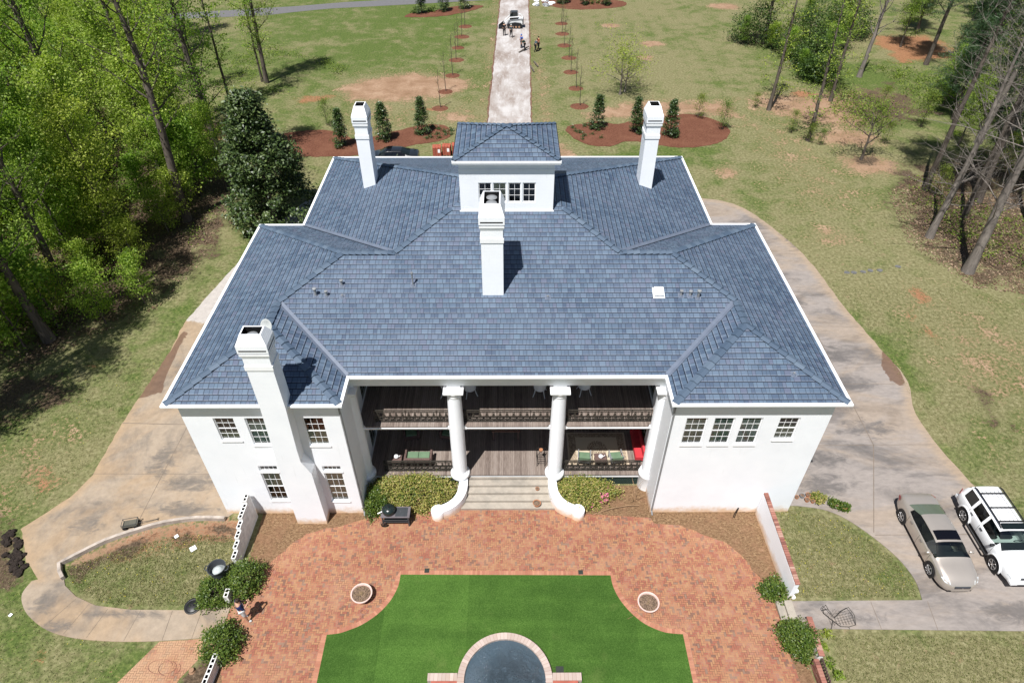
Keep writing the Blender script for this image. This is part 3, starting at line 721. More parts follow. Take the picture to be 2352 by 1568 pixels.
# columns
for i, cx in enumerate(cols_x):
    zb = 0.93
    mb = MB()
    prof = [(0.355, 1.28), (0.36, 2.2), (0.357, 3.5), (0.345, 5.0), (0.318, 6.55), (0.315, 6.70)]
    mb.lathe(prof, (cx, 21.0, 0), 32)
    c = hb(mb, 'column', M['wall'], smooth='auto')
    mb = MB(); mb.lathe([(0.44, 0.0 if abs(cx) > 5 else 0.9), (0.46, 0.93), (0.49, 0.98), (0.49, 1.10), (0.46, 1.16), (0.40, 1.20), (0.38, 1.28)], (cx, 21.0, 0), 32)
    hb(mb, 'column_base', M['trim'], c, smooth='auto')
    mb = MB(); mb.lathe([(0.345, 6.70), (0.35, 6.76), (0.33, 6.79), (0.34, 6.86), (0.43, 6.98), (0.44, 7.0)], (cx, 21.0, 0), 32)
    mb.box(cx-.42, cx+.42, 20.58, 21.42, 7.0, 7.055); mb.box(cx-.45, cx+.45, 20.55, 21.45, 7.057, 7.12); mb.box(cx-.30, cx+.30, 20.97, 21.30, 7.122, 7.25)
    hb(mb, 'capital', M['trim'], c)
# railings with scrolled iron castings
def railing(xa, xb, z0, y, end_left=True):
    mb = MB(); h = 0.82
    mb.box(xa, xb, y-0.028, y+0.028, z0+h-0.03, z0+h); mb.box(xa, xb, y-0.018, y+0.018, z0+h-0.14, z0+h-0.115)
    mb.box(xa, xb, y-0.022, y+0.022, z0+0.05, z0+0.075); mb.box(xa, xb, y-0.018, y+0.018, z0+0.19, z0+0.21); mb.box(xa, xb, y-0.018, y+0.018, z0+0.36, z0+0.378)
    n = round((xb-xa)/0.305); st = (xb-xa)/n
    for i in range(n):
        cx = xa+st*(i+.5)
        # vase-shaped casting
        for s in (-1, 1):
            mb.tube([(cx+s*st*w, y, z0+z) for w, z in ((0.05, 0.66), (0.16, 0.60), (0.07, 0.53), (0.20, 0.47), (0.24, 0.41), (0.12, 0.37))], 0.014, 4)
            mb.tube([(cx+s*st*w, y, z0+z) for w, z in ((0.08, 0.34), (0.32, 0.31), (0.36, 0.25), (0.18, 0.24), (0.10, 0.28))], 0.013, 4)
            mb.tube([(cx+s*st*w, y, z0+z) for w, z in ((0.5, 0.68), (0.36, 0.74), (0.25, 0.66), (0.36, 0.61), (0.5, 0.66))], 0.009, 4)
            mb.tube([(cx+s*st*w, y, z0+z) for w, z in ((0.04, 0.18), (0.30, 0.15), (0.34, 0.09))], 0.011, 4)
        mb.box(cx-0.010, cx+0.010, y-0.01, y+0.01, z0+0.05, z0+0.66)
        mb.box(cx-0.042, cx+0.042, y-0.012, y+0.012, z0+0.44, z0+0.56)
        if i % 5 == 0: mb.box(cx-st/2-0.016, cx-st/2+0.016, y-0.018, y+0.018, z0-0.0, z0+h)
    mb.box(xb-0.03, xb, y-0.02, y+0.02, z0, z0+h)
    return mb
for a, b in ((-6.25, -2.74), (-2.08, 2.03), (2.69, 6.79)):
    hb(railing(a, b, 4.562, YD+0.30), 'balcony_railing', M['iron'])
for a, b in ((-6.25, -2.83), (2.79, 6.68)):
    hb(railing(a, b, 0.957, YD+0.22), 'porch_railing', M['iron'])
# steps and cheek walls
ys = [19.45, 19.80, 20.15, 20.50, 20.83]; zs_ = [0.16, 0.32, 0.48, 0.64, 0.80]
for i, (y, z) in enumerate(zip(ys, zs_)):
    mb = MB(); y2 = ys[i+1] if i < 4 else 20.905
    hwid = 2.62 if i == 0 else (2.45 if i == 1 else (2.32 if i == 2 else 2.2))
    mb.box(-hwid+.0, hwid, y, 20.905, z-0.16, z-0.003); hb(mb, 'step', M['step'])
for s in (-1, 1):
    mb = MB()
    cl = [(2.27, 20.95, 0.90), (2.24, 20.5, 0.86), (2.30, 20.0, 0.80), (2.50, 19.6, 0.73), (2.82, 19.33, 0.65), (3.15, 19.2, 0.58), (3.40, 19.15, 0.52)]
    cl = [Vector((x*s, y, z)) for x, y, z in cl]
    # smooth the line
    P = []
    for i in range(len(cl)-1):
        p0 = cl[max(i-1, 0)]; p1 = cl[i]; p2 = cl[i+1]; p3 = cl[min(i+2, len(cl)-1)]
        for k in range(4):
            t = k/4; P.append(0.5*((2*p1)+(p2-p0)*t+(2*p0-5*p1+4*p2-p3)*t*t+(3*p1-p0-3*p2+p3)*t**3))
    P.append(cl[-1]); vs = []; w = 0.215
    for i, p in enumerate(P):
        d = (P[min(i+1, len(P)-1)]-P[max(i-1, 0)]); d.z = 0; d.normalize(); n = Vector((-d.y, d.x, 0))*w
        vs += [Vector((p.x+n.x, p.y+n.y, 0)), p+n, p-n, Vector((p.x-n.x, p.y-n.y, 0))]
    fs = []
    for i in range(len(P)-1):
        for k in range(3): fs.append((4*i+k, 4*i+k+1, 4*i+k+5, 4*i+k+4))
    fs.append((0, 3, 2, 1)); mb.add(vs, fs if s < 0 else [tuple(reversed(f)) for f in fs])
    mb.lathe([(0.33, 0), (0.33, 0.50), (0.315, 0.53)], (3.45*s, 19.12, 0), 28)
    hb(mb, 'cheek_wall', M['wall'], smooth='auto')
# downpipes
for (x, y) in ((xi_+0.06, YF-0.05), (-xi_-0.06, YF-0.05), (xo-0.1, YF-0.05)):
    if x == xo-0.1: continue
    mb = MB(); mb.tube([(x, y+0.1, 7.95), (x, y, 7.6), (x, y, 0.25), (x+0.03, y-0.15, 0.06)], 0.042, 8); hb(mb, 'downpipe', M['metalgrey'])

# tower -------------------------------------------------------------------------
tx0, tx1, ty0, ty1, tz0, tz1 = -2.33, 2.29, 29.40, 33.1, 9.9, 13.80
mb = MB(); tops = [(-1.41+tx0*0-0.0, 0, 0, 0)]
tw = [(-1.41, -0.77, 11.68, 12.76), (-0.70, -0.04, 11.68, 12.76), (0.05, 0.68, 11.68, 12.76), (0.76, 1.40, 11.68, 12.76)]
wall(mb, (tx0, ty0), (tx1, ty0), tz0, tz1, [(a-tx0, b-tx0, c, d) for a, b, c, d in tw], 0.1)
wall(mb, (tx1, ty0), (tx1, ty1), tz0, tz1); wall(mb, (tx1, ty1), (tx0, ty1), tz0, tz1); wall(mb, (tx0, ty1), (tx0, ty0), tz0, tz1)
tower = hb(mb, 'tower', M['wall'])
for i, (a, b, c, d) in enumerate(tw): window(a, b, c, d, ty0, 2, 3, ('blind', d, c) if i == 1 else None, False, parent=tower, name='tower_window', sash=False, depth=0.07)
mb = MB(); mb.box(tx0-0.03, tx1+0.03, ty0-0.035, ty0-0.002, 13.40, 13.48); mb.box(tx0-0.05, tx1+0.05, ty0-0.035, ty0-0.004, tz0+1.0, 11.25); hb(mb, 'cornice_band', M['trim'], tower)
TO = [(tx0-.28, ty0-.30), (tx1+.28, ty0-.30), (tx1+.28, ty1+.45), (tx0-.28, ty1+.45)]
mb = MB(); mb.box(tx0-.29, tx1+.29, ty0-.31, ty0-.21, 13.90, 14.01); ring(mb, TO, 0.02, 0.10, 13.82, 13.897); mb.add([(x, y, 13.83) for x, y in inset(TO, 0.09)], [(3, 2, 1, 0)]); hb(mb, 'tower_gutter', M['trim'], tower)
ax, ay, az = (tx0+tx1)/2, (ty0+ty1)/2, 14.88
mb = MB(); T2 = 14.88-14.0
for i in range(4):
    a = TO[i]; b = TO[(i+1) % 4]; L = (Vector(b)-Vector(a)).length
    run = abs((ay-a[1]) if i % 2 == 0 else (ax-a[0])); sl = math.hypot(run, az-14.0)
    mid = (Vector(a)-Vector((ax, ay))); t = (Vector(b)-Vector(a)).normalized(); um = -(mid.dot(t))
    mb.add([(*a, 14.0), (*b, 14.0), (ax, ay, az)], [(0, 1, 2)], [[(900+i*50, 0), (900+i*50+L, 0), (900+i*50+um, sl)]])
hb(mb, 'tower_roof', M['roof'], tower)
mb = MB()
for a in TO: caps(mb, (a[0]+(0.08 if a[0] < ax else -0.08), a[1]+(0.08 if a[1] < ay else -0.08), 14.02), (ax, ay, az), 0.12, 0.3)
hb(mb, 'tower_ridge_cap', M['cap'], tower)

# chimneys -----------------------------------------------------------------------
def chimney(x0, x1, y0, y1, zb, zh, label, lid=False, slot=True, shaft=None, hh=.46, fr=.28):
    zt = zh+1.058; zt2 = zh+.36+hh
    """square stack with neck band, stepped cornice and a tapered hood open at the top"""
    mb = shaft or MB(); mb.box(x0, x1, y0, y1, zb, zt-1.25)
    c = hb(mb, 'chimney', M['wall']); c['label'] = label
    mb = MB(); e = 0.035
    mb.box(x0-e, x1+e, y0-e, y1+e, zt-1.98, zt-1.76)
    mb.box(x0-.03, x1+.03, y0-.03, y1+.03, zt-1.30, zt-1.22); mb.box(x0-.06, x1+.06, y0-.06, y1+.06, zt-1.218, zt-1.12); mb.box(x0-.03, x1+.03, y0-.03, y1+.03, zt-1.118, zt-1.06)
    hb(mb, 'chimney_band', M['trim'], c)
    mb = MB(); e = 0.075; a0, a1, b0, b1 = x0-e, x1+e, y0-e, y1+e; z0, z1, z2 = zt-1.058, zh+.36, zt2
    ti = 0.22*(x1-x0); tj = 0.20*(y1-y0); q0, q1, p0, p1 = x0+ti*0.5, x1-ti*0.5, y0+fr, y1-.10
    vs = [(a0,b0,z0),(a1,b0,z0),(a1,b1,z0),(a0,b1,z0),(a0,b0,z1),(a1,b0,z1),(a1,b1,z1),(a0,b1,z1),(q0,p0,z2),(q1,p0,z2),(q1,p1,z2),(q0,p1,z2),
          (q0+.05,p0+.05,z2),(q1-.05,p0+.05,z2),(q1-.05,p1-.05,z2),(q0+.05,p1-.05,z2),(q0+.05,p0+.05,z2-.45),(q1-.05,p0+.05,z2-.45),(q1-.05,p1-.05,z2-.45),(q0+.05,p1-.05,z2-.45)]
    fs = []
    for b_, t_ in ((0, 4), (4, 8), (8, 12)):
        for k in range(4): fs.append((b_+k, b_+(k+1) % 4, t_+(k+1) % 4, t_+k))
    mb.add(vs, fs); hb(mb, 'chimney_hood', M['wall'], c)
    mb = MB(); mb.add(vs[12:], [(4, 5, 6, 7)]+[(k, 4+k, 4+(k+1) % 4, (k+1) % 4) for k in range(4)])
    for v in range(len(mb.v)):
        x, y, z = mb.v[v]; mb.v[v] = (x+(0.004 if x < (x0+x1)/2 else -0.004), y+(0.004 if y < (y0+y1)/2 else -0.004), z-0.004)
    if slot:
        for (yy0, yy1) in ((b0-0.006, b0+0.01),): mb.box(a0+0.07, a1-0.07, yy0, yy1, z0+0.10, z0+0.16)
        mb.box(a1-0.01, a1+0.006, b0+0.07, b1-0.07, z0+0.10, z0+0.16)
    hb(mb, 'flue_opening', M['black'], c)
    if lid:
        for k, yy in enumerate(((y0+y1)/2-0.12, (y0+y1)/2+0.36) if lid == 2 else ((y0+y1)/2-0.1,)):
            mb = MB(); mb.lathe([(0.17, -0.3), (0.17, -0.12), (0.22, -0.11), (0.235, -0.08), (0.20, -0.06), (0.05, -0.03), (0.01, -0.02)], ((x0+x1)/2, yy, zt2-0.06), 24); hb(mb, 'flue_cap', M['metalgrey'], c, smooth='auto')
    return c
chimney(-8.50, -7.78, 35.5, 36.55, 8.6, 13.22, 'slim rear chimney on the left slope beside the tower', 1)
chimney(7.74, 8.50, 35.4, 36.5, 8.6, 13.25, 'slim rear chimney on the right slope', 0)
chimney(-1.14, -0.17, 24.66, 26.20, 9.0, 13.26, 'tall central chimney with two round flue caps in front of the tower', 2)
mb = MB()
# front left stack: wide foot with sloping shoulder on the right side
prof = [(-10.30, -8.86, 0), (-10.27, -8.86, 3.9), (-10.27, -9.18, 4.75), (-10.22, -9.18, 5.5), (-10.12, -9.08, 8.2)]
vs = []
for (a, b, z) in prof: vs += [(a, 18.70, z), (b, 18.70, z), (b, YF+0.05, z), (a, YF+0.05, z)]
mb.add(vs, [(4*i+k, 4*i+(k+1) % 4, 4*i+4+(k+1) % 4, 4*i+4+k) for i in range(4) for k in range(4)])
fl = chimney(-10.12, -9.08, 18.70, 19.48, 8.201, 11.27, 'front left chimney running up the outside of the wing', 1, shaft=mb, hh=.40, fr=.14)
# sloped brick shoulders standing proud of the wing wall, dish on the hood
mb = MB(); mb.add([(-10.62, 18.95, 4.2), (-10.28, 18.95, 4.2), (-10.28, 18.95, 4.95), (-10.62, YF, 4.2), (-10.28, YF, 4.2), (-10.28, YF, 4.95)], [(0, 1, 2), (0, 2, 5, 3), (3, 5, 4), (0, 3, 4, 1)]); hb(mb, 'chimney_shoulder', M['wall'], fl)
dish = thing('satellite_dish', 'round pale satellite dish fixed behind the hood of the front left chimney', 'satellite dish', (-9.42, 19.75, 11.42))
mb = MB(); prof = [(0.001, 0), (0.12, 0.01), (0.22, 0.035), (0.29, 0.07), (0.30, 0.075), (0.29, 0.085), (0.2, 0.05), (0.001, 0.02)]
mb.lathe(prof, (0, 0, 0), 24, sy=1.12, closed=False); mb.v = [(x*.82, y*.82, z*.82) for x, y, z in mb.v]; Rm = Matrix.Translation((0.0, 0.02, 0.30)) @ Matrix.Rotation(math.radians(62), 4, 'X') @ Matrix.Rotation(math.radians(-12), 4, 'Y')
mb.v = [tuple(Rm @ Vector(p)) for p in mb.v]; mb.build('reflector', M['dishgrey'], dish, smooth=True)
mb = MB(); mb.tube([(0, 0.0, -0.1), (0, 0.03, 0.25)], 0.02, 8); mb.tube([(0, 0, 0.1), (0, -0.38, 0.42)], 0.012, 6); mb.box(-.03, .03, -.43, -.36, .40, .47); mb.build('arm', M['metalgrey'], dish)

# roof vents ---------------------------------------------------------------------
def vent(x, y, kind, k='mf'):
    z = zf[k](x, y); mb = MB()
    if kind == 'box': return
    flash = MB(); u = 0.13
    flash.add([(x-u, y-u, zf[k](x-u, y-u)+.012), (x+u, y-u, zf[k](x+u, y-u)+.012), (x+u, y+u, zf[k](x+u, y+u)+.012), (x-u, y+u, zf[k](x-u, y+u)+.012)], [(0, 1, 2, 3)])
    flash.lathe([(0.11, -0.02), (0.07, 0.05)], (x, y, z), 14)
    v = hb(flash, 'vent_flashing', M['valley'])
    if kind == 'tall': mb.lathe([(0.06, 0), (0.06, 0.36), (0.10, 0.37), (0.10, 0.43), (0.06, 0.45)], (x, y, z), 14)
    if kind == 'short': mb.lathe([(0.055, 0), (0.055, 0.24), (0.085, 0.25), (0.085, 0.30), (0.05, 0.31)], (x, y, z), 14)
    if kind == 'pole': mb.lathe([(0.035, 0), (0.035, 0.62), (0.06, 0.63), (0.06, 0.72), (0.03, 0.73)], (x, y, z), 12)
    if kind == 'stub': mb.lathe([(0.04, 0), (0.04, 0.12)], (x, y, z), 12)
    hb(mb, 'vent_pipe', M['metalgrey'], v)
for x, y, k in ((-8.90, 24.65, 'tall'), (-8.39, 24.63, 'short'), (-7.66, 24.6, 'stub'), (-7.76, 25.2, 'short'), (-4.42, 25.2, 'pole'), (1.88, 24.53, 'stub'), (8.08, 24.62, 'short'), (8.50, 24.60, 'short'), (8.86, 24.5, 'tall')):
    vent(x, y, k)
vent(12.2, 20.3, 'stub', 'wf')
x, y = 7.05, 24.75; z = zf['mf'](x, y); mb = MB(); Rm = Matrix.Translation((x, y, z)) @ Matrix.Rotation(math.atan(T), 4, 'X'); mb.box(-.27, .27, -.3, .3, .02, .03, Rm); mb.box(-.21, .21, -.23, .23, .03, .20, Rm); hb(mb, 'box_vent', M['trim'])

# ------------------------------------------------------------------ the ground
def seg_dist(px, py, poly, closed=True):
    d = np.full(px.shape, 1e9); n = len(poly)
    for i in range(n if closed else n-1):
        x0, y0 = poly[i]; x1, y1 = poly[(i+1) % n]; dx, dy = x1-x0, y1-y0; L = dx*dx+dy*dy+1e-12
        t = np.clip(((px-x0)*dx+(py-y0)*dy)/L, 0, 1); d = np.minimum(d, np.hypot(px-x0-t*dx, py-y0-t*dy))
    return d
def inside(px, py, poly):
    r = np.zeros(px.shape, bool); n = len(poly); j = n-1
    for i in range(n):
        xi, yi = poly[i]; xj, yj = poly[j]
        c = ((yi > py) != (yj > py)) & (px < (xj-xi)*(py-yi)/((yj-yi) if yj != yi else 1e-9)+xi); r ^= c; j = i
    return r
def soft(px, py, poly, w):   # 1 inside, falling to 0 over w metres
    d = seg_dist(px, py, poly); s = np.where(inside(px, py, poly), -d, d); return np.clip(0.5-s/(2*w), 0, 1)
def blob(px, py, cx, cy, rx, ry, a=0):
    c, s = math.cos(a), math.sin(a); u = ((px-cx)*c+(py-cy)*s)/rx; v = (-(px-cx)*s+(py-cy)*c)/ry
    return np.clip(1.35-np.sqrt(u*u+v*v), 0, 1)

xs = np.concatenate([[-1500, -800, -400, -200, -130, -95], np.arange(-75, 76, 0.6), [95, 130, 200, 400, 800, 1500]])
yv = np.concatenate([[-600, -250, -80, -20, 0], np.arange(8, 60, 0.55), np.arange(60, 135, 0.9), [145, 165, 200, 260, 400, 800, 1600, 3000]])
gx, gy = np.meshgrid(xs, yv); px, py = gx.ravel(), gy.ravel()
A = {k: np.zeros(px.shape) for k in ('lush', 'soil', 'red', 'litter', 'straw')}
mx = lambda k, v: A.__setitem__(k, np.maximum(A[k], v))
A['lush'] = np.full(px.shape, 0.44)
mx('soil', 0.38*soft(px, py, [(23, 47), (33, 47), (33, 70), (22, 70)], 4)); mx('soil', 0.42*blob(px, py, 30.5, 30, 5, 9)); mx('soil', 0.26*soft(px, py, [(5, 62), (26, 62), (26, 74), (5, 74)], 4)); mx('soil', 0.22*soft(px, py, [(24, 14), (46, 14), (46, 40), (24, 40)], 3)); mx('soil', 0.36*soft(px, py, [(-20, 62), (-3, 62), (-3, 84), (-20, 84)], 4))
A['lush'] += 0.30*soft(px, py, [(-40, 80), (-3, 80), (-3, 125), (-40, 125)], 6) + 0.10*soft(px, py, [(-32, 8), (-20, 8), (-22, 35), (-34, 35)], 4)
A['lush'] += -0.10*soft(px, py, [(14, 25), (40, 25), (40, 60), (14, 60)], 5) - 0.42*soft(px, py, [(13, 9), (40, 9), (40, 13.2), (13, 13.2)], 1) + 0.25*soft(px, py, [(13, 12.5), (40, 12.5), (40, 13.4), (13, 13.4)], .4)
A['lush'] += -0.16*soft(px, py, [(5, 60), (26, 60), (26, 125), (5, 125)], 5) - 0.12*soft(px, py, [(-16, 60), (-3, 60), (-3, 78), (-16, 78)], 3)
A['lush'] += 0.5*soft(px, py, [(7.5, 57), (20, 57), (20, 61.5), (12, 61.5), (9, 60)], 1.0)
A['lush'] += 0.45*soft(px, py, [(34, 67), (60, 67), (60, 84), (38, 84)], 4)
A['lush'] += 0.35*soft(px, py, [(23.3, 33), (24.8, 33), (25.4, 26.5), (24.4, 26.5)], 0.5)
A['lush'] += 0.22*soft(px, py, [(12.7, 14.8), (18.3, 14.8), (18.2, 16.8), (14.4, 19.4), (12.7, 19.4)], .5)-0.62*soft(px, py, [(13.2, 15.3), (16.4, 15.2), (16.6, 16.8), (14.6, 18.6), (13.2, 18.6)], .9)
mx('soil', 1.0*soft(px, py, [(-19.8, 76.5), (-17.8, 80), (-12, 82.3), (-5.5, 80.5), (-4.4, 78), (-6.5, 75), (-13, 73.0), (-18, 73.6)], 2.0))
mx('soil', 0.9*soft(px, py, [(8, 67.5), (20, 69.5), (25, 68), (24, 73), (14, 73.5), (8, 70)], 1.6))
mx('soil', 0.8*soft(px, py, [(26, 74), (31, 76), (45, 77), (45, 70), (35, 64.5), (27, 69)], 3))
mx('soil', 0.75*blob(px, py, 33.6, 57.5, 3.5, 3)); mx('soil', 0.8*blob(px, py, 34, 63.5, 4.5, 2.6)); mx('soil', 0.55*blob(px, py, -6, 69, 4, 3)); mx('soil', 0.75*blob(px, py, 5.0, 59.8, 1.6, 3.0)); mx('soil', 0.6*blob(px, py, 20, 56, 1.6, 2))
for cx, cy, r in ((17.35, 87.84, 1.6), (19.12, 93.5, 1.9), (14.7, 101.9, 1.6), (33.5, 112, 3)): mx('soil', 0.95*blob(px, py, cx, cy, r, r*0.75))
mx('soil', 0.55*blob(px, py, 39, 18, 3, 8)); mx('soil', 0.55*blob(px, py, 29.5, 20, 1.3, 6, 0.2)); mx('soil', 0.5*blob(px, py, 25.5, 45, 2.5, 2))
# pale dust along both sides of the centre drive
mx('soil', 0.52*soft(px, py, [(-4.0, 62), (-2.0, 62), (-1.2, 118), (-2.6, 118)], 1.6)); mx('soil', 0.50*soft(px, py, [(2.2, 62), (5.0, 62), (4.6, 90), (3.2, 118), (2.9, 118)], 1.6))
for P_ in ([(28.5, 38.2), (29.3, 38.2), (29.2, 36.2), (28.6, 35.5), (28.3, 36.5)], [(27.4, 35.4), (27.5, 34.3), (27.7, 33.5), (27.6, 32), (27.4, 31.4), (27.1, 31.6), (27.4, 33.3), (27.0, 34.3)]): mx('red', 0.95*soft(px, py, P_, 0.8)); mx('soil', 0.7*soft(px, py, P_, 1.4))
mx('red', 1.0*soft(px, py, [(50, 97), (58, 97), (59, 88), (49, 86)], 2)); mx('red', 0.7*blob(px, py, -30, 65, 4, 4)); mx('red', 0.75*blob(px, py, -29.5, 60, 2.4, 1.8)); mx('red', 0.7*blob(px, py, -22, 74, 3.4, 1.4, 0.3)); mx('red', 0.6*blob(px, py, -9.5, 71, 2.5, 0.8))
mx('red', 0.42*blob(px, py, -24.5, 21.4, 1.5, 1.9)); mx('red', 0.45*blob(px, py, -19.4, 12.3, 1.1, 0.7)); mx('soil', 0.42*blob(px, py, -26, 22, 4, 5)); mx('red', 0.38*blob(px, py, -26, 30, 1, .7)); mx('red', 0.75*blob(px, py, 33.4, 75, 2, 1.5))
mx('red', 0.62*soft(px, py, [(-20.3, 17), (-16.9, 18.7), (-14.2, 18.9), (-13, 19.2), (-13.2, 17.6), (-15.5, 17.1), (-18.5, 16.3)], 0.5))
mx('soil', 0.8*soft(px, py, [(-20.6, 16.8), (-19.3, 17.75), (-17, 18.7), (-14, 19.0), (-12.8, 19), (-13.1, 17.7), (-15.5, 17.6), (-18.3, 17.0), (-20.2, 16.1)], 0.3))
mx('litter', 0.48*soft(px, py, [(-20.5, 16.7), (-16.9, 18.6), (-12.8, 19), (-13.2, 17.3), (-15.5, 17.0), (-18.5, 16.0), (-20.4, 15.8)], 0.5))
mx('litter', 0.62*soft(px, py, [(-120, 33), (-29, 29), (-25, 35), (-22.6, 40), (-21.5, 45), (-22.5, 55), (-28, 60), (-36, 70), (-44, 90), (-120, 120)], 2.5))
mx('litter', 0.62*blob(px, py, -29, 27.5, 5, 2.5)); mx('litter', 0.55*blob(px, py, -31, 66, 6, 6))
mx('litter', 0.62*soft(px, py, [(33.5, 38.5), (31, 43), (32, 50), (36, 58), (47, 60), (90, 62), (90, 30), (40, 33)], 2.2))
mx('litter', 0.6*soft(px, py, [(35, 64), (47, 68), (46, 79), (36, 76)], 3)); mx('litter', 0.6*blob(px, py, 33.5, 58.5, 2.4, 1.6)); mx('litter', 0.5*blob(px, py, 27.8, 26, 1.2, 3.0))
mx('litter', 0.75*soft(px, py, [(-20.5, 16.3), (-19, 17.4), (-17, 18.2), (-17, 17.5), (-19, 16.4), (-20, 15.3)], 0.4))
mx('litter', 0.75*soft(px, py, [(-14.4, 8), (-13.4, 11.6), (-12.9, 12.4), (-12.1, 12.6), (-11.6, 11), (-11.6, 8)], .3)); mx('red', 0.5*soft(px, py, [(-14.4, 8), (-13.4, 11.6), (-12.9, 12.4), (-12.4, 12.4), (-12.4, 8)], .3))
mx('litter', 0.6*soft(px, py, [(-22.2, 16), (-23.2, 14.6), (-25.5, 15), (-26.5, 18.5), (-24.5, 19.5), (-24, 18.3)], .8))
mx('litter', 0.7*soft(px, py, [(-24.8, 18.6), (-23.9, 18.4), (-22.3, 15.6), (-23.5, 14.5), (-25, 16)], 0.6)); mx('litter', 0.5*soft(px, py, [(-8, 21), (7, 21), (7, 19), (-8, 19)], .4))
mx('straw', 1.0*soft(px, py, [(-12.3, 21), (12.3, 21), (12.4, 13.5), (12.4, 9), (-12.3, 9), (-12.3, 14.4)], 0.25))
A['lush'] += 0.10*np.sin(px*2*math.pi/2.4)*soft(px, py, [(4, 64), (27, 64), (27, 125), (4, 125)], 3)+0.06*np.sin((px+py*.4)*2*math.pi/2.6)*soft(px, py, [(-30, 64), (-4, 64), (-4, 125), (-30, 125)], 3)
def build_ground():
    me = bpy.data.meshes.new('ground'); nx, ny = len(xs), len(yv)
    v = np.stack([px, py, np.zeros_like(px)], 1); me.vertices.add(len(v)); me.vertices.foreach_set('co', v.astype(np.float32).ravel())
    i, j = np.meshgrid(np.arange(nx-1), np.arange(ny-1)); a = (j*nx+i).ravel(); q = np.stack([a, a+1, a+1+nx, a+nx], 1).astype(np.int32)
    me.loops.add(q.size); me.loops.foreach_set('vertex_index', q.ravel()); me.polygons.add(len(q)); me.polygons.foreach_set('loop_start', np.arange(0, q.size, 4, dtype=np.int32)); me.update(calc_edges=True)
    for k, val in A.items():
        at = me.attributes.new(k, 'FLOAT', 'POINT'); at.data.foreach_set('value', val.astype(np.float32))
    me.materials.append(M['ground']); o = bpy.data.objects.new('ground', me); COL.objects.link(o); return o
tag(build_ground(), kind='structure')

import bmesh
from mathutils.geometry import tessellate_polygon
def sheet(name, poly, z, mat, attrs=None, step=0.7, kind='structure', skirt=True):
    """flat slab top cut into small cells so that attributes can vary over it, with side faces down to the ground"""
    bm = bmesh.new()
    ar = sum(poly[i][0]*poly[(i+1) % len(poly)][1]-poly[(i+1) % len(poly)][0]*poly[i][1] for i in range(len(poly)))
    if ar < 0: poly = poly[::-1]
    vs = [bm.verts.new((x, y, z)) for x, y in poly]
    for tri in tessellate_polygon([[Vector((x, y, 0)) for x, y in poly]]):
        q = [poly[i] for i in tri]; ar2 = (q[1][0]-q[0][0])*(q[2][1]-q[0][1])-(q[2][0]-q[0][0])*(q[1][1]-q[0][1])
        if abs(ar2) < 1e-9: continue
        bm.faces.new([vs[i] for i in (tri if ar2 > 0 else tri[::-1])])
    if attrs:
        x0 = min(p[0] for p in poly); x1 = max(p[0] for p in poly); y0 = min(p[1] for p in poly); y1 = max(p[1] for p in poly)
        for a, b, ax in ((x0, x1, 0), (y0, y1, 1)):
            n = int((b-a)/step)
            for k in range(1, n+1):
                c = a+k*step; co = (c, 0, 0) if ax == 0 else (0, c, 0); no = (1, 0, 0) if ax == 0 else (0, 1, 0)
                bmesh.ops.bisect_plane(bm, geom=bm.verts[:]+bm.edges[:]+bm.faces[:], plane_co=co, plane_no=no)
    if skirt:
        n = len(poly); top = [bm.verts.new((x, y, z)) for x, y in poly]; bot = [bm.verts.new((x, y, -0.01)) for x, y in poly]
        for k in range(n): bm.faces.new((bot[k], bot[(k+1) % n], top[(k+1) % n], top[k]))
    me = bpy.data.meshes.new(name); bm.to_mesh(me); bm.free(); me.materials.append(mat)
    if attrs:
        co = np.zeros(len(me.vertices)*3, np.float32); me.vertices.foreach_get('co', co); co = co.reshape(-1, 3)
        for k, fn in attrs.items():
            at = me.attributes.new(k, 'FLOAT', 'POINT'); at.data.foreach_set('value', fn(co[:, 0].astype(float), co[:, 1].astype(float)).astype(np.float32))
    o = bpy.data.objects.new(name, me); COL.objects.link(o)
    if kind: o['kind'] = kind
    return o
Z0 = lambda x, y: np.zeros(x.shape)
outR = [(16.47, 51.09), (18.23, 50.62), (19.74, 49.28), (21.1, 46.48), (22.42, 42.05), (22.89, 37.11), (23.16, 34.68), (23.62, 31.6), (23.95, 29.9), (23.95, 28.3), (23.30, 25.91), (23.44, 23.33), (23.95, 20.73), (24.46, 17.32), (25.2, 13.2)]
def smooth_line(P, n=4):
    P = [Vector((*p, 0)) for p in P]; out = []
    for i in range(len(P)-1):
        p0, p1, p2, p3 = P[max(i-1, 0)], P[i], P[i+1], P[min(i+2, len(P)-1)]
        for k in range(n):
            t = k/n; q = 0.5*((2*p1)+(p2-p0)*t+(2*p0-5*p1+4*p2-p3)*t*t+(3*p1-p0-3*p2+p3)*t**3); out.append((q.x, q.y))
    return out+[(P[-1].x, P[-1].y)]
def ragged(P, a=0.04, st=0.35):
    out = []
    for i in range(len(P)-1):
        (x0, y0), (x1, y1) = P[i], P[i+1]; L = math.hypot(x1-x0, y1-y0); n = max(1, int(L/st))
        for k in range(n):
            t = k/n; out.append((x0+(x1-x0)*t+R.uniform(-a, a), y0+(y1-y0)*t+R.uniform(-a, a)))
    return out+[P[-1]]
oR = ragged(smooth_line(outR))
island = smooth_line([(18.33, 14.66), (18.45, 15.66), (18.14, 16.77), (17.4, 17.94), (16.51, 18.92), (15.62, 19.43), (14.37, 19.66)])
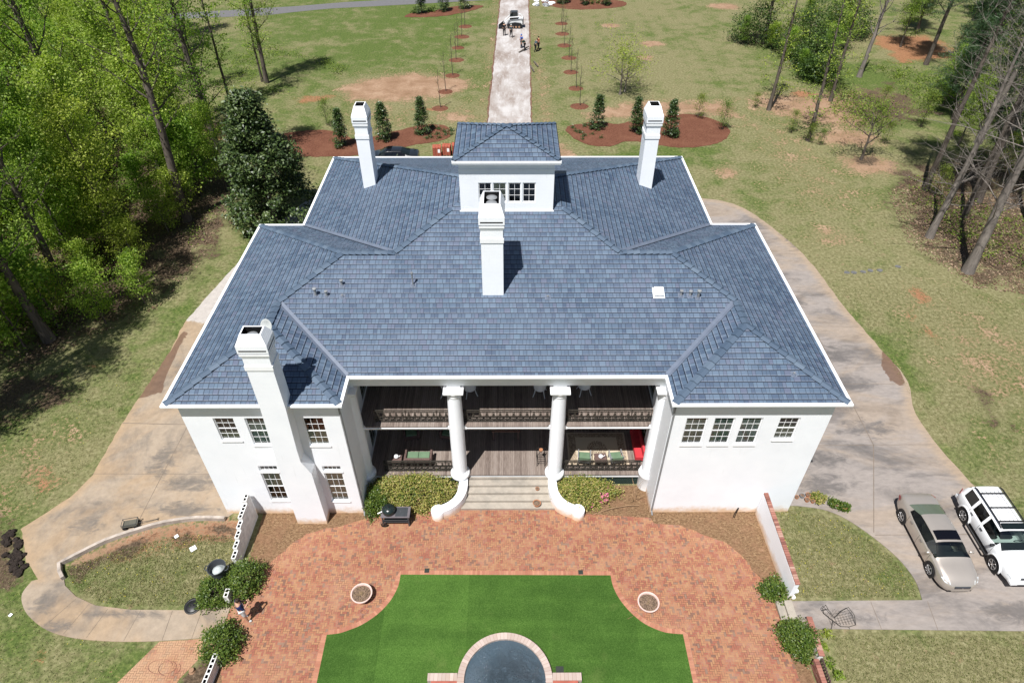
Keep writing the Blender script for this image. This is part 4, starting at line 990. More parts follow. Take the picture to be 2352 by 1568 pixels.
polyR = [(12.39, 13.32), (13.63, 13.37), (22.05, 13.25)]+oR[::-1]+[(14, 54.5), (8, 58.3), (0, 59.6), (-8, 58.8), (-14, 55.5), (-11.0, 51), (0, 54), (9, 51), (13, 46), (13.5, 20), (13.6, 19.7), (13.7, 19.66)]+island[::-1]+[(12.43, 14.63)]
wetR = [(23.62, 31.46), (23.01, 29.83), (23.05, 28.66), (23.35, 28.16), (23.76, 28.18), (23.95, 29.3), (23.9, 30.77)]
sheet('driveway_right', polyR, 0.03, M['conc_r'], {'edge': lambda x, y: np.clip(1-seg_dist(x, y, outR, False)/1.3, 0, 1), 'wet': lambda x, y: soft(x, y, wetR, 0.25), 'bright': Z0, 'stain': lambda x, y: np.maximum.reduce([.75*blob(x, y, *q) for q in ((16.3, 20.9, 2.2, 1.0), (16.5, 22.6, 2.5, .8), (17.5, 26.5, 3.2, 1.0), (19.5, 31.0, 3.0, 1.4), (19, 36.5, 2.6, 1.2), (20, 24.8, 2.4, .9), (15.5, 14, 1.6, .5), (22, 14, 2.2, .8), (18, 42, 3, 1.5), (22.3, 45, 1, 3), (20.5, 28.4, 2.5, .7))])}, 0.6)
outL = [(-14.6, 55.5), (-17.6, 50.5), (-19.2, 46), (-20.49, 40.91), (-21.72, 34.59), (-21.64, 31.72), (-21.85, 27.27), (-21.96, 25.22), (-21.9, 21.72), (-22.35, 20.34), (-23.86, 18.48), (-22.65, 16.68), (-21.61, 15.79)]
walkO = smooth_line([(-21.85, 15.7), (-21.95, 15.1), (-21.58, 14.5), (-20.97, 13.98), (-19.94, 13.42), (-18.63, 13.08), (-16.89, 12.93), (-15.06, 12.94), (-12.72, 13.1)])
walkI = [(-12.4, 14.45), (-14.26, 14.3), (-16.76, 14.33), (-18.39, 14.53), (-19.46, 14.95), (-20.21, 15.47), (-20.45, 15.82), (-21.01, 16.51), (-19.32, 17.82), (-16.98, 18.78), (-14.06, 19.02), (-13.8, 19.3)]
polyL = ragged(smooth_line(outL[:9], 3)+outL[9:])+walkO+[(-12.42, 13.12)]+walkI+[(-13.85, 33), (-11.3, 34), (-11.3, 43), (-11.0, 51)]
wetL = [(-21.28, 33.65), (-21.6, 33.2), (-21.6, 31.33), (-21.9, 30.24), (-22.1, 28.56), (-22.1, 27.21), (-21.17, 27.45), (-20.67, 27.93), (-20.91, 28.55), (-21.06, 29.84), (-21.11, 30.92), (-21.25, 32.04), (-20.92, 33.2)]
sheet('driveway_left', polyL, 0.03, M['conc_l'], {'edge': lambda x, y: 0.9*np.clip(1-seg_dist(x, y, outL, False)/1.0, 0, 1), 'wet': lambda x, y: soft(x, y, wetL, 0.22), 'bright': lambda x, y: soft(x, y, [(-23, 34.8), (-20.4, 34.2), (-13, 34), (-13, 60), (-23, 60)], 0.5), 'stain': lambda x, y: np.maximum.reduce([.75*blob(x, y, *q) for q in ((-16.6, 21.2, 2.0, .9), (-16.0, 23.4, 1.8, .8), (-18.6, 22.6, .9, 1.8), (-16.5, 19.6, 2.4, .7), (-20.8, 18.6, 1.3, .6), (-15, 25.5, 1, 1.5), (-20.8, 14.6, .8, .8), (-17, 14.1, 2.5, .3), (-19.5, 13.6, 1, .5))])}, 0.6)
# joints cast or sawn in the slabs
mb = MB()
def joint(a, b, w=0.035, z=0.034):
    a = Vector((*a, z)); b = Vector((*b, z)); w *= .75; d = (b-a).normalized(); n = Vector((-d.y, d.x, 0))*w/2; mb.add([a-n, b-n, b+n, a+n], [(0, 1, 2, 3)])
for a, b, w in (((-21.95, 25.32), (-14.1, 25.05), .06), ((-18.2, 25.2), (-18.33, 18.3), .035), ((-22.0, 21.76), (-14.1, 21.7), .03), ((-21.6, 30.0), (-14.1, 29.9), .03), ((-19.41, 14.83), (-20.16, 13.6), .025), ((-18.71, 14.59), (-19.16, 13.25), .025), ((-17.77, 14.38), (-18.1, 13.08), .025), ((-16.3, 14.3), (-16.45, 12.96), .025), ((-14.89, 14.27), (-14.83, 12.98), .025), ((-13.6, 14.3), (-13.6, 13.05), .025),
                ((19.92, 26.37), (19.88, 23.62), .05), ((20.1, 33), (19.92, 26.37), .05), ((19.88, 23.62), (19.56, 22.8), .05), ((19.56, 22.8), (17.6, 18.1), .05), ((17.6, 17.96), (24.2, 18.0), .04), ((14.0, 23.55), (23.3, 23.6), .035), ((14, 28.36), (23.2, 28.31), .03), ((14, 37.55), (22.7, 37.54), .03), ((14, 33.85), (23.1, 33.7), .03), ((14, 42.4), (22.2, 42.4), .03), ((18.53, 14.6), (18.36, 13.31), .03), ((16.0, 14.6), (15.95, 13.35), .03)): joint(a, b, w)
o = mb.build('driveway_joint', flat('joint_dirt', (0.17, 0.135, 0.105), 0.9)); o['kind'] = 'structure'
# centre drive, dusty slab with broken dark soil along its edges
eL = ragged([(-2.55, 60), (-2.28, 67.2), (-1.9, 90), (-1.43, 116), (-0.9, 140)], 0.05, 0.8); eR = ragged([(3.0, 140), (2.97, 116), (2.6, 90), (2.18, 67.2), (2.1, 60)], 0.05, 0.8)
sheet('driveway_centre', eL+eR, 0.05, M['conc_f'])
for s, E_ in ((0, eL), (1, eR)):
    P = [(x+(-0.18 if s == 0 else 0.18)+R.uniform(-.1, .08), y) for x, y in E_]; Q = E_[::-1]
    if s: sheet('driveway_edge_soil', P+Q, 0.02, flat('damp_red_soil', (0.17, 0.095, 0.06), 0.95, var=0.4, sc=4))
    else: sheet('driveway_edge_soil', P+Q, 0.02, flat('damp_brown_soil', (0.16, 0.09, 0.06), 0.95, var=0.4, sc=4))
# public road across the top
sheet('road', [(-90, 98.5), (-49.8, 105.2), (-36.4, 107.3), (-32.7, 109.0), (-27.7, 110.9), (-15.8, 113.2), (-9.7, 114.5), (-3.2, 115.9), (10, 118.5), (60, 123), (60, 128), (8, 123.5), (-8, 118.3), (-16, 116.6), (-26, 114.6), (-33.4, 112.2), (-50, 108.4), (-90, 102)], 0.02, M['asphalt'])
sheet('verge_slab', [(-28.5, 116.2), (-17, 118.8), (-17.5, 124), (-24, 124)], 0.02, M['conc_f'])
# patio
patio = [(-8.35, 18.53), (-7.28, 18.94), (-6.43, 19.11), (-3.78, 19.44), (-2.54, 19.6), (2.3, 19.6), (3.44, 19.24), (4.6, 19.15), (6.89, 18.98), (7.06, 18.64), (8.29, 18.55)]
patR = [(8.29, 18.55), (9.26, 18.06), (10.2, 17.58), (10.86, 16.87), (11.2, 16.12), (11.46, 15.61), (11.67, 14.8), (11.75, 13.6), (11.65, 12.07), (11.77, 11.14), (11.9, 8)]
patL = [(-11.4, 8), (-11.71, 11.22), (-12.05, 11.91), (-12.1, 12.9), (-12.42, 13.12), (-12.40, 14.45), (-11.72, 15.76), (-11.3, 16.42), (-10.97, 16.94), (-10.55, 17.49), (-9.85, 18.08), (-9.03, 18.45), (-8.35, 18.53)]
sheet('patio', patio+ragged(smooth_line(patR, 3), 0.05, 0.3)[1:]+ragged(patL, 0.05, 0.3)[:-1], 0.018, M['brick'])
sheet('side_path', [(-14.93, 12.92), (-12.45, 13.08), (-12.1, 12.5), (-12.93, 12.3), (-13.5, 11.4), (-14.2, 9), (-18, 9), (-15.98, 11.24)], 0.012, M['sandpath'])

cL = [(-5.07, 15.97), (-5.11, 15.38), (-5.38, 14.68), (-5.85, 14.08), (-6.45, 13.62), (-6.98, 13.38), (-7.40, 13.24), (-7.88, 13.19), (-7.88, 8)]
cR = [(4.58, 15.9), (4.63, 15.35), (4.87, 14.70), (5.30, 14.08), (5.82, 13.60), (6.48, 13.28), (6.95, 13.19), (7.36, 13.16), (7.40, 8)]
lL = smooth_line(cL[:8], 3)+cL[8:]; lR = smooth_line(cR[:8], 3)+cR[8:]
turf_poly = lL[::-1]+lR
sheet('turf', turf_poly, 0.030, M['turf'])
# soldier course round the lawn
mb = MB(); T_ = turf_poly; acc = 0
for i in range(len(T_)-1):
    p0 = Vector(T_[max(i-1, 0)]); p = Vector(T_[i]); q = Vector(T_[i+1]); q1 = Vector(T_[min(i+2, len(T_)-1)])
    na = (q-p0).normalized(); nb = (q1-p).normalized(); na = Vector((-na.y, na.x))*0.21; nb = Vector((-nb.y, nb.x))*0.21
    L = (q-p).length; a, b, c, d = p, q, q+nb, p+na
    mb.add([(a.x, a.y, .024), (b.x, b.y, .024), (c.x, c.y, .024), (d.x, d.y, .024)], [(3, 2, 1, 0)], [[(acc, .2), (acc+L, .2), (acc+L, 0), (acc, 0)]]); acc += L
o = mb.build('brick_border', M['soldier']); o['kind'] = 'structure'
# mulch beds
def bed(poly, z=0.035): return sheet('mulch_bed', ragged(smooth_line(poly+[poly[0]], 4), 0.10, 0.35)[:-1], z, M['mulch'])
bed([(-22.5, 62), (-20.5, 59.6), (-16.24, 59.3), (-13.07, 60.07), (-9.13, 62.0), (-6.6, 63.0), (-6.0, 64.8), (-6.84, 66.6), (-9.0, 66.6), (-12.1, 64.9), (-15.3, 63.2), (-17.0, 64.5), (-19.5, 65.5), (-23, 64.5)])
bed([(6.04, 66.37), (5.75, 65.28), (6.41, 63.38), (7.67, 61.86), (9.79, 61.5), (11.6, 62.6), (13.8, 62.2), (16.54, 61.13), (20.13, 61.91), (22.15, 63.95), (22.47, 66.1), (21.56, 68.01), (19.97, 69.18), (18.18, 69.34), (14.29, 68.3), (11.3, 66.91), (9.09, 67.48)])
bed([(-15.7, 106.1), (-15.18, 108.0), (-12, 109.2), (-8.5, 112), (-4.43, 112.5), (-4.6, 111.0), (-7.8, 107.9), (-11.4, 106.3)])
bed([(5.42, 113.32), (8.14, 110.79), (12.17, 110.2), (17.62, 111.9), (18.0, 115), (12, 117), (5.62, 115.8)])
ringsL = [(-6.41, 101.41), (-6.58, 96.61), (-6.85, 91.86), (-6.8, 86.96), (-6.9, 81.34), (-7.37, 76.08), (-7.6, 71.16)]
ringsR = [(7.55, 102.81), (7.36, 97.9), (7.33, 92.73), (7.6, 87.76), (7.45, 82.47), (7.65, 77.09), (7.64, 71.68)]
for k, (x, y) in enumerate(ringsL+ringsR):
    if (x, y) == ringsL[4]: pass
    rr = R.uniform(0.85, 1.05); P = [(x+rr*(1+R.uniform(-.07, .07))*math.cos(a*math.pi/9), y+0.9*rr*(1+R.uniform(-.07, .07))*math.sin(a*math.pi/9)) for a in range(18)]
    mb = MB(); n = 18; vs = [(a, b, 0.0) for a, b in P]+[(x+(a-x)*.7, y+(b-y)*.7, .10) for a, b in P]+[(x, y, .13)]
    mb.add(vs, [(i, (i+1) % n, n+(i+1) % n, n+i) for i in range(n)]+[(n+i, n+(i+1) % n, 2*n) for i in range(n)]); o = mb.build('mulch_ring', M['mulch']); o['kind'] = 'structure'
# pool -------------------------------------------------------------------------
pool = thing('pool', 'round ended raised pool with pale coping and rippled dark water in the green turf', 'pool', (-0.25, 11.22, 0))
mb = MB(); acc = 0; N = 28
def arc(r, k): a = math.pi*k/N; return (r*math.cos(a), r*math.sin(a))
pts_o = [(1.93, -3)]+[arc(1.93, k) for k in range(N+1)]+[(-1.93, -3)]; pts_i = [(1.65, -3)]+[arc(1.65, k) for k in range(N+1)]+[(-1.65, -3)]
for i in range(len(pts_o)-1):
    a, b, c, d = pts_o[i], pts_o[i+1], pts_i[i+1], pts_i[i]; L = math.hypot(b[0]-a[0], b[1]-a[1]); zt = 0.26
    mb.add([(*a, zt), (*b, zt), (*c, zt), (*d, zt)], [(0, 1, 2, 3)], [[(acc, 0), (acc+L, 0), (acc+L, .2), (acc, .2)]])
    mb.add([(*a, 0), (*b, 0), (*b, zt), (*a, zt)], [(0, 1, 2, 3)], [[(acc, 0), (acc+L, 0), (acc+L, .2), (acc, .2)]])
    mb.add([(*c, 0.02), (*d, 0.02), (*d, zt), (*c, zt)], [(0, 1, 2, 3)], [[(acc, 0), (acc+L, 0), (acc+L, .2), (acc, .2)]]); acc += L
for s in (-1, 1):
    xa, xb = (1.932, 3.10) if s > 0 else (-3.13, -1.932)
    mb.add([(xa, -0.03, .262), (xb, -0.03, .262), (xb, 0.27, .262), (xa, 0.27, .262), (xa, -0.03, 0), (xb, -0.03, 0), (xb, .27, 0), (xa, .27, 0)], [(0, 1, 2, 3), (4, 5, 1, 0), (5, 6, 2, 1), (6, 7, 3, 2), (7, 4, 0, 3)], [[(xa, 0), (xb, 0), (xb, .2), (xa, .2)]]*5)
mb.build('coping', M['coping'], pool)
mb = MB()
for s in (-1, 1):
    xa, xb = (1.932, 2.95) if s > 0 else (-2.98, -1.932); mb2 = MB(); mb2.box(xa, xb, -3, -0.034, 0, 0.24); mb2.build('side_basin_wall', flat('red_brick_wall', (0.34, 0.10, 0.07), 0.85), pool)
mb = MB(); mb.add([(x, y, 0.15) for x, y in pts_i], [tuple(range(len(pts_i)))]); mb.build('water', M['water'], pool)
# floor grates
for k, (x, y, r, lab) in enumerate(((-3.88, 16.17, .11, 'small square drain grate in the brick at the left end of the turf edge'), (3.22, 16.06, .11, 'small square drain grate in the brick at the right end of the turf edge'), (2.0, 11.68, .16, 'dark square drain grate set in the turf right of the pool'))):
    mb = MB(); z = 0.034 if k == 2 else 0.022; mb.box(x-r, x+r, y-r, y+r, z-.02, z+.006)
    for i in range(5): mb.box(x-r+.02+i*(2*r-.04)/4.3, x-r+.035+i*(2*r-.04)/4.3, y-r*.85, y+r*.85, z+.006, z+.012)
    tag(mb.build('drain_grate', M['grate']), lab, 'drain grate')

# ------------------------------------------------------------------ walls and steps of the garden
def part(mb, name, mat, parent, **k): return mb.build(name, mat, parent, **k)
# right: white wall with a brick cap, running away from the camera
def cap_course(mb, p, q, w, z0, z1):
    """row of loose brick ends along the top"""
    p = Vector(p); q = Vector(q); d = q-p; n = int(d.length/0.115); s = d/n; u = d.normalized(); nn = Vector((u.y, -u.x, 0))*w/2
    for i in range(n):
        a = p+s*i+u*0.006; b = p+s*(i+1)-u*0.006; dz = R.uniform(-.006, .006)
        vs = [a-nn, b-nn, b+nn, a+nn]; za = z0+(z1-z0)*i/n+dz
        mb.add([(v.x, v.y, za-.07) for v in vs]+[(v.x, v.y, za) for v in vs], [(0, 3, 2, 1), (4, 5, 6, 7), (0, 1, 5, 4), (1, 2, 6, 5), (2, 3, 7, 6), (3, 0, 4, 7)])
gcap = G('red_brown_cap_brick', 0.85, 0.15); gcap.color(gcap.ramp(gcap.island(), [(0, (0.17, 0.075, 0.06)), (0.5, (0.30, 0.13, 0.10)), (0.85, (0.33, 0.17, 0.13)), (1, (0.40, 0.26, 0.21))])); M['capbrick'] = gcap.m
w = thing('garden_wall', 'white painted wall with red brick cap running from the right wing down to the side steps', 'wall', (12.35, 14.7, 0))
mb = MB(); mb.add([(-0.05, 0, 0), (0.15, 0, 0), (0.0, 4.52, 0), (-0.19, 4.52, 0), (-0.05, 0, 1.33), (0.15, 0, 1.33), (0.0, 4.52, 1.68), (-0.19, 4.52, 1.68)], [(0, 3, 2, 1), (4, 5, 6, 7), (0, 1, 5, 4), (1, 2, 6, 5), (2, 3, 7, 6), (3, 0, 4, 7)]); part(mb, 'wall_body', M['wall'], w)
mb = MB(); cap_course(mb, (0.06, -0.03, 0), (-0.09, 4.5, 0), 0.205, 1.405, 1.752); part(mb, 'cap_bricks', M['capbrick'], w); w.children[-1]['kind'] = 'stuff'
mb = MB(); mb.lathe([(0.03, 0), (0.03, 0.12), (0.07, 0.14), (0.10, 0.2), (0.10, 0.25), (0.05, 0.26)], (0.26, 0.12, 0.35), 12); mb.lathe([(0.11, 0), (0.11, 0.03)], (0.26, 0.12, 0.03), 12); part(mb, 'tap_fitting', M['trim'], w)
w = thing('garden_wall', 'low white wall with brick cap beyond the side steps at the bottom right', 'wall', (12.75, 12.0, 0))
mb = MB(); mb.add([(-0.13, 0, 0), (0.07, 0, 0), (0.20, 1.75, 0), (0.02, 1.75, 0), (-0.13, 0, 0.52), (0.07, 0, 0.52), (0.20, 1.75, 0.3), (0.02, 1.75, 0.3)], [(0, 3, 2, 1), (4, 5, 6, 7), (0, 1, 5, 4), (1, 2, 6, 5), (2, 3, 7, 6), (3, 0, 4, 7)]); part(mb, 'wall_body', M['wall'], w)
mb = MB(); cap_course(mb, (-0.02, -0.02, 0), (0.12, 1.75, 0), 0.23, 0.59, 0.37); part(mb, 'cap_bricks', M['capbrick'], w)
w = thing('brick_pier', 'brown brick retaining wall with a dark picket side at the bottom right edge', 'wall', (12.7, 10.6, 0))
mb = MB()
for k in range(8): cap_course(mb, (-0.18, -1.2, 0), (-0.22, 1.3, 0), 0.2, 0.07+k*.062, 0.07+k*.062)
part(mb, 'cap_bricks', M['capbrick'], w); w.children[-1]['kind'] = 'stuff'
mb = MB()
for k in range(20): mb.beam((0.02, 1.25-k*.12, 0), (0.02, 1.25-k*.12, 0.62), 0.022, 0.07)
mb.box(-.0, .04, -1.2, 1.3, .10, .15); mb.box(-.0, .04, -1.2, 1.3, .50, .55); part(mb, 'picket_panel', M['wicker'], w)
st = thing('side_steps', 'two shallow stone steps between the brick patio and the right hand path', 'steps', (12.1, 14.15, 0))
for k, (a, b, z) in enumerate(((-0.36, -0.03, .11), (-0.02, 0.33, .20))):
    mb = MB(); mb.box(a, b, -0.42, 0.44, 0, z); part(mb, 'tread', M['step'], st, bevel=.01)
# left: stepped hollow cinder block wall
def cinder(name, label, x0, y0, dx, dy, n, h0, h1, base_y=None):
    w = thing(name, label, 'wall', (x0, y0, 0)); u = Vector((dx, dy, 0)).normalized(); nn = Vector((u.y, -u.x, 0)); L = 0.40; H = 0.20
    mb = MB(); tp = MB()
    for i in range(n):
        t = i/(max(1, n-1)); h = round((h0+(h1-h0)*t)/H)*H; a = u*(L*i); wd = 0.10; jz = R.uniform(-.01, .01)
        A_ = a+u*.004; B_ = a+u*(L-.004)
        def quad(m, p, q, r, s): m.add([p, q, r, s], [(0, 1, 2, 3)])
        lo = [A_-nn*wd, B_-nn*wd, B_+nn*wd, A_+nn*wd]; up = [v+Vector((0, 0, h+jz)) for v in lo]
        mb.add(lo+up, [(0, 1, 5, 4), (1, 2, 6, 5), (2, 3, 7, 6), (3, 0, 4, 7)])
        # top with two cells
        c = [0, .035, .175, .22, .36, L-.008]; ww = [-wd, -.06, .06, wd]
        P = lambda i_, j_, z=0: A_+u*c[i_]+nn*ww[j_]+Vector((0, 0, h+jz+z))
        for ii in range(5):
            for jj in range(3):
                if jj == 1 and ii in (1, 3):
                    q = [P(ii, 1), P(ii+1, 1), P(ii+1, 2), P(ii, 2)]; d = [P(ii, 1, -.2), P(ii+1, 1, -.2), P(ii+1, 2, -.2), P(ii, 2, -.2)]
                    tp.add(q+d, [(0, 4, 5, 1), (1, 5, 6, 2), (2, 6, 7, 3), (3, 7, 4, 0), (4, 7, 6, 5)])
                else: mb.add([P(ii, jj), P(ii, jj+1), P(ii+1, jj+1), P(ii+1, jj)], [(3, 2, 1, 0)])
    part(mb, 'block_course', M['cement'], w); part(tp, 'block_cell', M['dark'], w); return w
cinder('cinder_block_wall', 'white hollow cinder block wall stepping down from the left wing to the lawn', -12.62, 19.15, -0.02, -1, 7, 1.85, 0.85)
cinder('cinder_block_wall', 'short white cinder block pier between the two green bushes on the left', -12.52, 15.0, 0.0, -1, 1, 0.6, 0.6)
cinder('cinder_block_wall', 'white cinder block wall with a black shadow at the bottom left', -12.10, 12.15, -0.08, -1, 6, 0.6, 0.6)
# low stone kerb round the island bed on the left
kb = thing('stone_kerb', 'curved pale kerb wall around the soil bed on the left lawn', 'kerb', (-18, 17.8, 0))
mb = MB(); C_ = smooth_line([(-14.06, 18.93), (-15.5, 18.95), (-16.98, 18.70), (-18.2, 18.25), (-19.32, 17.74), (-20.2, 17.1), (-20.95, 16.5)], 3)+[(-20.72, 16.1), (-20.42, 15.78)]
for i in range(len(C_)-1):
    a = Vector((*C_[i], 0)); b = Vector((*C_[i+1], 0)); p0 = Vector((*C_[max(i-1, 0)], 0)); q1 = Vector((*C_[min(i+2, len(C_)-1)], 0))
    n0 = (b-p0).normalized(); n1 = (q1-a).normalized(); n0 = Vector((n0.y, -n0.x, 0))*.075; n1 = Vector((n1.y, -n1.x, 0))*.075; h = 0.24
    vs = [a-n0, b-n1, b+n1, a+n0]; vs = [v-Vector((-18, 17.8, 0)) for v in vs]; mb.add(vs+[v+Vector((0, 0, h)) for v in vs], [(0, 3, 2, 1), (4, 5, 6, 7), (0, 1, 5, 4), (2, 3, 7, 6)]+([(3, 0, 4, 7)] if i == 0 else [])+([(1, 2, 6, 5)] if i == len(C_)-2 else []))
bm_ = bmesh.new(); o = part(mb, 'kerb_stone', M['kerb'], kb); bm_.from_mesh(o.data); bmesh.ops.recalc_face_normals(bm_, faces=bm_.faces); bm_.to_mesh(o.data); bm_.free()

# ------------------------------------------------------------------ vehicles
gcg = G('tinted_car_glass', .03, .6); _t = gcg.node('ShaderNodeBsdfTransparent'); _t.inputs[0].default_value = (.55, .64, .60, 1); _g = gcg.node('ShaderNodeBsdfGlossy'); _g.inputs['Roughness'].default_value = .02; _m = gcg.node('ShaderNodeMixShader'); _f = gcg.node('ShaderNodeFresnel'); gcg.put(_m.inputs[0], gcg.ma('ADD', _f.outputs[0], .05)); gcg.t.links.new(_t.outputs[0], _m.inputs[1]); gcg.t.links.new(_g.outputs[0], _m.inputs[2]); gcg.t.links.new(_m.outputs[0], gcg.out.inputs[0]); M['carglass'] = gcg.m
M['sunroofglass'] = G('black_sunroof_glass', .04, .5).color((.004, .004, .006)).m
M['seat'] = flat('beige_leather', (.42, .36, .28), .6); M['dash'] = flat('dark_dashboard', (.03, .03, .032), .6)
def car(name, label, loc, rz, spec):
    root = thing(name, label, 'car', loc, rz)
    X = spec['x']; n = len(X)
    def ip(key, x): return float(np.interp(x, *zip(*spec[key])))
    grid = []
    for x in X:
        w = ip('w', x); zb = ip('belt', x); zc = ip('top', x); c = ip('cab', x); zs = ip('sill', x); wr = spec['wr']
        mixf = lambda a, b: a*(1-c)+b*c
        row = [(0, zs), (w*.88, zs), (w*.975, zs+.07), (w*1.0, zs+(zb-zs)*.45), (w*.985, zb-.03), (w*.955, zb+.012),
               (mixf(w*.90, w*.925), mixf(zb+(zc-zb)*.45, zb+.03)), (mixf(w*.84, wr+.015), mixf(zb+(zc-zb)*.70, zc-.085)), (mixf(w*.68, wr-.05), mixf(zb+(zc-zb)*.86, zc-.03)), (mixf(w*.36, wr*.5), mixf(zb+(zc-zb)*.97, zc-.004)), (0, zc)]
        grid.append([(x, y, z) for y, z in row])
    m = len(grid[0]); sets = {}
    def face_kind(i, j):
        xm = (X[i]+X[i+1])/2
        if spec['ws'][0] < xm < spec['ws'][1] and j >= 7: return 'windshield'
        if spec['rw'][0] < xm < spec['rw'][1] and j >= 7: return 'rear_window'
        if j == 6:
            for a, b in spec['side']:
                if a < xm < b: return 'side_window'
        if spec.get('sun') and spec['sun'][0] < xm < spec['sun'][1] and j >= 8: return 'sunroof'
        return 'body'
    for i in range(n-1):
        for j in range(m-1):
            sets.setdefault(face_kind(i, j), []).append((i, j))
    for kind, cells in sets.items():
        mats = {'body': spec['paint'], 'windshield': M['carglass'], 'rear_window': spec.get('rearglass', M['carglass']), 'side_window': M['carglass'], 'sunroof': M['sunroofglass']}
        sides = [0] if kind != 'side_window' else [1, -1]
        for sd_ in sides:
            mb = MB(); idx = {}
            for (i, j) in cells:
                for s in ((1, -1) if sd_ == 0 else (sd_,)):
                    q = []
                    for (a, b) in ((i, j), (i+1, j), (i+1, j+1), (i, j+1)):
                        key = (a, b, s if grid[a][b][1] > 1e-6 else 0)
                        if key not in idx:
                            idx[key] = len(mb.v); p = grid[a][b]; d = 0.006 if kind not in ('body', 'sunroof') else (0.012 if kind == 'sunroof' else 0); mb.v.append((p[0], s*p[1], p[2]-(0.004 if d == 0.006 else -d)))
                        q.append(idx[key])
                    if len(set(q)) < 3: continue
                    q = list(dict.fromkeys(q)); mb.f.append(q if s < 0 else q[::-1]); mb.uv.append(None)
            if kind == 'body':
                for e in (0, n-1):
                    lo = [(e, j, 1) for j in range(m)]; ring_ = []
                    for (a, b, s) in lo: k_ = (a, b, s if grid[a][b][1] > 1e-6 else 0); ring_.append(idx[k_])
                    for (a, b, s) in [(e, j, -1) for j in range(m-1, -1, -1)]:
                        k_ = (a, b, s if grid[a][b][1] > 1e-6 else 0)
                        if idx[k_] not in ring_: ring_.append(idx[k_])
                    mb.f.append(ring_ if e else ring_[::-1]); mb.uv.append(None)
            o = mb.build(kind, mats[kind], root, smooth=True)
            bb = bmesh.new(); bb.from_mesh(o.data)
            if kind == 'body': bmesh.ops.recalc_face_normals(bb, faces=bb.faces)
            bb.to_mesh(o.data); bb.free(); o.data.set_sharp_from_angle(angle=math.radians(38))
    wr_ = spec['wheel']; prof = [(-0.11, .6), (-.11, .93), (-.08, .99), (0, 1.0), (.08, .99), (.11, .93), (.11, .66)]
    for wx in spec['axles']:
        wbody = ip('w', wx)
        for s in (1, -1):
            mb = MB(); Mx = Matrix.Translation((wx, s*(wbody-0.085), wr_)) @ Matrix.Rotation(math.radians(90), 4, 'X')
            tyre = MB(); tyre.lathe([(r*wr_, z) for z, r in prof], (0, 0, 0), 28); tyre.v = [tuple(Mx @ Vector(p)) for p in tyre.v]; t = part(tyre, 'wheel', M['rubber'], root, smooth='auto')
            rim = MB(); sg = -1 if s > 0 else 1; rim.lathe([(wr_*.64, sg*.105), (wr_*.66, sg*.112), (wr_*.60, sg*.118), (wr_*.56, sg*.085)][::1], (0, 0, 0), 28, closed=False)
            for k in range(spec['spokes']):
                a = 2*math.pi*k/spec['spokes']; rim.beam((wr_*.08*math.cos(a), wr_*.08*math.sin(a), sg*.112), (wr_*.62*math.cos(a), wr_*.62*math.sin(a), sg*.108), .03, spec.get('spw', .055), 0)
            rim.lathe([(wr_*.13, sg*.10), (wr_*.13, sg*.125), (wr_*.05, sg*.13)], (0, 0, 0), 12); rim.v = [tuple(Mx @ Vector(p)) for p in rim.v]; part(rim, 'rim', M['alloy'], t)
            well = MB(); well.lathe([(wr_*1.16, 0), (wr_*1.16, .012)], (0, 0, 0), 28); Mw = Matrix.Translation((wx, s*(wbody+0.001)-s*.006+(0 if s < 0 else 0), wr_+.02)) @ Matrix.Rotation(math.radians(90), 4, 'X'); well.v = [tuple(Mw @ Vector(p)) for p in well.v]
            well.v = [(x_, y_, z_) for x_, y_, z_ in well.v]; part(well, 'wheel_arch', M['black'], root)
    # cabin
    xc_ = spec['ws'][0]; zb_ = ip('belt', xc_)
    mb = MB(); mb.box(spec['axles'][0]+.1, spec['ws'][1]-.02, -.68, .68, .32, .36); part(mb, 'cabin_floor', M['dash'], root)
    mb = MB(); mb.box(spec['ws'][0]+.15, spec['ws'][1]+.05, -.70, .70, zb_-.22, zb_-.03); part(mb, 'dashboard', M['dash'], root, bevel=.03)
    mb = MB(); mb.tube([(xc_+.12+.05*math.sin(a*.5), .36+.17*math.cos(a*.5), zb_+.03+.15*math.sin(a*.5)) for a in range(14)], .016, 6); part(mb, 'steering_wheel', M['dash'], root)
    for sx in spec.get('seats', (-.15, -1.05)):
        for sy in (-.36, .36):
            mb = MB(); mb.box(sx-.25, sx+.25, sy-.25, sy+.25, .50, .64); mb.add([(sx-.25, sy-.24, .6), (sx-.10, sy-.24, .6), (sx-.10, sy+.24, .6), (sx-.25, sy+.24, .6), (sx-.42, sy-.2, zb_+.20), (sx-.30, sy-.2, zb_+.20), (sx-.30, sy+.2, zb_+.20), (sx-.42, sy+.2, zb_+.20)], [(0, 3, 2, 1), (4, 5, 6, 7), (0, 1, 5, 4), (1, 2, 6, 5), (2, 3, 7, 6), (3, 0, 4, 7)]); mb.box(sx-.42, sx-.33, sy-.12, sy+.12, zb_+.205, zb_+(.34 if sx > -.5 else .24)); part(mb, 'seat', M['seat'] if spec.get('beige') else M['dash'], root, bevel=.03)
    # door seams and handles
    for s in (1, -1):
        for xd in spec['seams']:
            wv = ip('w', xd); zs = ip('sill', xd)+.07; zt = ip('belt', xd); mb = MB(); mb.tube([(xd, s*(wv*.975+.001), zs), (xd, s*(wv+.001), zs+(zt-zs)*.5), (xd, s*(wv*.985+.001), zt-.03), (xd, s*(wv*.957), zt+.012)], .006, 4); part(mb, 'door_seam', M['black'], root)
        for xh in spec['handles']: wv = ip('w', xh); zt = ip('belt', xh)-.10; mb = MB(); mb.box(xh-.09, xh+.09, min(s*(wv-.01), s*(wv+.025)), max(s*(wv-.01), s*(wv+.025)), zt-.015, zt+.015); part(mb, 'door_handle', spec.get('mirror_mat', M['chrome']), root)
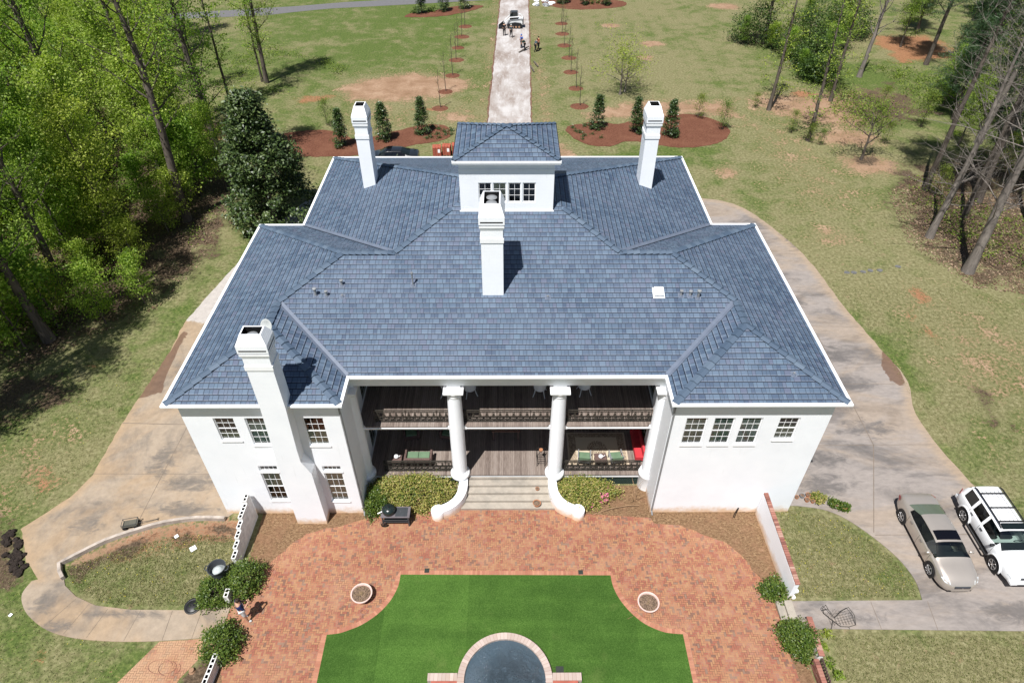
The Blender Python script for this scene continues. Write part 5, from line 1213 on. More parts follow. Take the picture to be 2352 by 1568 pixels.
    # mirrors
    for s in (1, -1):
        mb = MB(); xm = spec['mirror'][0]; zm = spec['mirror'][1]; wm = ip('w', xm)
        mb.lathe([(0.01, -.12), (.06, -.10), (.085, -.02), (.08, .07), (.03, .11), (0.01, .115)], (0, 0, 0), 10, sx=.8); Mm = Matrix.Translation((xm, s*(wm+.07), zm)) @ Matrix.Rotation(math.radians(90), 4, 'X'); mb.v = [tuple(Mm @ Vector(p)) for p in mb.v]; part(mb, 'wing_mirror', spec.get('mirror_mat', spec['paint']), root, smooth=True)
    return root, ip
sed_paint = m_carpaint('champagne_metallic_paint', (0.52, 0.465, 0.41), 0.55, 0.34)
S = dict(x=[-2.40, -2.37, -2.25, -2.0, -1.75, -1.60, -1.25, -0.85, -0.5, -0.1, 0.05, 0.35, 0.52, 0.62, 0.95, 1.20, 1.30, 1.55, 1.9, 2.15, 2.3, 2.38, 2.42],
    w=[(-2.40, .66), (-2.36, .74), (-2.2, .83), (-1.9, .88), (-1.4, .905), (0, .91), (1.4, .905), (1.9, .86), (2.15, .79), (2.3, .68), (2.38, .55), (2.42, .42)],
    belt=[(-2.4, .78), (-2.3, .90), (-1.8, .95), (0, .90), (1.3, .86), (1.9, .76), (2.2, .66), (2.38, .56), (2.42, .50)],
    top=[(-2.4, .82), (-2.36, .97), (-2.25, 1.04), (-2.0, 1.08), (-1.6, 1.11), (-.85, 1.385), (-.5, 1.42), (0, 1.43), (.35, 1.41), (.62, 1.37), (1.2, 1.06), (1.3, 1.00), (1.6, .965), (1.9, .90), (2.2, .79), (2.35, .66), (2.42, .56)],
    cab=[(-1.75, 0), (-1.6, .08), (-.85, 1), (.62, 1), (1.2, .12), (1.3, 0)], sill=[(-2.4, .42), (-2.2, .28), (-1.8, .20), (1.8, .18), (2.2, .19), (2.42, .24)], wr=.60,
    ws=(.62, 1.2), rw=(-1.6, -.85), side=[(-1.25, -.1), (-.1, .05), (.05, 1.2)], seams=(-1.05, -.03, .98), handles=(-.75, .2), beige=True, sun=(.05, .52), paint=sed_paint, rearglass=M['greenglass'], wheel=.335, axles=(-1.42, 1.40), spokes=5, spw=.075, mirror=(.92, .97))
sedan, ip = car('sedan', 'champagne silver sedan with black sunroof parked nearest the grass island', (20.03, 17.35, 0.03), math.radians(-90), S)
def quadpart(name, mat, parent, pts, th=.01):
    mb = MB(); P = [Vector(p) for p in pts]; n = (P[1]-P[0]).cross(P[2]-P[0]).normalized()*th; k = len(P)
    mb.add(P+[p+n for p in P], [tuple(range(k))[::-1], tuple(range(k, 2*k))]+[(i, (i+1) % k, (i+1) % k+k, i+k) for i in range(k)]); return part(mb, name, mat, parent)
for s in (1, -1):
    quadpart('headlight', M['lamp_lens'], sedan, [(1.98, s*.845, .74), (2.22, s*.735, .655), (2.335, s*.53, .66), (2.20, s*.56, .765), (2.05, s*.70, .80)][::s], .012)
    quadpart('tail_light', M['tail'], sedan, [(-2.10, s*.868, .70), (-2.33, s*.78, .72), (-2.345, s*.77, .87), (-2.12, s*.858, .90)][::s], .014)
mb = MB(); mb.box(2.28, 2.435, -.36, .36, .47, .60); part(mb, 'grille', M['dark'], sedan, bevel=.02); mb = MB(); 
for k in range(4): mb.box(2.436, 2.445, -.33, .33, .485+k*.03, .493+k*.03)
mb.box(2.436, 2.45, -.04, .04, .51, .56); part(mb, 'grille_bar', M['chrome'], sedan); mb = MB(); mb.box(2.25, 2.415, -.5, .5, .25, .30); part(mb, 'lower_intake', M['black'], sedan)
mb = MB(); mb.box(.05+.03, .35-.0, -.29, .29, 1.44, 1.452); 
suv_paint = m_carpaint('white_paint', (0.80, 0.81, 0.82), 0.0, 0.35)
V = dict(x=[-2.30, -2.27, -2.18, -2.05, -1.95, -1.30, -1.15, -.42, -.28, .42, .55, .80, 1.10, 1.20, 1.5, 1.85, 2.1, 2.24, 2.30, 2.33],
    w=[(-2.30, .78), (-2.2, .86), (-1.9, .90), (0, .91), (1.6, .91), (1.9, .89), (2.15, .83), (2.27, .76), (2.33, .70)],
    belt=[(-2.3, 1.02), (-1.9, 1.06), (0, 1.03), (1.2, 1.0), (1.9, .93), (2.2, .86), (2.33, .72)],
    top=[(-2.3, 1.12), (-2.26, 1.30), (-2.18, 1.52), (-2.05, 1.68), (-1.9, 1.715), (-1, 1.735), (.2, 1.725), (.42, 1.70), (1.10, 1.17), (1.2, 1.12), (1.85, 1.04), (2.15, .96), (2.28, .88), (2.33, .78)],
    cab=[(-2.3, .55), (-2.1, 1), (.42, 1), (1.1, .1), (1.2, 0)], sill=[(-2.3, .5), (-2.1, .42), (2.1, .40), (2.33, .42)], wr=.66,
    ws=(.42, 1.10), rw=(-2.27, -2.05), side=[(-1.95, -1.30), (-1.15, -.42), (-.28, .80)], paint=suv_paint, wheel=.375, axles=(-1.30, 1.32), spokes=6, spw=.06, seams=(-1.22, -.35, .82), handles=(-1.0, -.15), mirror=(.78, 1.10), mirror_mat=M['black'])
suv, ipv = car('suv', 'white sport utility vehicle with black roof rails at the right edge', (23.05, 17.5, 0.03), math.radians(-90), V)
for s in (1, -1):
    mb = MB(); mb.tube([(-1.95, s*.60, 1.735), (-1.8, s*.60, 1.80), (-.8, s*.60, 1.81), (.15, s*.60, 1.80), (.32, s*.60, 1.73)], .032, 8); part(mb, 'roof_rail', M['black'], suv)
    mb = MB(); mb.tube([(-.88, s*.90, .44), (-.82, s*1.0, .38), (.82, s*1.0, .38), (.88, s*.90, .44)], .055, 10); part(mb, 'running_board', M['black'], suv, smooth='auto')
    for wx in (-1.30, 1.32):
        mb = MB(); pts = [(wx+.46*math.cos(a), s*(.925), .40+.46*math.sin(a)) for a in [math.radians(d) for d in range(-5, 190, 15)]]; mb.tube(pts, .045, 8); part(mb, 'wheel_flare', suv_paint, suv, smooth=True)
    quadpart('headlight', M['lamp_lens'], suv, [(2.06, s*.86, .80), (2.26, s*.78, .74), (2.335, s*.46, .76), (2.30, s*.46, .87), (2.10, s*.80, .90)][::s], .012)
    quadpart('tail_light', M['tail'], suv, [(-2.18, s*.875, .92), (-2.29, s*.80, .92), (-2.285, s*.79, 1.22), (-2.18, s*.85, 1.22)][::s], .02)
for x in (-1.55, -.75, .0):
    mb = MB(); mb.beam((x, -.60, 1.81), (x, .60, 1.81), .03, .08); part(mb, 'cross_bar', M['black'], suv)
mb = MB(); mb.add([(.10, -.55, 1.835), (.10, .55, 1.835), (.36, .53, 1.745), (.36, -.53, 1.745)], [(0, 3, 2, 1)]); mb.add([(.10, -.55, 1.80), (.10, .55, 1.80), (.36, .53, 1.725), (.36, -.53, 1.725)], [(0, 1, 2, 3)]); part(mb, 'wind_deflector', M['darkglass'], suv)
mb = MB()
for y in (-.4, -.2, 0, .2, .4): mb.box(-1.8, -.05, y-.006, y+.006, 1.735, 1.748)
part(mb, 'roof_rib', M['metalgrey'], suv)
mb = MB(); mb.box(2.24, 2.345, -.42, .42, .74, .85); part(mb, 'grille', M['dark'], suv, bevel=.015); mb = MB(); mb.box(2.0, 2.43, -.80, .80, .44, .62); part(mb, 'front_bumper', suv_paint, suv, bevel=.05); mb = MB(); mb.box(2.425, 2.437, -.5, .5, .47, .53); part(mb, 'lower_intake', M['black'], suv); mb = MB(); mb.box(-2.42, -2.1, -.82, .82, .46, .66); part(mb, 'rear_bumper', suv_paint, suv, bevel=.05)
# dark car hidden behind the house, only its roof shows
D = dict(S); D['paint'] = m_carpaint('black_paint', (0.015, 0.017, 0.02), 0.0, 0.2); D['rearglass'] = M['darkglass']
car('sedan', 'dark car parked behind the house with only its roof showing', (-10.9, 58.0, 0.03), math.radians(180), D)

# ------------------------------------------------------------------ people
def person(label, loc, rz, pose, cols, h=1.75, detail=False):
    root = thing('person', label, 'person', loc, rz); k = h/1.75
    # body skeleton: name -> (pos, radius)
    J = {'pel': ((0, 0, .95), .135), 'waist': ((0, 0.01, 1.10), .125), 'chest': ((0, 0.0, 1.30), .15), 'sh': ((0, -.01, 1.43), .11), 'neck': ((0, .01, 1.50), .055), 'head': ((0, .035, 1.60), .085), 'crown': ((0, .03, 1.69), .075),
         'lh': ((-.10, 0, .90), .10), 'rh': ((.10, 0, .90), .10), 'lk': ((-.11, .02, .50), .06), 'rk': ((.11, .02, .50), .06), 'la': ((-.12, -.02, .09), .042), 'ra': ((.12, -.02, .09), .042), 'lf': ((-.13, .13, .035), .035), 'rf': ((.13, .13, .035), .035),
         'ls': ((-.19, -.01, 1.41), .062), 'rs': ((.19, -.01, 1.41), .062), 'le': ((-.25, -.02, 1.13), .042), 're': ((.25, -.02, 1.13), .042), 'lw': ((-.26, .08, .90), .028), 'rw': ((.26, .08, .90), .028), 'lp': ((-.26, .11, .82), .034), 'rp': ((.26, .11, .82), .034)}
    for n_, v in pose.items(): J[n_] = (v, J[n_][1])
    E_ = [('pel', 'waist'), ('waist', 'chest'), ('chest', 'sh'), ('sh', 'neck'), ('neck', 'head'), ('head', 'crown'), ('pel', 'lh'), ('pel', 'rh'), ('lh', 'lk'), ('rh', 'rk'), ('lk', 'la'), ('rk', 'ra'), ('la', 'lf'), ('ra', 'rf'), ('sh', 'ls'), ('sh', 'rs'), ('ls', 'le'), ('rs', 're'), ('le', 'lw'), ('re', 'rw'), ('lw', 'lp'), ('rw', 'rp')]
    def skin(name, ed, mat, grow=1.0, add=0.0, extra=None, rootn='pel', sub=2):
        names = []; 
        for a, b in ed:
            for q in (a, b):
                if q not in names: names.append(q)
        me = bpy.data.meshes.new(name); P = [tuple(c*k for c in J[q][0]) for q in names]; Rr = [J[q][1]*grow*k+add for q in names]; ee = [(names.index(a), names.index(b)) for a, b in ed]
        if extra:
            for (anchor, chain) in extra:
                prev = names.index(anchor)
                for (p, r) in chain: P.append(tuple(c*k for c in p)); Rr.append(r*k); ee.append((prev, len(P)-1)); prev = len(P)-1
        me.from_pydata(P, ee, []); o = bpy.data.objects.new(name, me); COL.objects.link(o); o.parent = root
        o.modifiers.new('skin', 'SKIN'); sv = me.skin_vertices[0].data if me.skin_vertices else None
        if sv is None: bm2 = bmesh.new(); bm2.from_mesh(me); bm2.verts.layers.skin.verify(); bm2.to_mesh(me); bm2.free(); sv = me.skin_vertices[0].data
        for i, r in enumerate(Rr): sv[i].radius = (r, r); sv[i].use_root = (i == (names.index(rootn) if rootn in names else 0))
        ss = o.modifiers.new('sub', 'SUBSURF'); ss.levels = sub; ss.render_levels = sub; me.materials.append(mat)
        return o
    ex = []
    for s, pn, wn_ in ((-1, 'lp', 'lw'), (1, 'rp', 'rw')):
        p = Vector(J[pn][0]); d = (p-Vector(J[wn_][0])).normalized(); side = Vector((0, 0, 1)).cross(d); side = side.normalized() if side.length > .1 else Vector((0, 1, 0))
        if detail:
            for f in range(4):
                q0 = p+side*(f-1.5)*.021+d*.02; ln = (.030, .036, .034, .026)[f]
                ex.append((pn, [(q0, .0095), (q0+d*ln, .009), (q0+d*ln*1.6+Vector((0, 0, -.014)), .008)]))
            q0 = p-side*.04-d*.01; ex.append((pn, [(q0, .010), (q0+d*.03-side*.015, .009)]))
    skin('body', E_, cols['skin'], extra=ex)
    skin('shirt', [('pel', 'waist'), ('waist', 'chest'), ('chest', 'sh'), ('sh', 'ls'), ('sh', 'rs'), ('ls', 'le'), ('rs', 're')][: 7], cols['shirt'], 1.0, .02)
    skin('trousers', [('pel', 'lh'), ('pel', 'rh'), ('lh', 'lk'), ('rh', 'rk')]+([] if cols.get('shorts') else [('lk', 'la'), ('rk', 'ra')]), cols['legs'], 1.0, .016)
    for a, f in (('la', 'lf'), ('ra', 'rf')):
        o = skin('shoe', [(a, f)], cols['shoe'], 1.0, .014, rootn=a)
    hd = Vector(J['head'][0])*k; mb = MB(); mb.lathe([(0.02, .16), (.065, .145), (.094, .10), (.10, .05), (.097, .02), (.09, 0.0)], (hd.x, hd.y-.022, hd.z-.01), 16, closed=False); part(mb, cols.get('hat', 'hair'), cols['hair'], root, smooth=True)
    if detail:
        for s in (-1, 1):
            mb = MB(); mb.lathe([(.001, -.009), (.009, 0), (.001, .009)], (hd.x+s*.032, hd.y+.088, hd.z+.012), 8); part(mb, 'eye', M['black'], root)
            mb = MB(); mb.lathe([(.001, -.028), (.014, 0), (.001, .028)], (hd.x+s*.092, hd.y+.0, hd.z), 8); part(mb, 'ear', cols['skin'], root, smooth=True)
        mb = MB(); mb.lathe([(.016, -.02), (.009, .02), (.002, .03)], (hd.x, hd.y+.095, hd.z-.008), 8); part(mb, 'nose', cols['skin'], root, smooth=True)
        mb = MB(); mb.box(hd.x-.022, hd.x+.022, hd.y+.078, hd.y+.088, hd.z-.052, hd.z-.044); part(mb, 'mouth', M['redcloth'], root)
    return root
skn = flat('warm_skin', (0.42, 0.24, 0.16), 0.6, var=.05); hairm = flat('dark_brown_hair', (0.035, 0.022, 0.015), 0.7); navy = flat('navy_cloth', (0.012, 0.022, 0.085), 0.85); whitec = flat('pale_cloth', (0.60, 0.62, 0.62), 0.85); blk = flat('black_cloth', (0.015, 0.016, 0.018), 0.85)
dgreen = flat('dark_green_cloth', (0.025, 0.055, 0.045), 0.85); blue = flat('bright_blue_cloth', (0.03, 0.12, 0.50), 0.85); orange = flat('rust_orange_cloth', (0.38, 0.13, 0.07), 0.85); greyc = flat('grey_blue_cloth', (0.07, 0.095, 0.11), 0.85); den = flat('dark_denim', (0.03, 0.04, 0.06), 0.85)
person('man in navy polo shirt and white shorts holding up a phone beside the left wall', (-11.50, 13.84, .018), math.radians(-55), {'le': (-.24, .10, 1.15), 're': (.24, .10, 1.15), 'lw': (-.07, .32, 1.22), 'rw': (.10, .32, 1.22), 'lp': (-.035, .38, 1.27), 'rp': (.055, .38, 1.27), 'lf': (-.15, .12, .035), 'rf': (.18, .18, .035), 'ra': (.15, .05, .09), 'head': (0, .06, 1.60), 'crown': (0, .045, 1.69)}, dict(skin=skn, shirt=navy, legs=whitec, shorts=True, shoe=whitec, hair=hairm), 1.78, True)
ph = thing('phone', 'dark phone held up by the man in the navy shirt', 'phone', (-11.17, 14.05, 1.31), math.radians(-55)); mb = MB(); mb.box(-.075, .075, -.006, .006, -.04, .04); part(mb, 'case', M['black'], ph, bevel=.004); mb = MB(); mb.box(-.07, .07, -.009, -.0065, -.035, .035); part(mb, 'screen', M['darkglass'], ph)
wk = [('worker in black clothes standing left of the skid steer on the pale drive', (-.75, 96.9), 10, dict(shirt=blk, legs=blk), {}),
      ('worker in dark clothes with a light cap walking in front of the skid steer', (.2, 96.1), 200, dict(shirt=greyc, legs=blk, hair=flat('pale_cap', (.5, .52, .5)), hat='cap'), {'la': (-.12, .14, .12), 'lf': (-.12, .28, .06), 'ra': (.12, -.2, .12), 'rf': (.12, -.05, .05)}),
      ('worker in bright blue jacket at the right edge of the drive', (1.55, 91.6), 120, dict(shirt=blue, legs=den, hair=blue, hat='hood'), {'lw': (-.2, .25, 1.0), 'rw': (.2, .25, 1.0), 'lp': (-.18, .3, .97), 'rp': (.18, .3, .97)}),
      ('worker in dark green bending over beside the one in blue', (1.95, 90.5), 100, dict(shirt=dgreen, legs=blk), {'chest': (0, .18, 1.24), 'sh': (0, .28, 1.33), 'neck': (0, .34, 1.37), 'head': (0, .42, 1.43), 'crown': (0, .44, 1.52), 'ls': (-.19, .27, 1.30), 'rs': (.19, .27, 1.30), 'le': (-.24, .34, 1.04), 're': (.24, .34, 1.04), 'lw': (-.16, .5, .88), 'rw': (.16, .5, .88), 'lp': (-.15, .55, .82), 'rp': (.15, .55, .82)}),
      ('worker in grey leaning forward on the grass right of the drive', (3.35, 90.1), -70, dict(shirt=greyc, legs=blk), {'chest': (0, .10, 1.27), 'sh': (0, .16, 1.39), 'neck': (0, .2, 1.45), 'head': (0, .26, 1.53), 'crown': (0, .27, 1.62), 'ls': (-.19, .15, 1.37), 'rs': (.19, .15, 1.37), 'la': (-.12, .22, .1), 'lf': (-.12, .36, .05), 'ra': (.12, -.25, .14), 'rf': (.12, -.1, .06)}),
      ('worker in rust orange shirt on the grass right of the drive', (3.75, 90.9), -60, dict(shirt=orange, legs=blk), {'la': (-.12, .18, .1), 'lf': (-.12, .32, .05), 'ra': (.12, -.25, .14), 'rf': (.12, -.1, .06)})]
for lab, (x, y), rz, c, ps in wk:
    c.setdefault('hair', hairm); c['skin'] = skn; c['shoe'] = blk; person(lab, (x, y, .05 if x < 2.5 else 0), math.radians(rz), ps, c, 1.75)['group'] = 'workers on the drive'
# timber pieces the crew handles
for (a, b, lab) in (((1.2, 89.6, .12), (2.5, 91.3, .35), 'brown timber beam lying at the feet of the workers in blue and green'), ((2.55, 84.7, .1), (2.95, 82.4, .1), 'brown plank leaning on the drive edge left of the shorter plank'), ((3.05, 86.2, .1), (3.5, 84.2, .1), 'dark plank on the grass just below the two workers')):
    A_ = Vector(a); o = thing('timber_plank', lab, 'plank', tuple(A_)); mb = MB(); mb.beam((0, 0, 0), Vector(b)-A_, .16, .09); part(mb, 'board', M['bark'], o)
# skid steer ---------------------------------------------------------------------
sk = thing('skid_steer', 'white tracked skid steer loader standing across the pale centre drive', 'loader', (.65, 101.0, .05), math.radians(180))
mb = MB(); mb.add([(-1.15, -.55, .45), (1.1, -.55, .45), (1.1, .55, .45), (-1.15, .55, .45), (-1.25, -.55, 1.25), (.75, -.55, 1.1), (.75, .55, 1.1), (-1.25, .55, 1.25)], [(0, 3, 2, 1), (4, 5, 6, 7), (0, 1, 5, 4), (1, 2, 6, 5), (2, 3, 7, 6), (3, 0, 4, 7)]); part(mb, 'body', suv_paint, sk, bevel=.04)
mb = MB(); mb.add([(-.55, -.48, 1.1), (.62, -.48, 1.0), (.62, .48, 1.0), (-.55, .48, 1.1), (-.45, -.44, 2.02), (.42, -.44, 2.02), (.42, .44, 2.02), (-.45, .44, 2.02)], [(0, 3, 2, 1), (0, 1, 5, 4), (1, 2, 6, 5), (2, 3, 7, 6), (3, 0, 4, 7)]); part(mb, 'cab_window', M['darkglass'], sk)
mb = MB(); mb.box(-.5, .47, -.48, .48, 2.022, 2.09)
for x, y in ((-.5, -.48), (.62, -.48), (.62, .48), (-.5, .48)): mb.beam((x, y, 1.0), (x*.85, y*.93, 2.03), .07)
part(mb, 'cab_frame', M['dark'], sk)
for s in (1, -1):
    y = s*.74; mb = MB(); P = [(-1.15, .38), (-.95, .68), (-.1, .80), (.85, .62), (1.05, .36), (.85, .06), (-.95, .06)]; vs = [(x, y-.17, z) for x, z in P]+[(x, y+.17, z) for x, z in P]; n = len(P)
    mb.add(vs, [tuple(range(n)), tuple(reversed(range(n, 2*n)))]+[(i, i+n, (i+1) % n+n, (i+1) % n) for i in range(n)]); t = part(mb, 'track', M['rubber'], sk, bevel=.03)
    mb = MB()
    for wx in (-.7, -.25, .2, .6): mb.lathe([(.14, -.18), (.14, .18)], (0, 0, 0), 12); m_ = Matrix.Translation((wx, y, .24)) @ Matrix.Rotation(math.radians(90), 4, 'X'); mb.v[-24:] = [tuple(m_ @ Vector(p)) for p in mb.v[-24:]]
    part(mb, 'track_roller', M['sandbrick'], t)
    mb = MB(); P = [(-1.2, 1.25), (-.9, 1.55), (.6, 1.45), (1.35, .75), (1.55, .35)]
    for i in range(4): mb.beam((P[i][0], s*.68, P[i][1]), (P[i+1][0], s*.68, P[i+1][1]), .20, .10)
    part(mb, 'lift_arm', suv_paint, sk, bevel=.02)
mb = MB(); mb.add([(1.5, -.95, .08), (2.25, -.95, .06), (2.25, .95, .06), (1.5, .95, .08), (1.5, -.95, .62), (1.5, .95, .62)], [(0, 1, 2, 3), (0, 4, 1), (3, 2, 5), (0, 3, 5, 4)]); part(mb, 'bucket', M['black'], sk)
mb = MB(); mb.box(-1.32, -1.16, -.5, .5, .5, 1.2); part(mb, 'rear_door', M['dark'], sk)

# ------------------------------------------------------------------ patio and porch things
def pot(name, label, loc, r, h, mat, fill, group=None, plant=None):
    t = thing(name, label, 'plant pot' if name != 'planter' else 'planter', loc, 0, group)
    mb = MB(); mb.lathe([(r*.62, 0), (r*.72, h*.3), (r*.9, h*.85), (r*1.0, h*.88), (r*1.02, h), (r*.90, h), (r*.86, h*.86), (r*.84, h*.8)], (0, 0, 0), 32, closed=False); part(mb, 'pot', mat, t, smooth='auto')
    mb = MB(); n = 24; vs = [(0, 0, h*.86)]
    for q in (0.45, .87):
        for k in range(n): vs.append((r*q*math.cos(2*math.pi*k/n), r*q*math.sin(2*math.pi*k/n), h*(.84 if q > .5 else .87)+R.uniform(-.01, .015)))
    mb.add(vs, [(0, 1+k, 1+(k+1) % n) for k in range(n)]+[(1+k, 1+n+k, 1+n+(k+1) % n, 1+(k+1) % n) for k in range(n)]); part(mb, 'soil', fill, t); return t
def dead_twigs(parent, r, h, n, z0, mat, rad=.006):
    mb = MB()
    for i in range(n):
        a = R.uniform(0, 6.28); q = R.uniform(0, r*.7); p = Vector((q*math.cos(a), q*math.sin(a), z0)); d = Vector((R.uniform(-1, 1), R.uniform(-1, 1), R.uniform(.2, 1.2))).normalized()*h*R.uniform(.4, 1)
        mb.tube([p, p+d*.5+Vector((R.uniform(-.03, .03), R.uniform(-.03, .03), 0)), p+d], rad, 3)
    return part(mb, 'dead_stalks', mat, parent)
strawm = flat('dry_straw', (0.36, 0.26, 0.14), 0.95)
t = pot('planter', 'large pale pink round planter of dry stalks on the left arc of the patio', (-6.62, 14.85, .018), .47, .42, M['pinkpot'], M['deadsoil']); dead_twigs(t, .42, .22, 46, .35, strawm)
t = pot('planter', 'large pale pink round planter of dry soil on the right arc of the patio', (6.03, 14.40, .018), .47, .42, M['pinkpot'], M['deadsoil']); dead_twigs(t, .42, .12, 20, .35, strawm)
for (x, y, lab) in ((-6.46, 14.2, 'thin rusty wire hoop lying below the left planter'), (5.42, 14.25, 'thin rusty wire hoop lying left of the right planter')):
    t = thing('wire_hoop', lab, 'hoop', (x, y, .03)); mb = MB()
    for q in (.13, .17): mb.tube([(q*math.cos(a*.42), q*math.sin(a*.42)*.8, 0.01) for a in range(15)], .008, 4)
    mb.tube([(.1, -.1, .01), (-.1, -.3, .01), (-.35, -.42, .01)], .007, 4); part(mb, 'wire', M['capbrick'], t)
t = pot('flower_pot', 'terracotta pot of green seedlings on the lowest porch step', (1.30, 19.63, .158), .20, .22, M['terracotta'], M['deadsoil'])
t2 = pot('flower_pot', 'small clay pot on the middle porch step', (1.34, 20.33, .478), .10, .13, M['terracotta'], M['deadsoil'])
# grill cart
gr = thing('grill_cart', 'grey wheeled grill cart with a domed black cooker in front of the azalea', 'grill', (-5.58, 18.83, .018))
mb = MB(); mb.box(-.70, .70, -.32, .32, .72, .76); part(mb, 'table_top', flat('grey_plastic_wood', (0.13, 0.115, 0.125), .6), gr, bevel=.01)
mb = MB(); mb.box(.0, .58, -.25, .25, .761, .768); part(mb, 'lid_panel', M['dark'], gr)
for x in (-.62, .62):
    for y in (-.26, .26): mb = MB(); mb.box(x-.035, x+.035, y-.035, y+.035, 0 if x > 0 else .16, .719); part(mb, 'leg', M['dark'], gr)
mb = MB(); mb.box(-.6, .6, -.28, .28, .30, .34); part(mb, 'shelf', M['dark'], gr)
mb = MB(); mb.box(-.6, .6, -.32, -.30, .48, .56); part(mb, 'front_rail', M['dark'], gr)
for y in (-.33, .33):
    mb = MB(); mb.lathe([(.155, -.025), (.16, 0), (.155, .025), (.12, .025), (.12, -.025)], (0, 0, 0), 20, closed=False); mb.beam((-.13, 0, 0), (.13, 0, 0), .02); mb.beam((0, -.13, 0), (0, .13, 0), .02); m_ = Matrix.Translation((-.58, y, .16)) @ Matrix.Rotation(math.radians(90), 4, 'X'); mb.v = [tuple(m_ @ Vector(p)) for p in mb.v]; part(mb, 'wheel', M['black'], gr)
mb = MB(); mb.lathe([(.24, .0), (.31, .10), (.325, .20), (.32, .22)], (-.32, .02, .70), 24); mb.lathe([(.33, .221), (.325, .27), (.27, .36), (.16, .42), (.03, .44)], (-.32, .02, .70), 24); k_ = part(mb, 'cooker', flat('black_enamel', (.012, .02, .019), .25, .5), gr, smooth='auto')
mb = MB(); mb.tube([(-.40, -.14, 1.08), (-.32, -.16, 1.13), (-.24, -.14, 1.08)], .014, 6); mb.box(-.36, -.28, -.02, .06, 1.12, 1.17); part(mb, 'lid_handle', M['black'], k_)
mb = MB(); mb.beam((-.60, -.05, .90), (-.84, -.16, .86), .05, .02); part(mb, 'side_handle', M['trim'], gr)
# porch furniture
def wicker_sofa(label, loc, rz, w, seats, cat='sofa', name='wicker_sofa', backh=.72):
    t = thing(name, label, cat, loc, rz); hw_ = w/2
    mb = MB(); mb.box(-hw_, hw_, -.36, .36, .10, .36); part(mb, 'seat_base', M['wicker'], t, bevel=.03)
    mb = MB(); mb.box(-hw_, hw_, .28, .40, .30, backh); part(mb, 'backrest', M['wicker'], t, bevel=.04)
    for s in (-1, 1): mb = MB(); mb.box(s*hw_-.06, s*hw_+.06, -.36, .38, .10, .62); part(mb, 'armrest', M['wicker'], t, bevel=.04)
    cw = (w-.16)/seats
    for k in range(seats): mb = MB(); mb.box(-hw_+.08+k*cw+.005, -hw_+.08+(k+1)*cw-.005, -.34, .26, .362, .47); part(mb, 'seat_cushion', M['cush'], t, bevel=.03)
    for x in (-hw_+.08, hw_-.08):
        for y in (-.3, .3): mb = MB(); mb.box(x-.03, x+.03, y-.03, y+.03, 0, .10); part(mb, 'leg', M['wicker'], t)
    return t
PZ = .956
wicker_sofa('brown wicker loveseat with sage green cushions in the sun on the lower left porch', (-4.72, 21.72, PZ), math.pi, 1.30, 2)
def side_table(label, loc, s=.5, h=.5):
    t = thing('side_table', label, 'table', loc); mb = MB(); mb.box(-s/2, s/2, -s/2, s/2, h-.04, h); part(mb, 'tabletop', M['wicker'], t, bevel=.01)
    for x in (-1, 1):
        for y in (-1, 1): mb = MB(); mb.box(x*s*.42-.02, x*s*.42+.02, y*s*.42-.02, y*s*.42+.02, 0, h-.042); part(mb, 'leg', M['wicker'], t)
    return t
side_table('brown side table left of the wicker loveseat', (-5.80, 21.60, PZ), .5, .5)
side_table('brown side table between the two green armchairs', (4.60, 21.62, PZ), .62, .45)
def cup(label, loc):
    t = thing('white_teapot', label, 'teapot', loc); mb = MB(); mb.lathe([(.05, 0), (.10, .04), (.12, .10), (.10, .16), (.05, .19), (.02, .20), (.02, .225), (.001, .23)], (0, 0, 0), 16); part(mb, 'pot_body', M['trim'], t, smooth=True); mb = MB(); mb.tube([(.10, 0, .07), (.17, 0, .12), (.20, 0, .18)], .018, 6); part(mb, 'spout', M['trim'], t)
cup('white rounded teapot on the side table by the wicker loveseat', (-5.82, 21.62, PZ+.502)); cup('white rounded teapot on the table between the green armchairs', (4.60, 21.64, PZ+.452))
def armchair(label, loc, rz, cush, frame, group=None, w=.62):
    t = thing('armchair', label, 'armchair', loc, rz, group); hw_ = w/2
    mb = MB(); mb.box(-hw_+.03, hw_-.03, -.30, .28, .34, .44); part(mb, 'seat_cushion', cush, t, bevel=.03)
    mb = MB(); mb.box(-hw_+.03, hw_-.03, .24, .33, .44, .74); part(mb, 'back_cushion', cush, t, bevel=.03)
    for s in (-1, 1):
        mb = MB(); mb.tube([(s*hw_, -.30, 0), (s*hw_, -.30, .60), (s*hw_, .30, .62), (s*hw_, .36, .80)], .024, 6); mb.tube([(s*hw_, .30, 0), (s*hw_, .30, .62)], .022, 6); part(mb, 'side_frame', frame, t)
    mb = MB(); mb.box(-hw_, hw_, -.30, .30, .30, .335); part(mb, 'seat_frame', frame, t); return t
armchair('left of two green cushioned armchairs facing the porch rail', (3.78, 21.72, PZ), math.radians(174), M['cush'], M['metalgrey'], 'green armchairs on the rug')
armchair('right of two green cushioned armchairs facing the porch rail', (5.40, 21.72, PZ), math.radians(186), M['cush'], M['metalgrey'], 'green armchairs on the rug')
wicker_sofa('dark green cushioned sofa at the back of the rug in shade', (4.45, 24.2, PZ), 0, 2.0, 3)
mb = MB(); mb.box(-1.55, 1.55, -1.1, 1.1, 0, .012); rug = mb.build('rug', M['rug']); rug.location = (4.55, 22.60, PZ); tag(rug, 'cream rug with dark border and round medallion on the lower right porch', 'rug')
rs = thing('red_chaise', 'bright red upholstered chaise along the right porch wall', 'chaise', (6.55, 22.75, PZ))
mb = MB(); mb.box(-.16, .32, -1.1, .9, .14, .46); part(mb, 'seat', M['redcloth'], rs, bevel=.05); mb = MB(); mb.box(.2, .33, -1.05, .9, .461, .85); part(mb, 'backrest', M['redcloth'], rs, bevel=.04)
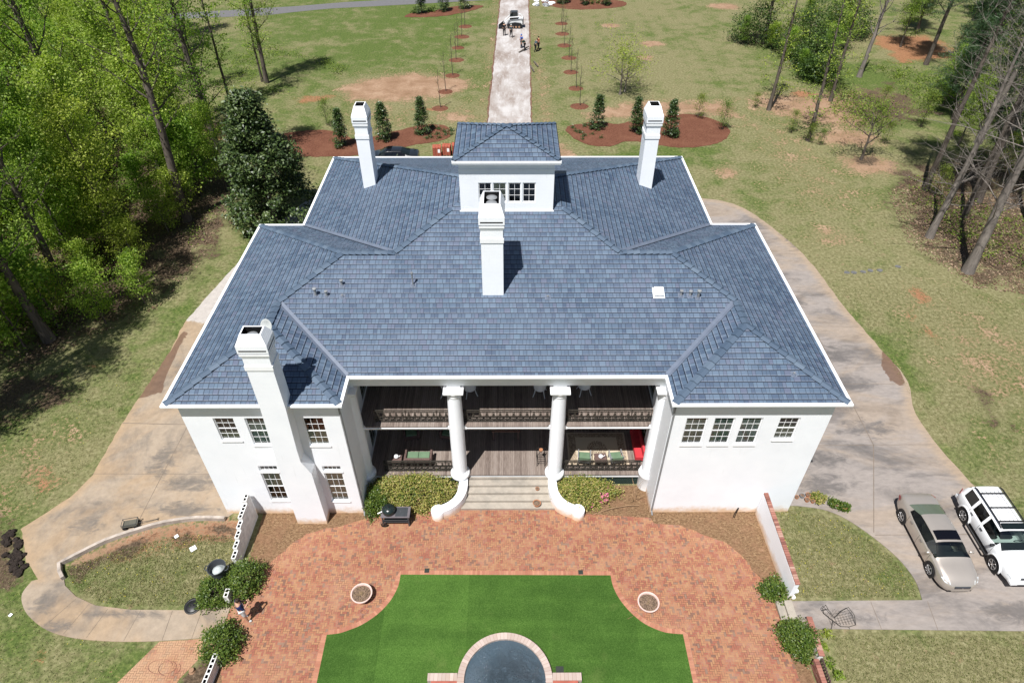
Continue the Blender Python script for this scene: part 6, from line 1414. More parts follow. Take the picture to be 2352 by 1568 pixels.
for x in (-.12, .26):
    for y in (-1., .8): mb = MB(); mb.box(x-.03, x+.03, y-.03, y+.03, 0, .14); part(mb, 'leg', M['wicker'], rs)
bn = thing('long_table', 'long dark wooden table in the shade of the middle porch', 'table', (-.25, 23.5, PZ)); mb = MB(); mb.box(-.75, .75, -.35, .35, .70, .75); part(mb, 'tabletop', flat('dark_reddish_wood', (.16, .085, .065)), bn)
for x in (-.65, .65):
    for y in (-.28, .28): mb = MB(); mb.box(x-.04, x+.04, y-.04, y+.04, 0, .70); part(mb, 'leg', M['wicker'], bn)
wicker_sofa('brown wicker armchair in the shade at the back of the lower left porch', (-5.3, 23.5, PZ), math.radians(10), .75, 1, 'armchair', 'wicker_armchair')
wicker_sofa('brown wicker armchair in the shade near the left middle column', (-3.3, 23.5, PZ), math.radians(-10), .75, 1, 'armchair', 'wicker_armchair')
# tea cart next to the right middle column
tc = thing('tea_cart', 'black metal plant stand beside the right middle column', 'plant stand', (1.55, 21.75, PZ)); mb = MB()
for (x, y) in ((-.2, -.3), (.2, -.3), (.2, .3), (-.2, .3)): mb.tube([(x, y, 0), (x, y, .75)], .014, 5)
for z in (.25, .7): mb.tube([(-.2, -.3, z), (.2, -.3, z), (.2, .3, z), (-.2, .3, z), (-.2, -.3, z)], .012, 5)
for k in range(6): mb.tube([(-.2, -.3+k*.12, .25), (.2, -.3+k*.12, .25)], .008, 4)
part(mb, 'frame', M['black'], tc); mb = MB(); mb.lathe([(.06, .70), (.10, .82), (.10, .84), (.08, .84)], (0, .1, 0), 12); part(mb, 'clay_pot', M['terracotta'], tc)
# white wicker chairs upstairs
def wicker_chair(label, x, y, rz):
    t = thing('white_chair', label, 'chair', (x, y, 4.562), math.radians(rz), 'white chairs on the balcony'); wm = M['trim']
    mb = MB(); mb.lathe([(.27, .40), (.30, .42), (.30, .46), (.27, .47)], (0, 0, 0), 18); part(mb, 'seat', wm, t)
    mb = MB(); n = 12
    for i in range(n):
        a0 = math.radians(15+150*i/n); a1 = math.radians(15+150*(i+1)/n); mb.add([(.30*math.cos(a0), .28*math.sin(a0), .46), (.30*math.cos(a1), .28*math.sin(a1), .46), (.40*math.cos(a1), .38*math.sin(a1), .95), (.40*math.cos(a0), .38*math.sin(a0), .95)], [(0, 1, 2, 3), (3, 2, 1, 0)])
    part(mb, 'backrest', wm, t)
    for sx, sy in ((-1, -1), (1, -1), (-1, 1), (1, 1)): mb = MB(); mb.tube([(sx*.20, sy*.18, .42), (sx*.24, sy*.23, .2), (sx*.30, sy*.30, 0)], .02, 6); part(mb, 'leg', wm, t)
wicker_chair('white balcony chair left of the left middle column', -3.05, 22.95, 160); wicker_chair('white balcony chair just right of the left middle column', -2.0, 23.1, 200); wicker_chair('white balcony chair left of the right middle column', 1.45, 23.1, 170); wicker_chair('white balcony chair right of the right middle column', 3.65, 23.2, 190)
# bins, wagon and bits on the left lawn
bn = thing('trash_can', 'grey open trash can holding a bag behind the left bushes', 'trash can', (-13.15, 15.75, 0)); bn.scale = (1.2, 1.2, 1.12)
mb = MB(); mb.lathe([(.24, 0), (.30, .9), (.33, .92), (.34, .98), (.31, .98), (.28, .90), (.23, .05)], (0, 0, 0), 28, closed=False); part(mb, 'barrel', M['dark'], bn, smooth='auto')
mb = MB(); mb.lathe([(.001, .80), (.08, .86), (.16, .78), (.22, .70), (.27, .66)], (0, 0, 0), 12, closed=False); part(mb, 'rubbish_bag', flat('pale_bag', (.42, .46, .46), .4), bn, smooth=True)
for s in (-1, 1): mb = MB(); mb.tube([(s*.33, -.1, .9), (s*.43, -.07, .93), (s*.43, .07, .93), (s*.33, .1, .9)], .022, 6); part(mb, 'handle', M['dark'], bn)
t = thing('loose_lid', 'round black trash can lid lying at the edge of the walkway', 'lid', (-14.05, 14.45, 0.035)); mb = MB(); mb.lathe([(.36, 0), (.36, .035), (.32, .05), (.27, .035), (.22, .06), (.10, .08), (.001, .085)], (0, 0, 0), 28, closed=False)
mb.v = [(x, y, z+.1*(y+.36)) for x, y, z in mb.v]; part(mb, 'lid_disc', M['black'], t, smooth='auto'); mb = MB(); mb.tube([(-.1, 0, .10), (-.05, 0, .16), (.05, 0, .16), (.1, 0, .10)], .014, 6); part(mb, 'lid_handle', M['black'], t)
t = thing('mesh_wagon', 'grey mesh garden wagon tipped beside the kerb on the left drive', 'wagon', (-18.45, 18.42, .03), math.radians(12)); mb = MB(); mb.box(-.38, .30, -.02, .38, .20, .23); part(mb, 'tray', flat('mesh_grey', (.10, .095, .075), .8), t)
for a, b in (((-.38, -.02), (.30, -.02)), ((.30, -.02), (.30, .38)), ((.30, .38), (-.38, .38)), ((-.38, .38), (-.38, -.02))): mb = MB(); mb.beam((*a, .36), (*b, .36), .02); mb.beam((*a, .22), (*a, .36), .02); part(mb, 'side_rail', M['dark'], t)
for x in (-.3, .22):
    for y in (0.0, .36): mb = MB(); mb.lathe([(.10, -.03), (.10, .03)], (0, 0, 0), 14); m_ = Matrix.Translation((x, y, .11)) @ Matrix.Rotation(math.radians(90), 4, 'X'); mb.v = [tuple(m_ @ Vector(p)) for p in mb.v]; part(mb, 'wheel', M['rubber'], t)
mb = MB(); mb.tube([(.30, .15, .22), (.7, .22, .12), (1.15, .30, .06)], .014, 6); mb.tube([(1.15, .22, .06), (1.15, .38, .06)], .014, 6); part(mb, 'pull_handle', M['dark'], t)
for x, y, r_, lab in ((-15.09, 17.34, .14, 'white square card lying on the left lawn island'), (-16.13, 18.0, .09, 'small crumpled white scrap on the bare soil of the left island'), (-21.9, 15.0-.9, .07, 'tiny white scrap on the grass outside the left walkway')):
    t = MB(); a = R.uniform(0, 1); m_ = Matrix.Translation((x, y, .03)) @ Matrix.Rotation(a+.4, 4, 'Z'); t.box(-r_, r_, -r_, r_, 0, .012, m_); tag(t.build('paper_scrap', M['trim']), lab, 'paper')
# heap of dark clods at the drive corner
def clod(seed, s):
    rr = random.Random(seed); bm = bmesh.new(); bmesh.ops.create_icosphere(bm, subdivisions=2, radius=s)
    for v in bm.verts: v.co *= 1+rr.uniform(-.22, .22); v.co.z *= .75
    me = bpy.data.meshes.new('clod'); bm.to_mesh(me); bm.free(); me.materials.append(M['clod']); return me
M['clod'] = flat('dark_soil_clod', (.028, .020, .016), .95, var=.5, sc=6)
cm = [clod(i, .17) for i in range(4)]
for i in range(60):
    u = R.random(); x = -24.25+u*1.6+R.uniform(-.42, .28); y = 18.35-u*2.2+R.uniform(-.35, .3); o = bpy.data.objects.new('soil_clod', cm[i % 4]); COL.objects.link(o); o.location = (x, y, .06); s_ = R.uniform(.45, 1.0); o.scale = (s_, s_*.9, s_*.8); o.rotation_euler = (0, 0, R.uniform(0, 6)); tag(o, 'one of the dark soil clods heaped at the left corner of the drive', 'clod', 'soil clods heaped beside the drive')
# rocks between bushes
# pallets of brick by the front bed
def pallet(lab, x, y, rz, h=1.0):
    t = thing('brick_pallet', lab, 'pallet', (x, y, 0.0), math.radians(rz), 'pallets of red bricks'); t.scale = (.72, .72, .9); mb = MB(); mb.box(-.55, .55, -.55, .55, .12, .12+h); gb = M['palletbrick']; part(mb, 'brick_stack', gb, t)
    mb = MB()
    for k in (-.45, 0, .45): mb.box(k-.05, k+.05, -.56, .56, 0, .10)
    mb.box(-.57, .57, -.57, .57, .10, .118); part(mb, 'pallet_base', M['strawwood'], t)
    mb = MB()
    for k in (-.2, .2): mb.box(k-.012, k+.012, -.558, .558, .12+h, .127+h); mb.box(k-.012, k+.012, -.560, -.552, .12, .12+h)
    part(mb, 'strap', M['black'], t); mb = MB(); mb.box(.12, .42, -.564, -.557, h*.55, h*.95); part(mb, 'paper_sheet', M['trim'], t); return t
g_ = G('stacked_red_brick', .85, .15); x_, y_, z_ = g_.xyz(g_.obj()); b_ = g_.node('ShaderNodeTexBrick'); b_.inputs['Scale'].default_value = 5; g_.put(b_.inputs['Color1'], (.30, .07, .045, 1)); g_.put(b_.inputs['Color2'], (.42, .13, .08, 1)); g_.put(b_.inputs['Mortar'], (.10, .03, .025, 1)); g_.put(b_.inputs['Vector'], g_.comb(g_.ma('ADD', x_, y_), z_)); g_.color(b_.outputs[0]); M['palletbrick'] = g_.m
M['strawwood'] = flat('pale_pallet_wood', (.30, .21, .13), .9)
for lab, x, y, rz in (('leftmost red brick pallet behind the house', -6.95, 59.5, 4), ('second red brick pallet from the left behind the house', -6.05, 59.75, -3), ('third red brick pallet from the left behind the house', -5.15, 60.0, 6), ('rearmost red brick pallet close to the tower roof', -3.9, 62.2, 0), ('raised red brick pallet just left of the tower roof', -4.45, 61.3, -8)): pallet(lab, x, y, rz, .95)
# wire frame chaise on the right path
t = thing('wire_lounger', 'rusty wire frame garden lounger lying on the right hand path', 'lounger', (14.25, 13.70, .03), math.radians(4)); mb = MB(); rw_ = .016
mb.tube([(-.55, .35, .1), (-.65, .45, .35), (-.55, .5, .55), (-.4, .42, .3), (-.2, .1, .12), (.2, .35, .2), (.5, .42, .35), (.62, .1, .3), (.6, -.25, .1), (.3, -.28, .03), (-.05, -.25, .05), (-.3, .0, .1), (-.55, .35, .1)], rw_, 5)
mb.tube([(-.3, 0, .1), (-.45, -.25, .02), (-.6, -.42, .01)], rw_, 5); mb.tube([(.3, -.28, .03), (.3, -.36, .0)], rw_, 5)
for k in range(9): x = -.5+k*.13; mb.tube([(x, .42-abs(k-3)*.04, .3), (x+.05, .12, .16), (x+.08, -.2, .07)], .007, 4)
for k in range(5): y = -.15+k*.11; mb.tube([(-.25+k*.03, y, .1), (.2, y+.04, .12), (.58, y+.05, .25)], .007, 4)
mb.tube([(-.62, .40, .3), (-.5, .36, .42), (-.42, .42, .3), (-.52, .48, .2), (-.62, .40, .3)], .01, 4); part(mb, 'wire_frame', M['iron'], t)
# flower pots at the corner of the right wing
for i, (x, y, r_, lab) in enumerate(((14.50, 20.10, .10, 'small clay pot nearest the right wing corner'), (14.78, 20.16, .13, 'grey pot second from the right wing corner'), (14.95, 19.92, .13, 'clay pot third from the right wing corner'), (15.10, 20.22, .12, 'clay pot behind the others near the right wing corner'), (15.22, 19.84, .11, 'clay pot just left of the leafy plants'), (16.25, 19.62, .16, 'clay pot under green leaves in the pot row'), (16.62, 19.45, .16, 'clay pot under green leaves at the far right of the pot row'))):
    pot('flower_pot', lab, (x, y, .03), r_, r_*1.5, M['terracotta'] if i != 1 else M['metalgrey'], M['deadsoil'], 'pots by the right wing corner')
# stepping stones
M['slab'] = flat('grey_slab', (.13, .13, .13), .85, var=.2)
for i, (x, y) in enumerate([(24.76, 39.97), (25.29, 39.97), (25.98, 40.06), (26.58, 40.21), (27.3, 40.24), (28.86, 40.71)]):
    mb = MB(); P = [(x+.21*(1+R.uniform(-.2, .2))*math.cos(a*.9), y+.19*(1+R.uniform(-.2, .2))*math.sin(a*.9)) for a in range(7)]; mb.prism(P, 0, .035); tag(mb.build('stepping_stone', M['slab']), ('nearest', 'second', 'third', 'fourth', 'fifth', 'farthest')[i]+' grey stepping stone counted from the right drive', 'stepping stone', 'stepping stones on the right lawn')
# garden hose / wires by the right wing
t = thing('boot_scraper', 'black bent metal stand against the foot of the right wing wall', 'stand', (11.05, 18.98, 0)); mb = MB(); mb.tube([(-.05, 0, 0), (0, .08, .3), (.1, .14, .6)], .02, 6); mb.tube([(.02, 0, 0), (.07, .08, .3), (.14, .14, .6)], .02, 6); mb.tube([(.10, .14, .6), (.14, .14, .6)], .03, 6); part(mb, 'metal_bar', M['black'], t)
t = thing('garden_hose', 'thin looping dark cord on the sandy brick at the bottom left', 'hose', (-14.3, 11.9, .03)); mb = MB(); mb.tube([(.6*math.cos(a*.35)*(1-a*.012)+a*.018-.3, .28*math.sin(a*.35)-a*.004, .01) for a in range(40)], .006, 4); part(mb, 'cord', M['capbrick'], t)
t = thing('tree_stump', 'pale cut stump in the soil at the bottom left edge', 'stump', (-13.1, 11.7, 0)); mb = MB(); mb.lathe([(.14, 0), (.11, .06), (.10, .13)], (0, 0, 0), 12); part(mb, 'stump_wood', M['sandbrick'], t)

# ------------------------------------------------------------------ trees and plants
def leaf_cloud(centres, per, spread, size, rs, flat_=0.6, aspect=0.62, up=0.35, droop=0.0):
    """centres (N,3) -> leaves as separate pointed quads"""
    C_ = np.repeat(np.asarray(centres, float), per, axis=0); n = len(C_)
    off = rs.normal(0, 1, (n, 3))*np.array([spread, spread, spread*flat_]); P = C_+off
    P[:, 2] -= droop*np.abs(rs.normal(0, 1, n))
    nrm = rs.normal(0, 1, (n, 3)); nrm[:, 2] = np.abs(nrm[:, 2])+up; nrm /= np.linalg.norm(nrm, axis=1)[:, None]
    t = rs.normal(0, 1, (n, 3)); t -= nrm*(t*nrm).sum(1)[:, None]; t /= np.linalg.norm(t, axis=1)[:, None]; b = np.cross(nrm, t)
    s = (size*rs.uniform(0.6, 1.35, n))[:, None]; a = s*aspect
    V_ = np.stack([P-t*s*.5, P+b*a*.5, P+t*s*.5, P-b*a*.5], 1); return V_.reshape(-1, 3)
def leaf_obj(name, V_, mat, parent=None): return np_mesh(name, V_, 4, mat, parent)

def limb(mb, rs, p0, d, L, r0, segs, curve_up, n, jit=.12):
    pts = [Vector(p0)]; d = Vector(d).normalized(); rad = [r0]
    for i in range(segs):
        d = (d+Vector((rs.normal(0, jit), rs.normal(0, jit), rs.normal(0, jit)+curve_up))).normalized(); pts.append(pts[-1]+d*(L/segs)); rad.append(r0*(1-(i+1)/segs*.85))
    mb.tube(pts, rad, n, cap=False); return pts, d
def tree_mesh(seed, H, r0, base, R_, nl, leaf=None, twigs=1, crown_shape='round', lean=(0, 0), trunk_n=9, up=.10, fork=None, limb_r=.33, top=1.0):
    rs = np.random.RandomState(seed); mb = MB(); pts = []; rad = []; ns = 12
    wx, wy = rs.uniform(-1, 1, 2)
    for i in range(ns+1):
        t = i/ns; z = H*t*.97; pts.append(Vector((lean[0]*t*H+wx*.018*H*math.sin(t*4.0+seed)+rs.normal(0, .02), lean[1]*t*H+wy*.018*H*math.sin(t*3.3+seed*2)+rs.normal(0, .02), z))); rad.append(max(.02, r0*(1-t)**.72+(.35*r0 if i == 0 else 0)))
    mb.tube(pts, rad, trunk_n, cap=False); centres = []
    def at(t):
        f = t*ns; i = min(ns-1, int(f)); return pts[i].lerp(pts[i+1], f-i), rad[i]*(1-(f-i))+rad[i+1]*(f-i)
    for k in range(nl):
        t = base+(1-base)*((k+rs.uniform(0, 1))/nl)*.97; p, r = at(t); a = k*2.4+rs.uniform(-.6, .6); u = (t-base)/(1-base)
        prof = {'round': math.sin(math.pi*min(1, .18+u*.85))**.7, 'cone': 1.05-u, 'tall': .75+.25*math.sin(u*3)}[crown_shape]
        L = R_*max(.18, prof)*rs.uniform(.75, 1.2); d = Vector((math.cos(a), math.sin(a), rs.uniform(.15, .75)+u*.6*top))
        q, dd = limb(mb, rs, p, d, L, max(.018, r*limb_r), 5, up, 4)
        for j in range(2, 6): centres.append((q[j], 1))
        for m_ in range(twigs*3):
            j = rs.randint(1, 5); s0 = q[j]; sd_ = Vector((rs.normal(), rs.normal(), rs.uniform(-.1, .9))).normalized()
            q2, d2 = limb(mb, rs, s0, (dd+sd_*1.1), L*rs.uniform(.25, .5), max(.010, r*limb_r*.42), 3, up*.6, 3)
            centres += [(q2[2], .8), (q2[3], .8)]
            if twigs > 1:
                for w_ in range(2):
                    q3, d3 = limb(mb, rs, q2[2], (d2+Vector((rs.normal(), rs.normal(), rs.normal()*.6))), L*.22, .011, 2, .02, 3); centres.append((q3[2], .6))
    return mb, [tuple(c[0]) for c in centres], rs
def mesh_only(mb, name, mat, smooth=True):
    o = mb.build(name, mat, None, smooth=smooth); me = o.data; bpy.data.objects.remove(o); return me
def cloud_mesh(name, V_, mat):
    o = leaf_obj(name, V_, mat); me = o.data; bpy.data.objects.remove(o); return me
def plant(name, label, cat, loc, parts, rz=0, scale=1.0, group=None):
    t = thing(name, label, cat, loc, rz, group); t.scale = (scale, scale, scale) if not isinstance(scale, tuple) else scale
    for pn, me in parts:
        o = bpy.data.objects.new(pn, me); COL.objects.link(o); o.parent = t
    return t
VAR = {}
def variant(key, kw, leafmat, bark, per, spread, size, **lk):
    mb, c, rs = tree_mesh(**kw); parts = [('trunk', mesh_only(mb, key+'_trunk', M[bark]))]
    if per: parts.append(('crown', cloud_mesh(key+'_crown', leaf_cloud(c, per, spread, size, rs, **lk), M[leafmat])))
    VAR[key] = parts
variant('tallA', dict(seed=3, H=24, r0=.34, base=.22, R_=4.2, nl=34), 'spring', 'bark', 22, .40, .18)
variant('tallB', dict(seed=5, H=22, r0=.27, base=.18, R_=3.6, nl=34), 'spring2', 'bark', 22, .38, .17)
variant('tallC', dict(seed=9, H=25, r0=.36, base=.30, R_=4.8, nl=32), 'spring', 'bark', 20, .42, .18)
variant('midA', dict(seed=14, H=13, r0=.15, base=.15, R_=3.2, nl=26), 'spring2', 'bark', 30, .38, .17)
variant('midB', dict(seed=17, H=11, r0=.13, base=.12, R_=3.0, nl=26), 'spring', 'bark', 30, .38, .17)
variant('underA', dict(seed=21, H=5.5, r0=.06, base=.08, R_=2.1, nl=18), 'spring', 'bark', 24, .28, .15)
variant('underB', dict(seed=23, H=4.0, r0=.05, base=.06, R_=1.9, nl=16), 'spring2', 'palebark', 20, .26, .14)
variant('underC', dict(seed=22, H=4.6, r0=.05, base=.08, R_=1.9, nl=16), 'under', 'bark', 11, .28, .14)
variant('thin', dict(seed=26, H=19, r0=.15, base=.20, R_=2.2, nl=26, crown_shape='tall'), 'spring', 'bark', 10, .30, .21)
variant('bareA', dict(seed=31, H=22, r0=.33, base=.18, R_=5.5, nl=46, twigs=2, lean=(.02, -.01), up=.03, limb_r=.19, top=.5), None, 'palebark', 0, 0, 0)
variant('bareB', dict(seed=34, H=18, r0=.26, base=.16, R_=5.0, nl=42, twigs=2, up=.02, limb_r=.19, top=.5), None, 'palebark', 0, 0, 0)
variant('pineA', dict(seed=41, H=20, r0=.24, base=.28, R_=3.4, nl=46, crown_shape='cone', up=.02), 'pine', 'bark', 42, .30, .34, aspect=.10)
variant('pineB', dict(seed=44, H=15, r0=.18, base=.12, R_=3.2, nl=46, crown_shape='cone', up=.02), 'pine', 'bark', 42, .28, .32, aspect=.12)
variant('pineH', dict(seed=47, H=22, r0=.24, base=.58, R_=3.6, nl=40, crown_shape='round', up=.02), 'pine', 'bark', 44, .32, .34, aspect=.10)
variant('pole', dict(seed=51, H=17, r0=.20, base=.10, R_=2.6, nl=26, lean=(.03, .0), twigs=1, up=.03, top=.3, limb_r=.2), 'spring2', 'bark', 6, .3, .19)
variant('vase', dict(seed=55, H=4.6, r0=.12, base=.24, R_=4.3, nl=13, twigs=2, up=.02, limb_r=.5, top=.3), 'spring2', 'palebark', 6, .34, .14)
variant('dead', dict(seed=58, H=13, r0=.24, base=.30, R_=2.6, nl=20, twigs=1, lean=(.04, 0), limb_r=.4), None, 'palebark', 0, 0, 0)
variant('forked', dict(seed=63, H=5.0, r0=.13, base=.30, R_=3.4, nl=8, twigs=2, up=.05, limb_r=.8), 'under', 'bark', 7, .34, .15)
def T_(key, name, label, x, y, rz, s=1.0, group=None, cat='tree'): return plant(name, label, cat, (x, y, 0), VAR[key], math.radians(rz), s, group)
# the trees whose trunks one can follow on the left
T_('tallC', 'broadleaf_tree', 'tallest leafy tree with thick grey trunk standing left of the dark magnolia', -26.4, 47.7, 20, 1.0)
T_('tallA', 'broadleaf_tree', 'leafy tree with dark straight trunk just behind the big magnolia', -26.2, 56.2, 110, .95)
T_('tallB', 'broadleaf_tree', 'outermost leafy tree of the left wood, at the open lawn casting the long shadow', -28.4, 78.9, 200, .92)
T_('thin', 'broadleaf_tree', 'thin leafy tree leaning beside the outermost tree of the left wood', -29.2, 79.4, 40, .85)
T_('thin', 'broadleaf_tree', 'slender pale trunked tree on the clay left of the magnolia top', -30.3, 71.3, 90, 1.0)
T_('tallB', 'broadleaf_tree', 'leafy tree behind the red clay patch left of the magnolia', -33.4, 65.2, 15, .95)
T_('thin', 'broadleaf_tree', 'thin grey trunk between two larger trunks on the clay at the wood edge', -32.3, 69.6, 200, .85)
T_('thin', 'broadleaf_tree', 'thin tree on the grass gap deep behind the clay patch', -36.3, 75.6, 260, .85)
T_('tallA', 'broadleaf_tree', 'large dark trunk at the lower edge of the left wood, nearest the camera', -30.0, 32.6, 75, .95)
T_('tallB', 'broadleaf_tree', 'second dark trunk from the camera in the left wood', -31.8, 38.1, 160, 1.0)
T_('thin', 'broadleaf_tree', 'slim trunk beside the second dark trunk in the left wood', -33.2, 37.2, 10, 1.0)
rs_ = np.random.RandomState(5); placed = [(-26.4, 47.7), (-26.2, 56.2), (-28.4, 78.9), (-30.3, 71.3), (-33.4, 65.2), (-30, 32.6), (-31.8, 38.1)]; cnt = 0; tries = 0
wood = [(-27, 43), (-29, 52), (-31, 60), (-36, 64), (-40, 72), (-44, 90), (-46, 98), (-85, 98), (-60, 60), (-46, 33), (-33, 31), (-28, 38)]
while cnt < 96 and tries < 9000:
    tries += 1; x = rs_.uniform(-84, -27); y = rs_.uniform(31, 98)
    if not inside(np.array([x]), np.array([y]), wood)[0]: continue
    if min(math.hypot(x-a, y-b) for a, b in placed) < 3.1: continue
    key = ['tallA', 'midB', 'midA', 'midA', 'midB', 'midA', 'tallB', 'midB', 'midA', 'midB'][rs_.randint(0, 10)]
    placed.append((x, y)); T_(key, 'broadleaf_tree', 'bright green spring tree among the crowns inside the dense left wood', x, y, rs_.uniform(0, 360), rs_.uniform(.8, 1.12), 'trees inside the left wood'); cnt += 1
for x, y, k, lab in ((-27.6, 50.5, 'midB', 'lower bright green tree hiding the foot of the tallest left trunk'), (-24.9, 52.6, 'midB', 'green tree wedged between the magnolia and the straight dark trunk'), (-30.8, 44.0, 'midA', 'yellow green tree at the shaded lower edge of the left wood'), (-29.5, 57.5, 'midA', 'yellow green tree left of the straight dark trunk')):
    T_(k, 'broadleaf_tree', lab, x, y, R.uniform(0, 360), .72)
cnt = 0; up_ = []
while cnt < 62:
    x = rs_.uniform(-46, -22.8); y = rs_.uniform(31, 62)
    if not inside(np.array([x]), np.array([y]), [(-24.4, 44), (-23.4, 41), (-23.8, 36.5), (-26.5, 33.5), (-29, 31.3), (-46, 31), (-46, 62), (-28, 62), (-25.5, 50)])[0]: continue
    if up_ and min(math.hypot(x-a, y-b) for a, b in up_) < 1.5: continue
    up_.append((x, y)); cnt += 1; T_('underA' if rs_.rand() < .5 else 'underB', 'understory_tree', 'low leafy sapling in the undergrowth of the left wood', x, y, rs_.uniform(0, 360), rs_.uniform(.6, 1.25), 'undergrowth saplings in the left wood', 'sapling')
# magnolia: dense dark cone of glossy clumps
def conical(seed, H, Rb, nclump, per, size, spread, prof, name, mat, flower=None, core=True):
    rs = np.random.RandomState(seed); c = []
    for i in range(nclump):
        t = rs.uniform(0.0, 1)**.85; a = rs.uniform(0, 6.283); r = Rb*prof(t)*(rs.uniform(.72, 1.04) if i % 5 else rs.uniform(.2, .8)); r *= 1+.13*math.sin(3*a+seed+t*9); c.append((r*math.cos(a), r*math.sin(a), H*t+.15))
    V_ = leaf_cloud(c, per, spread, size, rs, flat_=.55, aspect=.48, up=.8)
    tr = MB(); tr.tube([(0, 0, 0), (0, 0, H*.5), (0, 0, H*.93)], [Rb*.06, Rb*.04, .02], 8, cap=False)
    for i in range(0, nclump, 4):
        p = Vector(c[i]); tr.tube([(0, 0, max(.1, p.z*.86)), tuple(p)], [Rb*.012, .006], 3, cap=False)
    return [('trunk', mesh_only(tr, name+'_trunk', M['bark'])), ('crown', cloud_mesh(name+'_crown', V_, M[mat]))]
VAR['magnolia'] = conical(3, 10.4, 4.0, 430, 95, .25, .33, lambda t: (1-t)**.62*(.86+.14*math.sin(t*14))*min(1, .85+t*1.6), 'magnolia', 'magnolia')
T_('magnolia', 'magnolia_tree', 'large dark glossy magnolia beside the rear left corner of the house', -19.1, 47.2, 0, 1.0)
VAR['coneA'] = conical(6, 3.45, .84, 150, 30, .15, .14, lambda t: (1-t)**.6*min(1, .78+t*2), 'cone_shrub', 'shrub'); VAR['coneB'] = conical(8, 3.45, .80, 150, 30, .15, .14, lambda t: (1-t)**.7*min(1, .70+t*2.4), 'cone_shrub', 'shrub')
cl = [('leftmost dark conical shrub in the left mulch bed, by the left rear chimney', -16.4, 61.5, 1.04), ('middle dark conical shrub of the left mulch bed', -12.5, 62.9, 1.06), ('dark conical shrub at the right end of the left mulch bed', -8.9, 64.6, 1.02), ('leftmost dark conical shrub in the right mulch bed', 9.0, 65.7, .97), ('dark conical shrub just left of the right rear chimney', 12.7, 64.6, 1.0), ('dark conical shrub just right of the right rear chimney', 16.1, 63.9, 1.02),
      ('leftmost conical shrub of the far left bed near the road', -13.3, 108.0, 1.1), ('middle conical shrub of the far left bed near the road', -10.1, 109.2, 1.1), ('right conical shrub of the far left bed near the road', -7.0, 110.8, 1.1), ('left conical shrub of the far right bed', 8.4, 113.6, 1.1), ('middle conical shrub of the far right bed', 11.5, 112.9, 1.0), ('right conical shrub of the far right bed', 15.0, 112.8, 1.0)]
for i, (lab, x, y, s) in enumerate(cl): T_('coneA' if i % 2 else 'coneB', 'conical_shrub', lab, x, y, 57*i, s, 'conical shrubs in the mulch beds', 'shrub')
# little bedding plants in the mulch
def tuft(seed, r, h, n, size, mat):
    rs = np.random.RandomState(seed); c = rs.normal(0, 1, (n, 3))*np.array([r*.45, r*.45, h*.3])+np.array([0, 0, h*.5]); c[:, 2] = np.abs(c[:, 2]); return [('foliage', cloud_mesh('tuft_foliage', leaf_cloud(c, 5, r*.2, size, rs), M[mat]))]
VAR['tuft'] = tuft(2, .32, .35, 26, .11, 'shrub'); VAR['tuft2'] = tuft(4, .32, .45, 30, .11, 'bush')
for i, (x, y) in enumerate([(-7.3, 65.6), (-6.7, 64.9), (-6.0, 65.2), (-7.4, 64.3), (-6.5, 64.1), (-8.3, 63.2), (-7.9, 63.5), (-7.0, 63.4), (-5.9, 64.3), (-8.0, 66.2)]): T_('tuft', 'bedding_plant', 'small dark bedding plant in the right end of the left mulch bed', x, y, 40*i, R.uniform(.8, 1.2), 'bedding plants in the left mulch bed', 'plant')
for i, (x, y) in enumerate([(6.5, 65.9), (6.7, 65.0), (7.1, 64.6), (7.4, 63.8), (7.7, 66.2), (8.2, 66.4), (8.4, 64.2), (9.2, 63.4), (7.3, 63.1)]): T_('tuft', 'bedding_plant', 'small dark bedding plant in the left end of the right mulch bed', x, y, 40*i, R.uniform(.7, 1.1), 'bedding plants in the right mulch bed', 'plant')
for i, (x, y) in enumerate([(-12.2, 109.0), (-11.7, 109.0), (-14.4, 108.2), (13.0, 113.4), (13.9, 113.8)]): T_('tuft2', 'bedding_plant', 'small green bush in one of the far mulch beds near the road', x, y, 40*i, 1.7, 'green bushes in the far mulch beds', 'plant')
# young staked saplings in two rows
VAR['whip'] = (lambda r: [('trunk', mesh_only(r[0], 'whip_trunk', M['bark'])), ('crown', cloud_mesh('whip_crown', leaf_cloud(r[1], 1, .1, .07, r[2]), M['spring2']))])(tree_mesh(71, 4.6, .045, .35, .8, 9, twigs=1, up=.25, limb_r=.3))
onm = ['farthest', 'sixth', 'fifth', 'fourth', 'third', 'second', 'nearest']
for side, ring_ in (('left', ringsL), ('right', ringsR)):
    for i, (x, y) in enumerate(ring_): T_('whip', 'young_tree', f'thin bare young tree {onm[i]} to the house in the row {side} of the drive', x, y, 33*i, R.uniform(.9, 1.05), f'young trees {side} of the drive')
# trees on the right lawn
T_('vase', 'spreading_tree', 'airy light green spreading tree alone on the far right lawn', 12.5, 75.2, 0, 1.05)
T_('vase', 'spreading_tree', 'second thin stem of light leaves just right of the airy lawn tree', 13.2, 75.9, 130, .8)
T_('tallB', 'broadleaf_tree', 'thick grey trunk with green leaves low down at the top of the right lawn', 34.0, 93.5, 0, .9)
T_('pole', 'tall_tree', 'leaning slim grey trunk casting a shadow on the clay at the right lawn edge', 28.0, 70.9, 0, 1.0)
T_('pole', 'tall_tree', 'dark slim trunk with sprays of leaves at its foot right of the mulch bed', 29.4, 62.8, 60, .92)
T_('pole', 'tall_tree', 'slender pale trunk behind the pale clay patch on the right', 35.7, 72.8, 150, 1.0)
T_('dead', 'dead_tree', 'pinkish bare dead tree with broken limbs on the green strip at the upper right', 42.1, 80.8, 20, 1.1)
T_('forked', 'forked_tree', 'small dark forked tree leaning on the grass at the right', 33.3, 58.6, 25, 1.0)
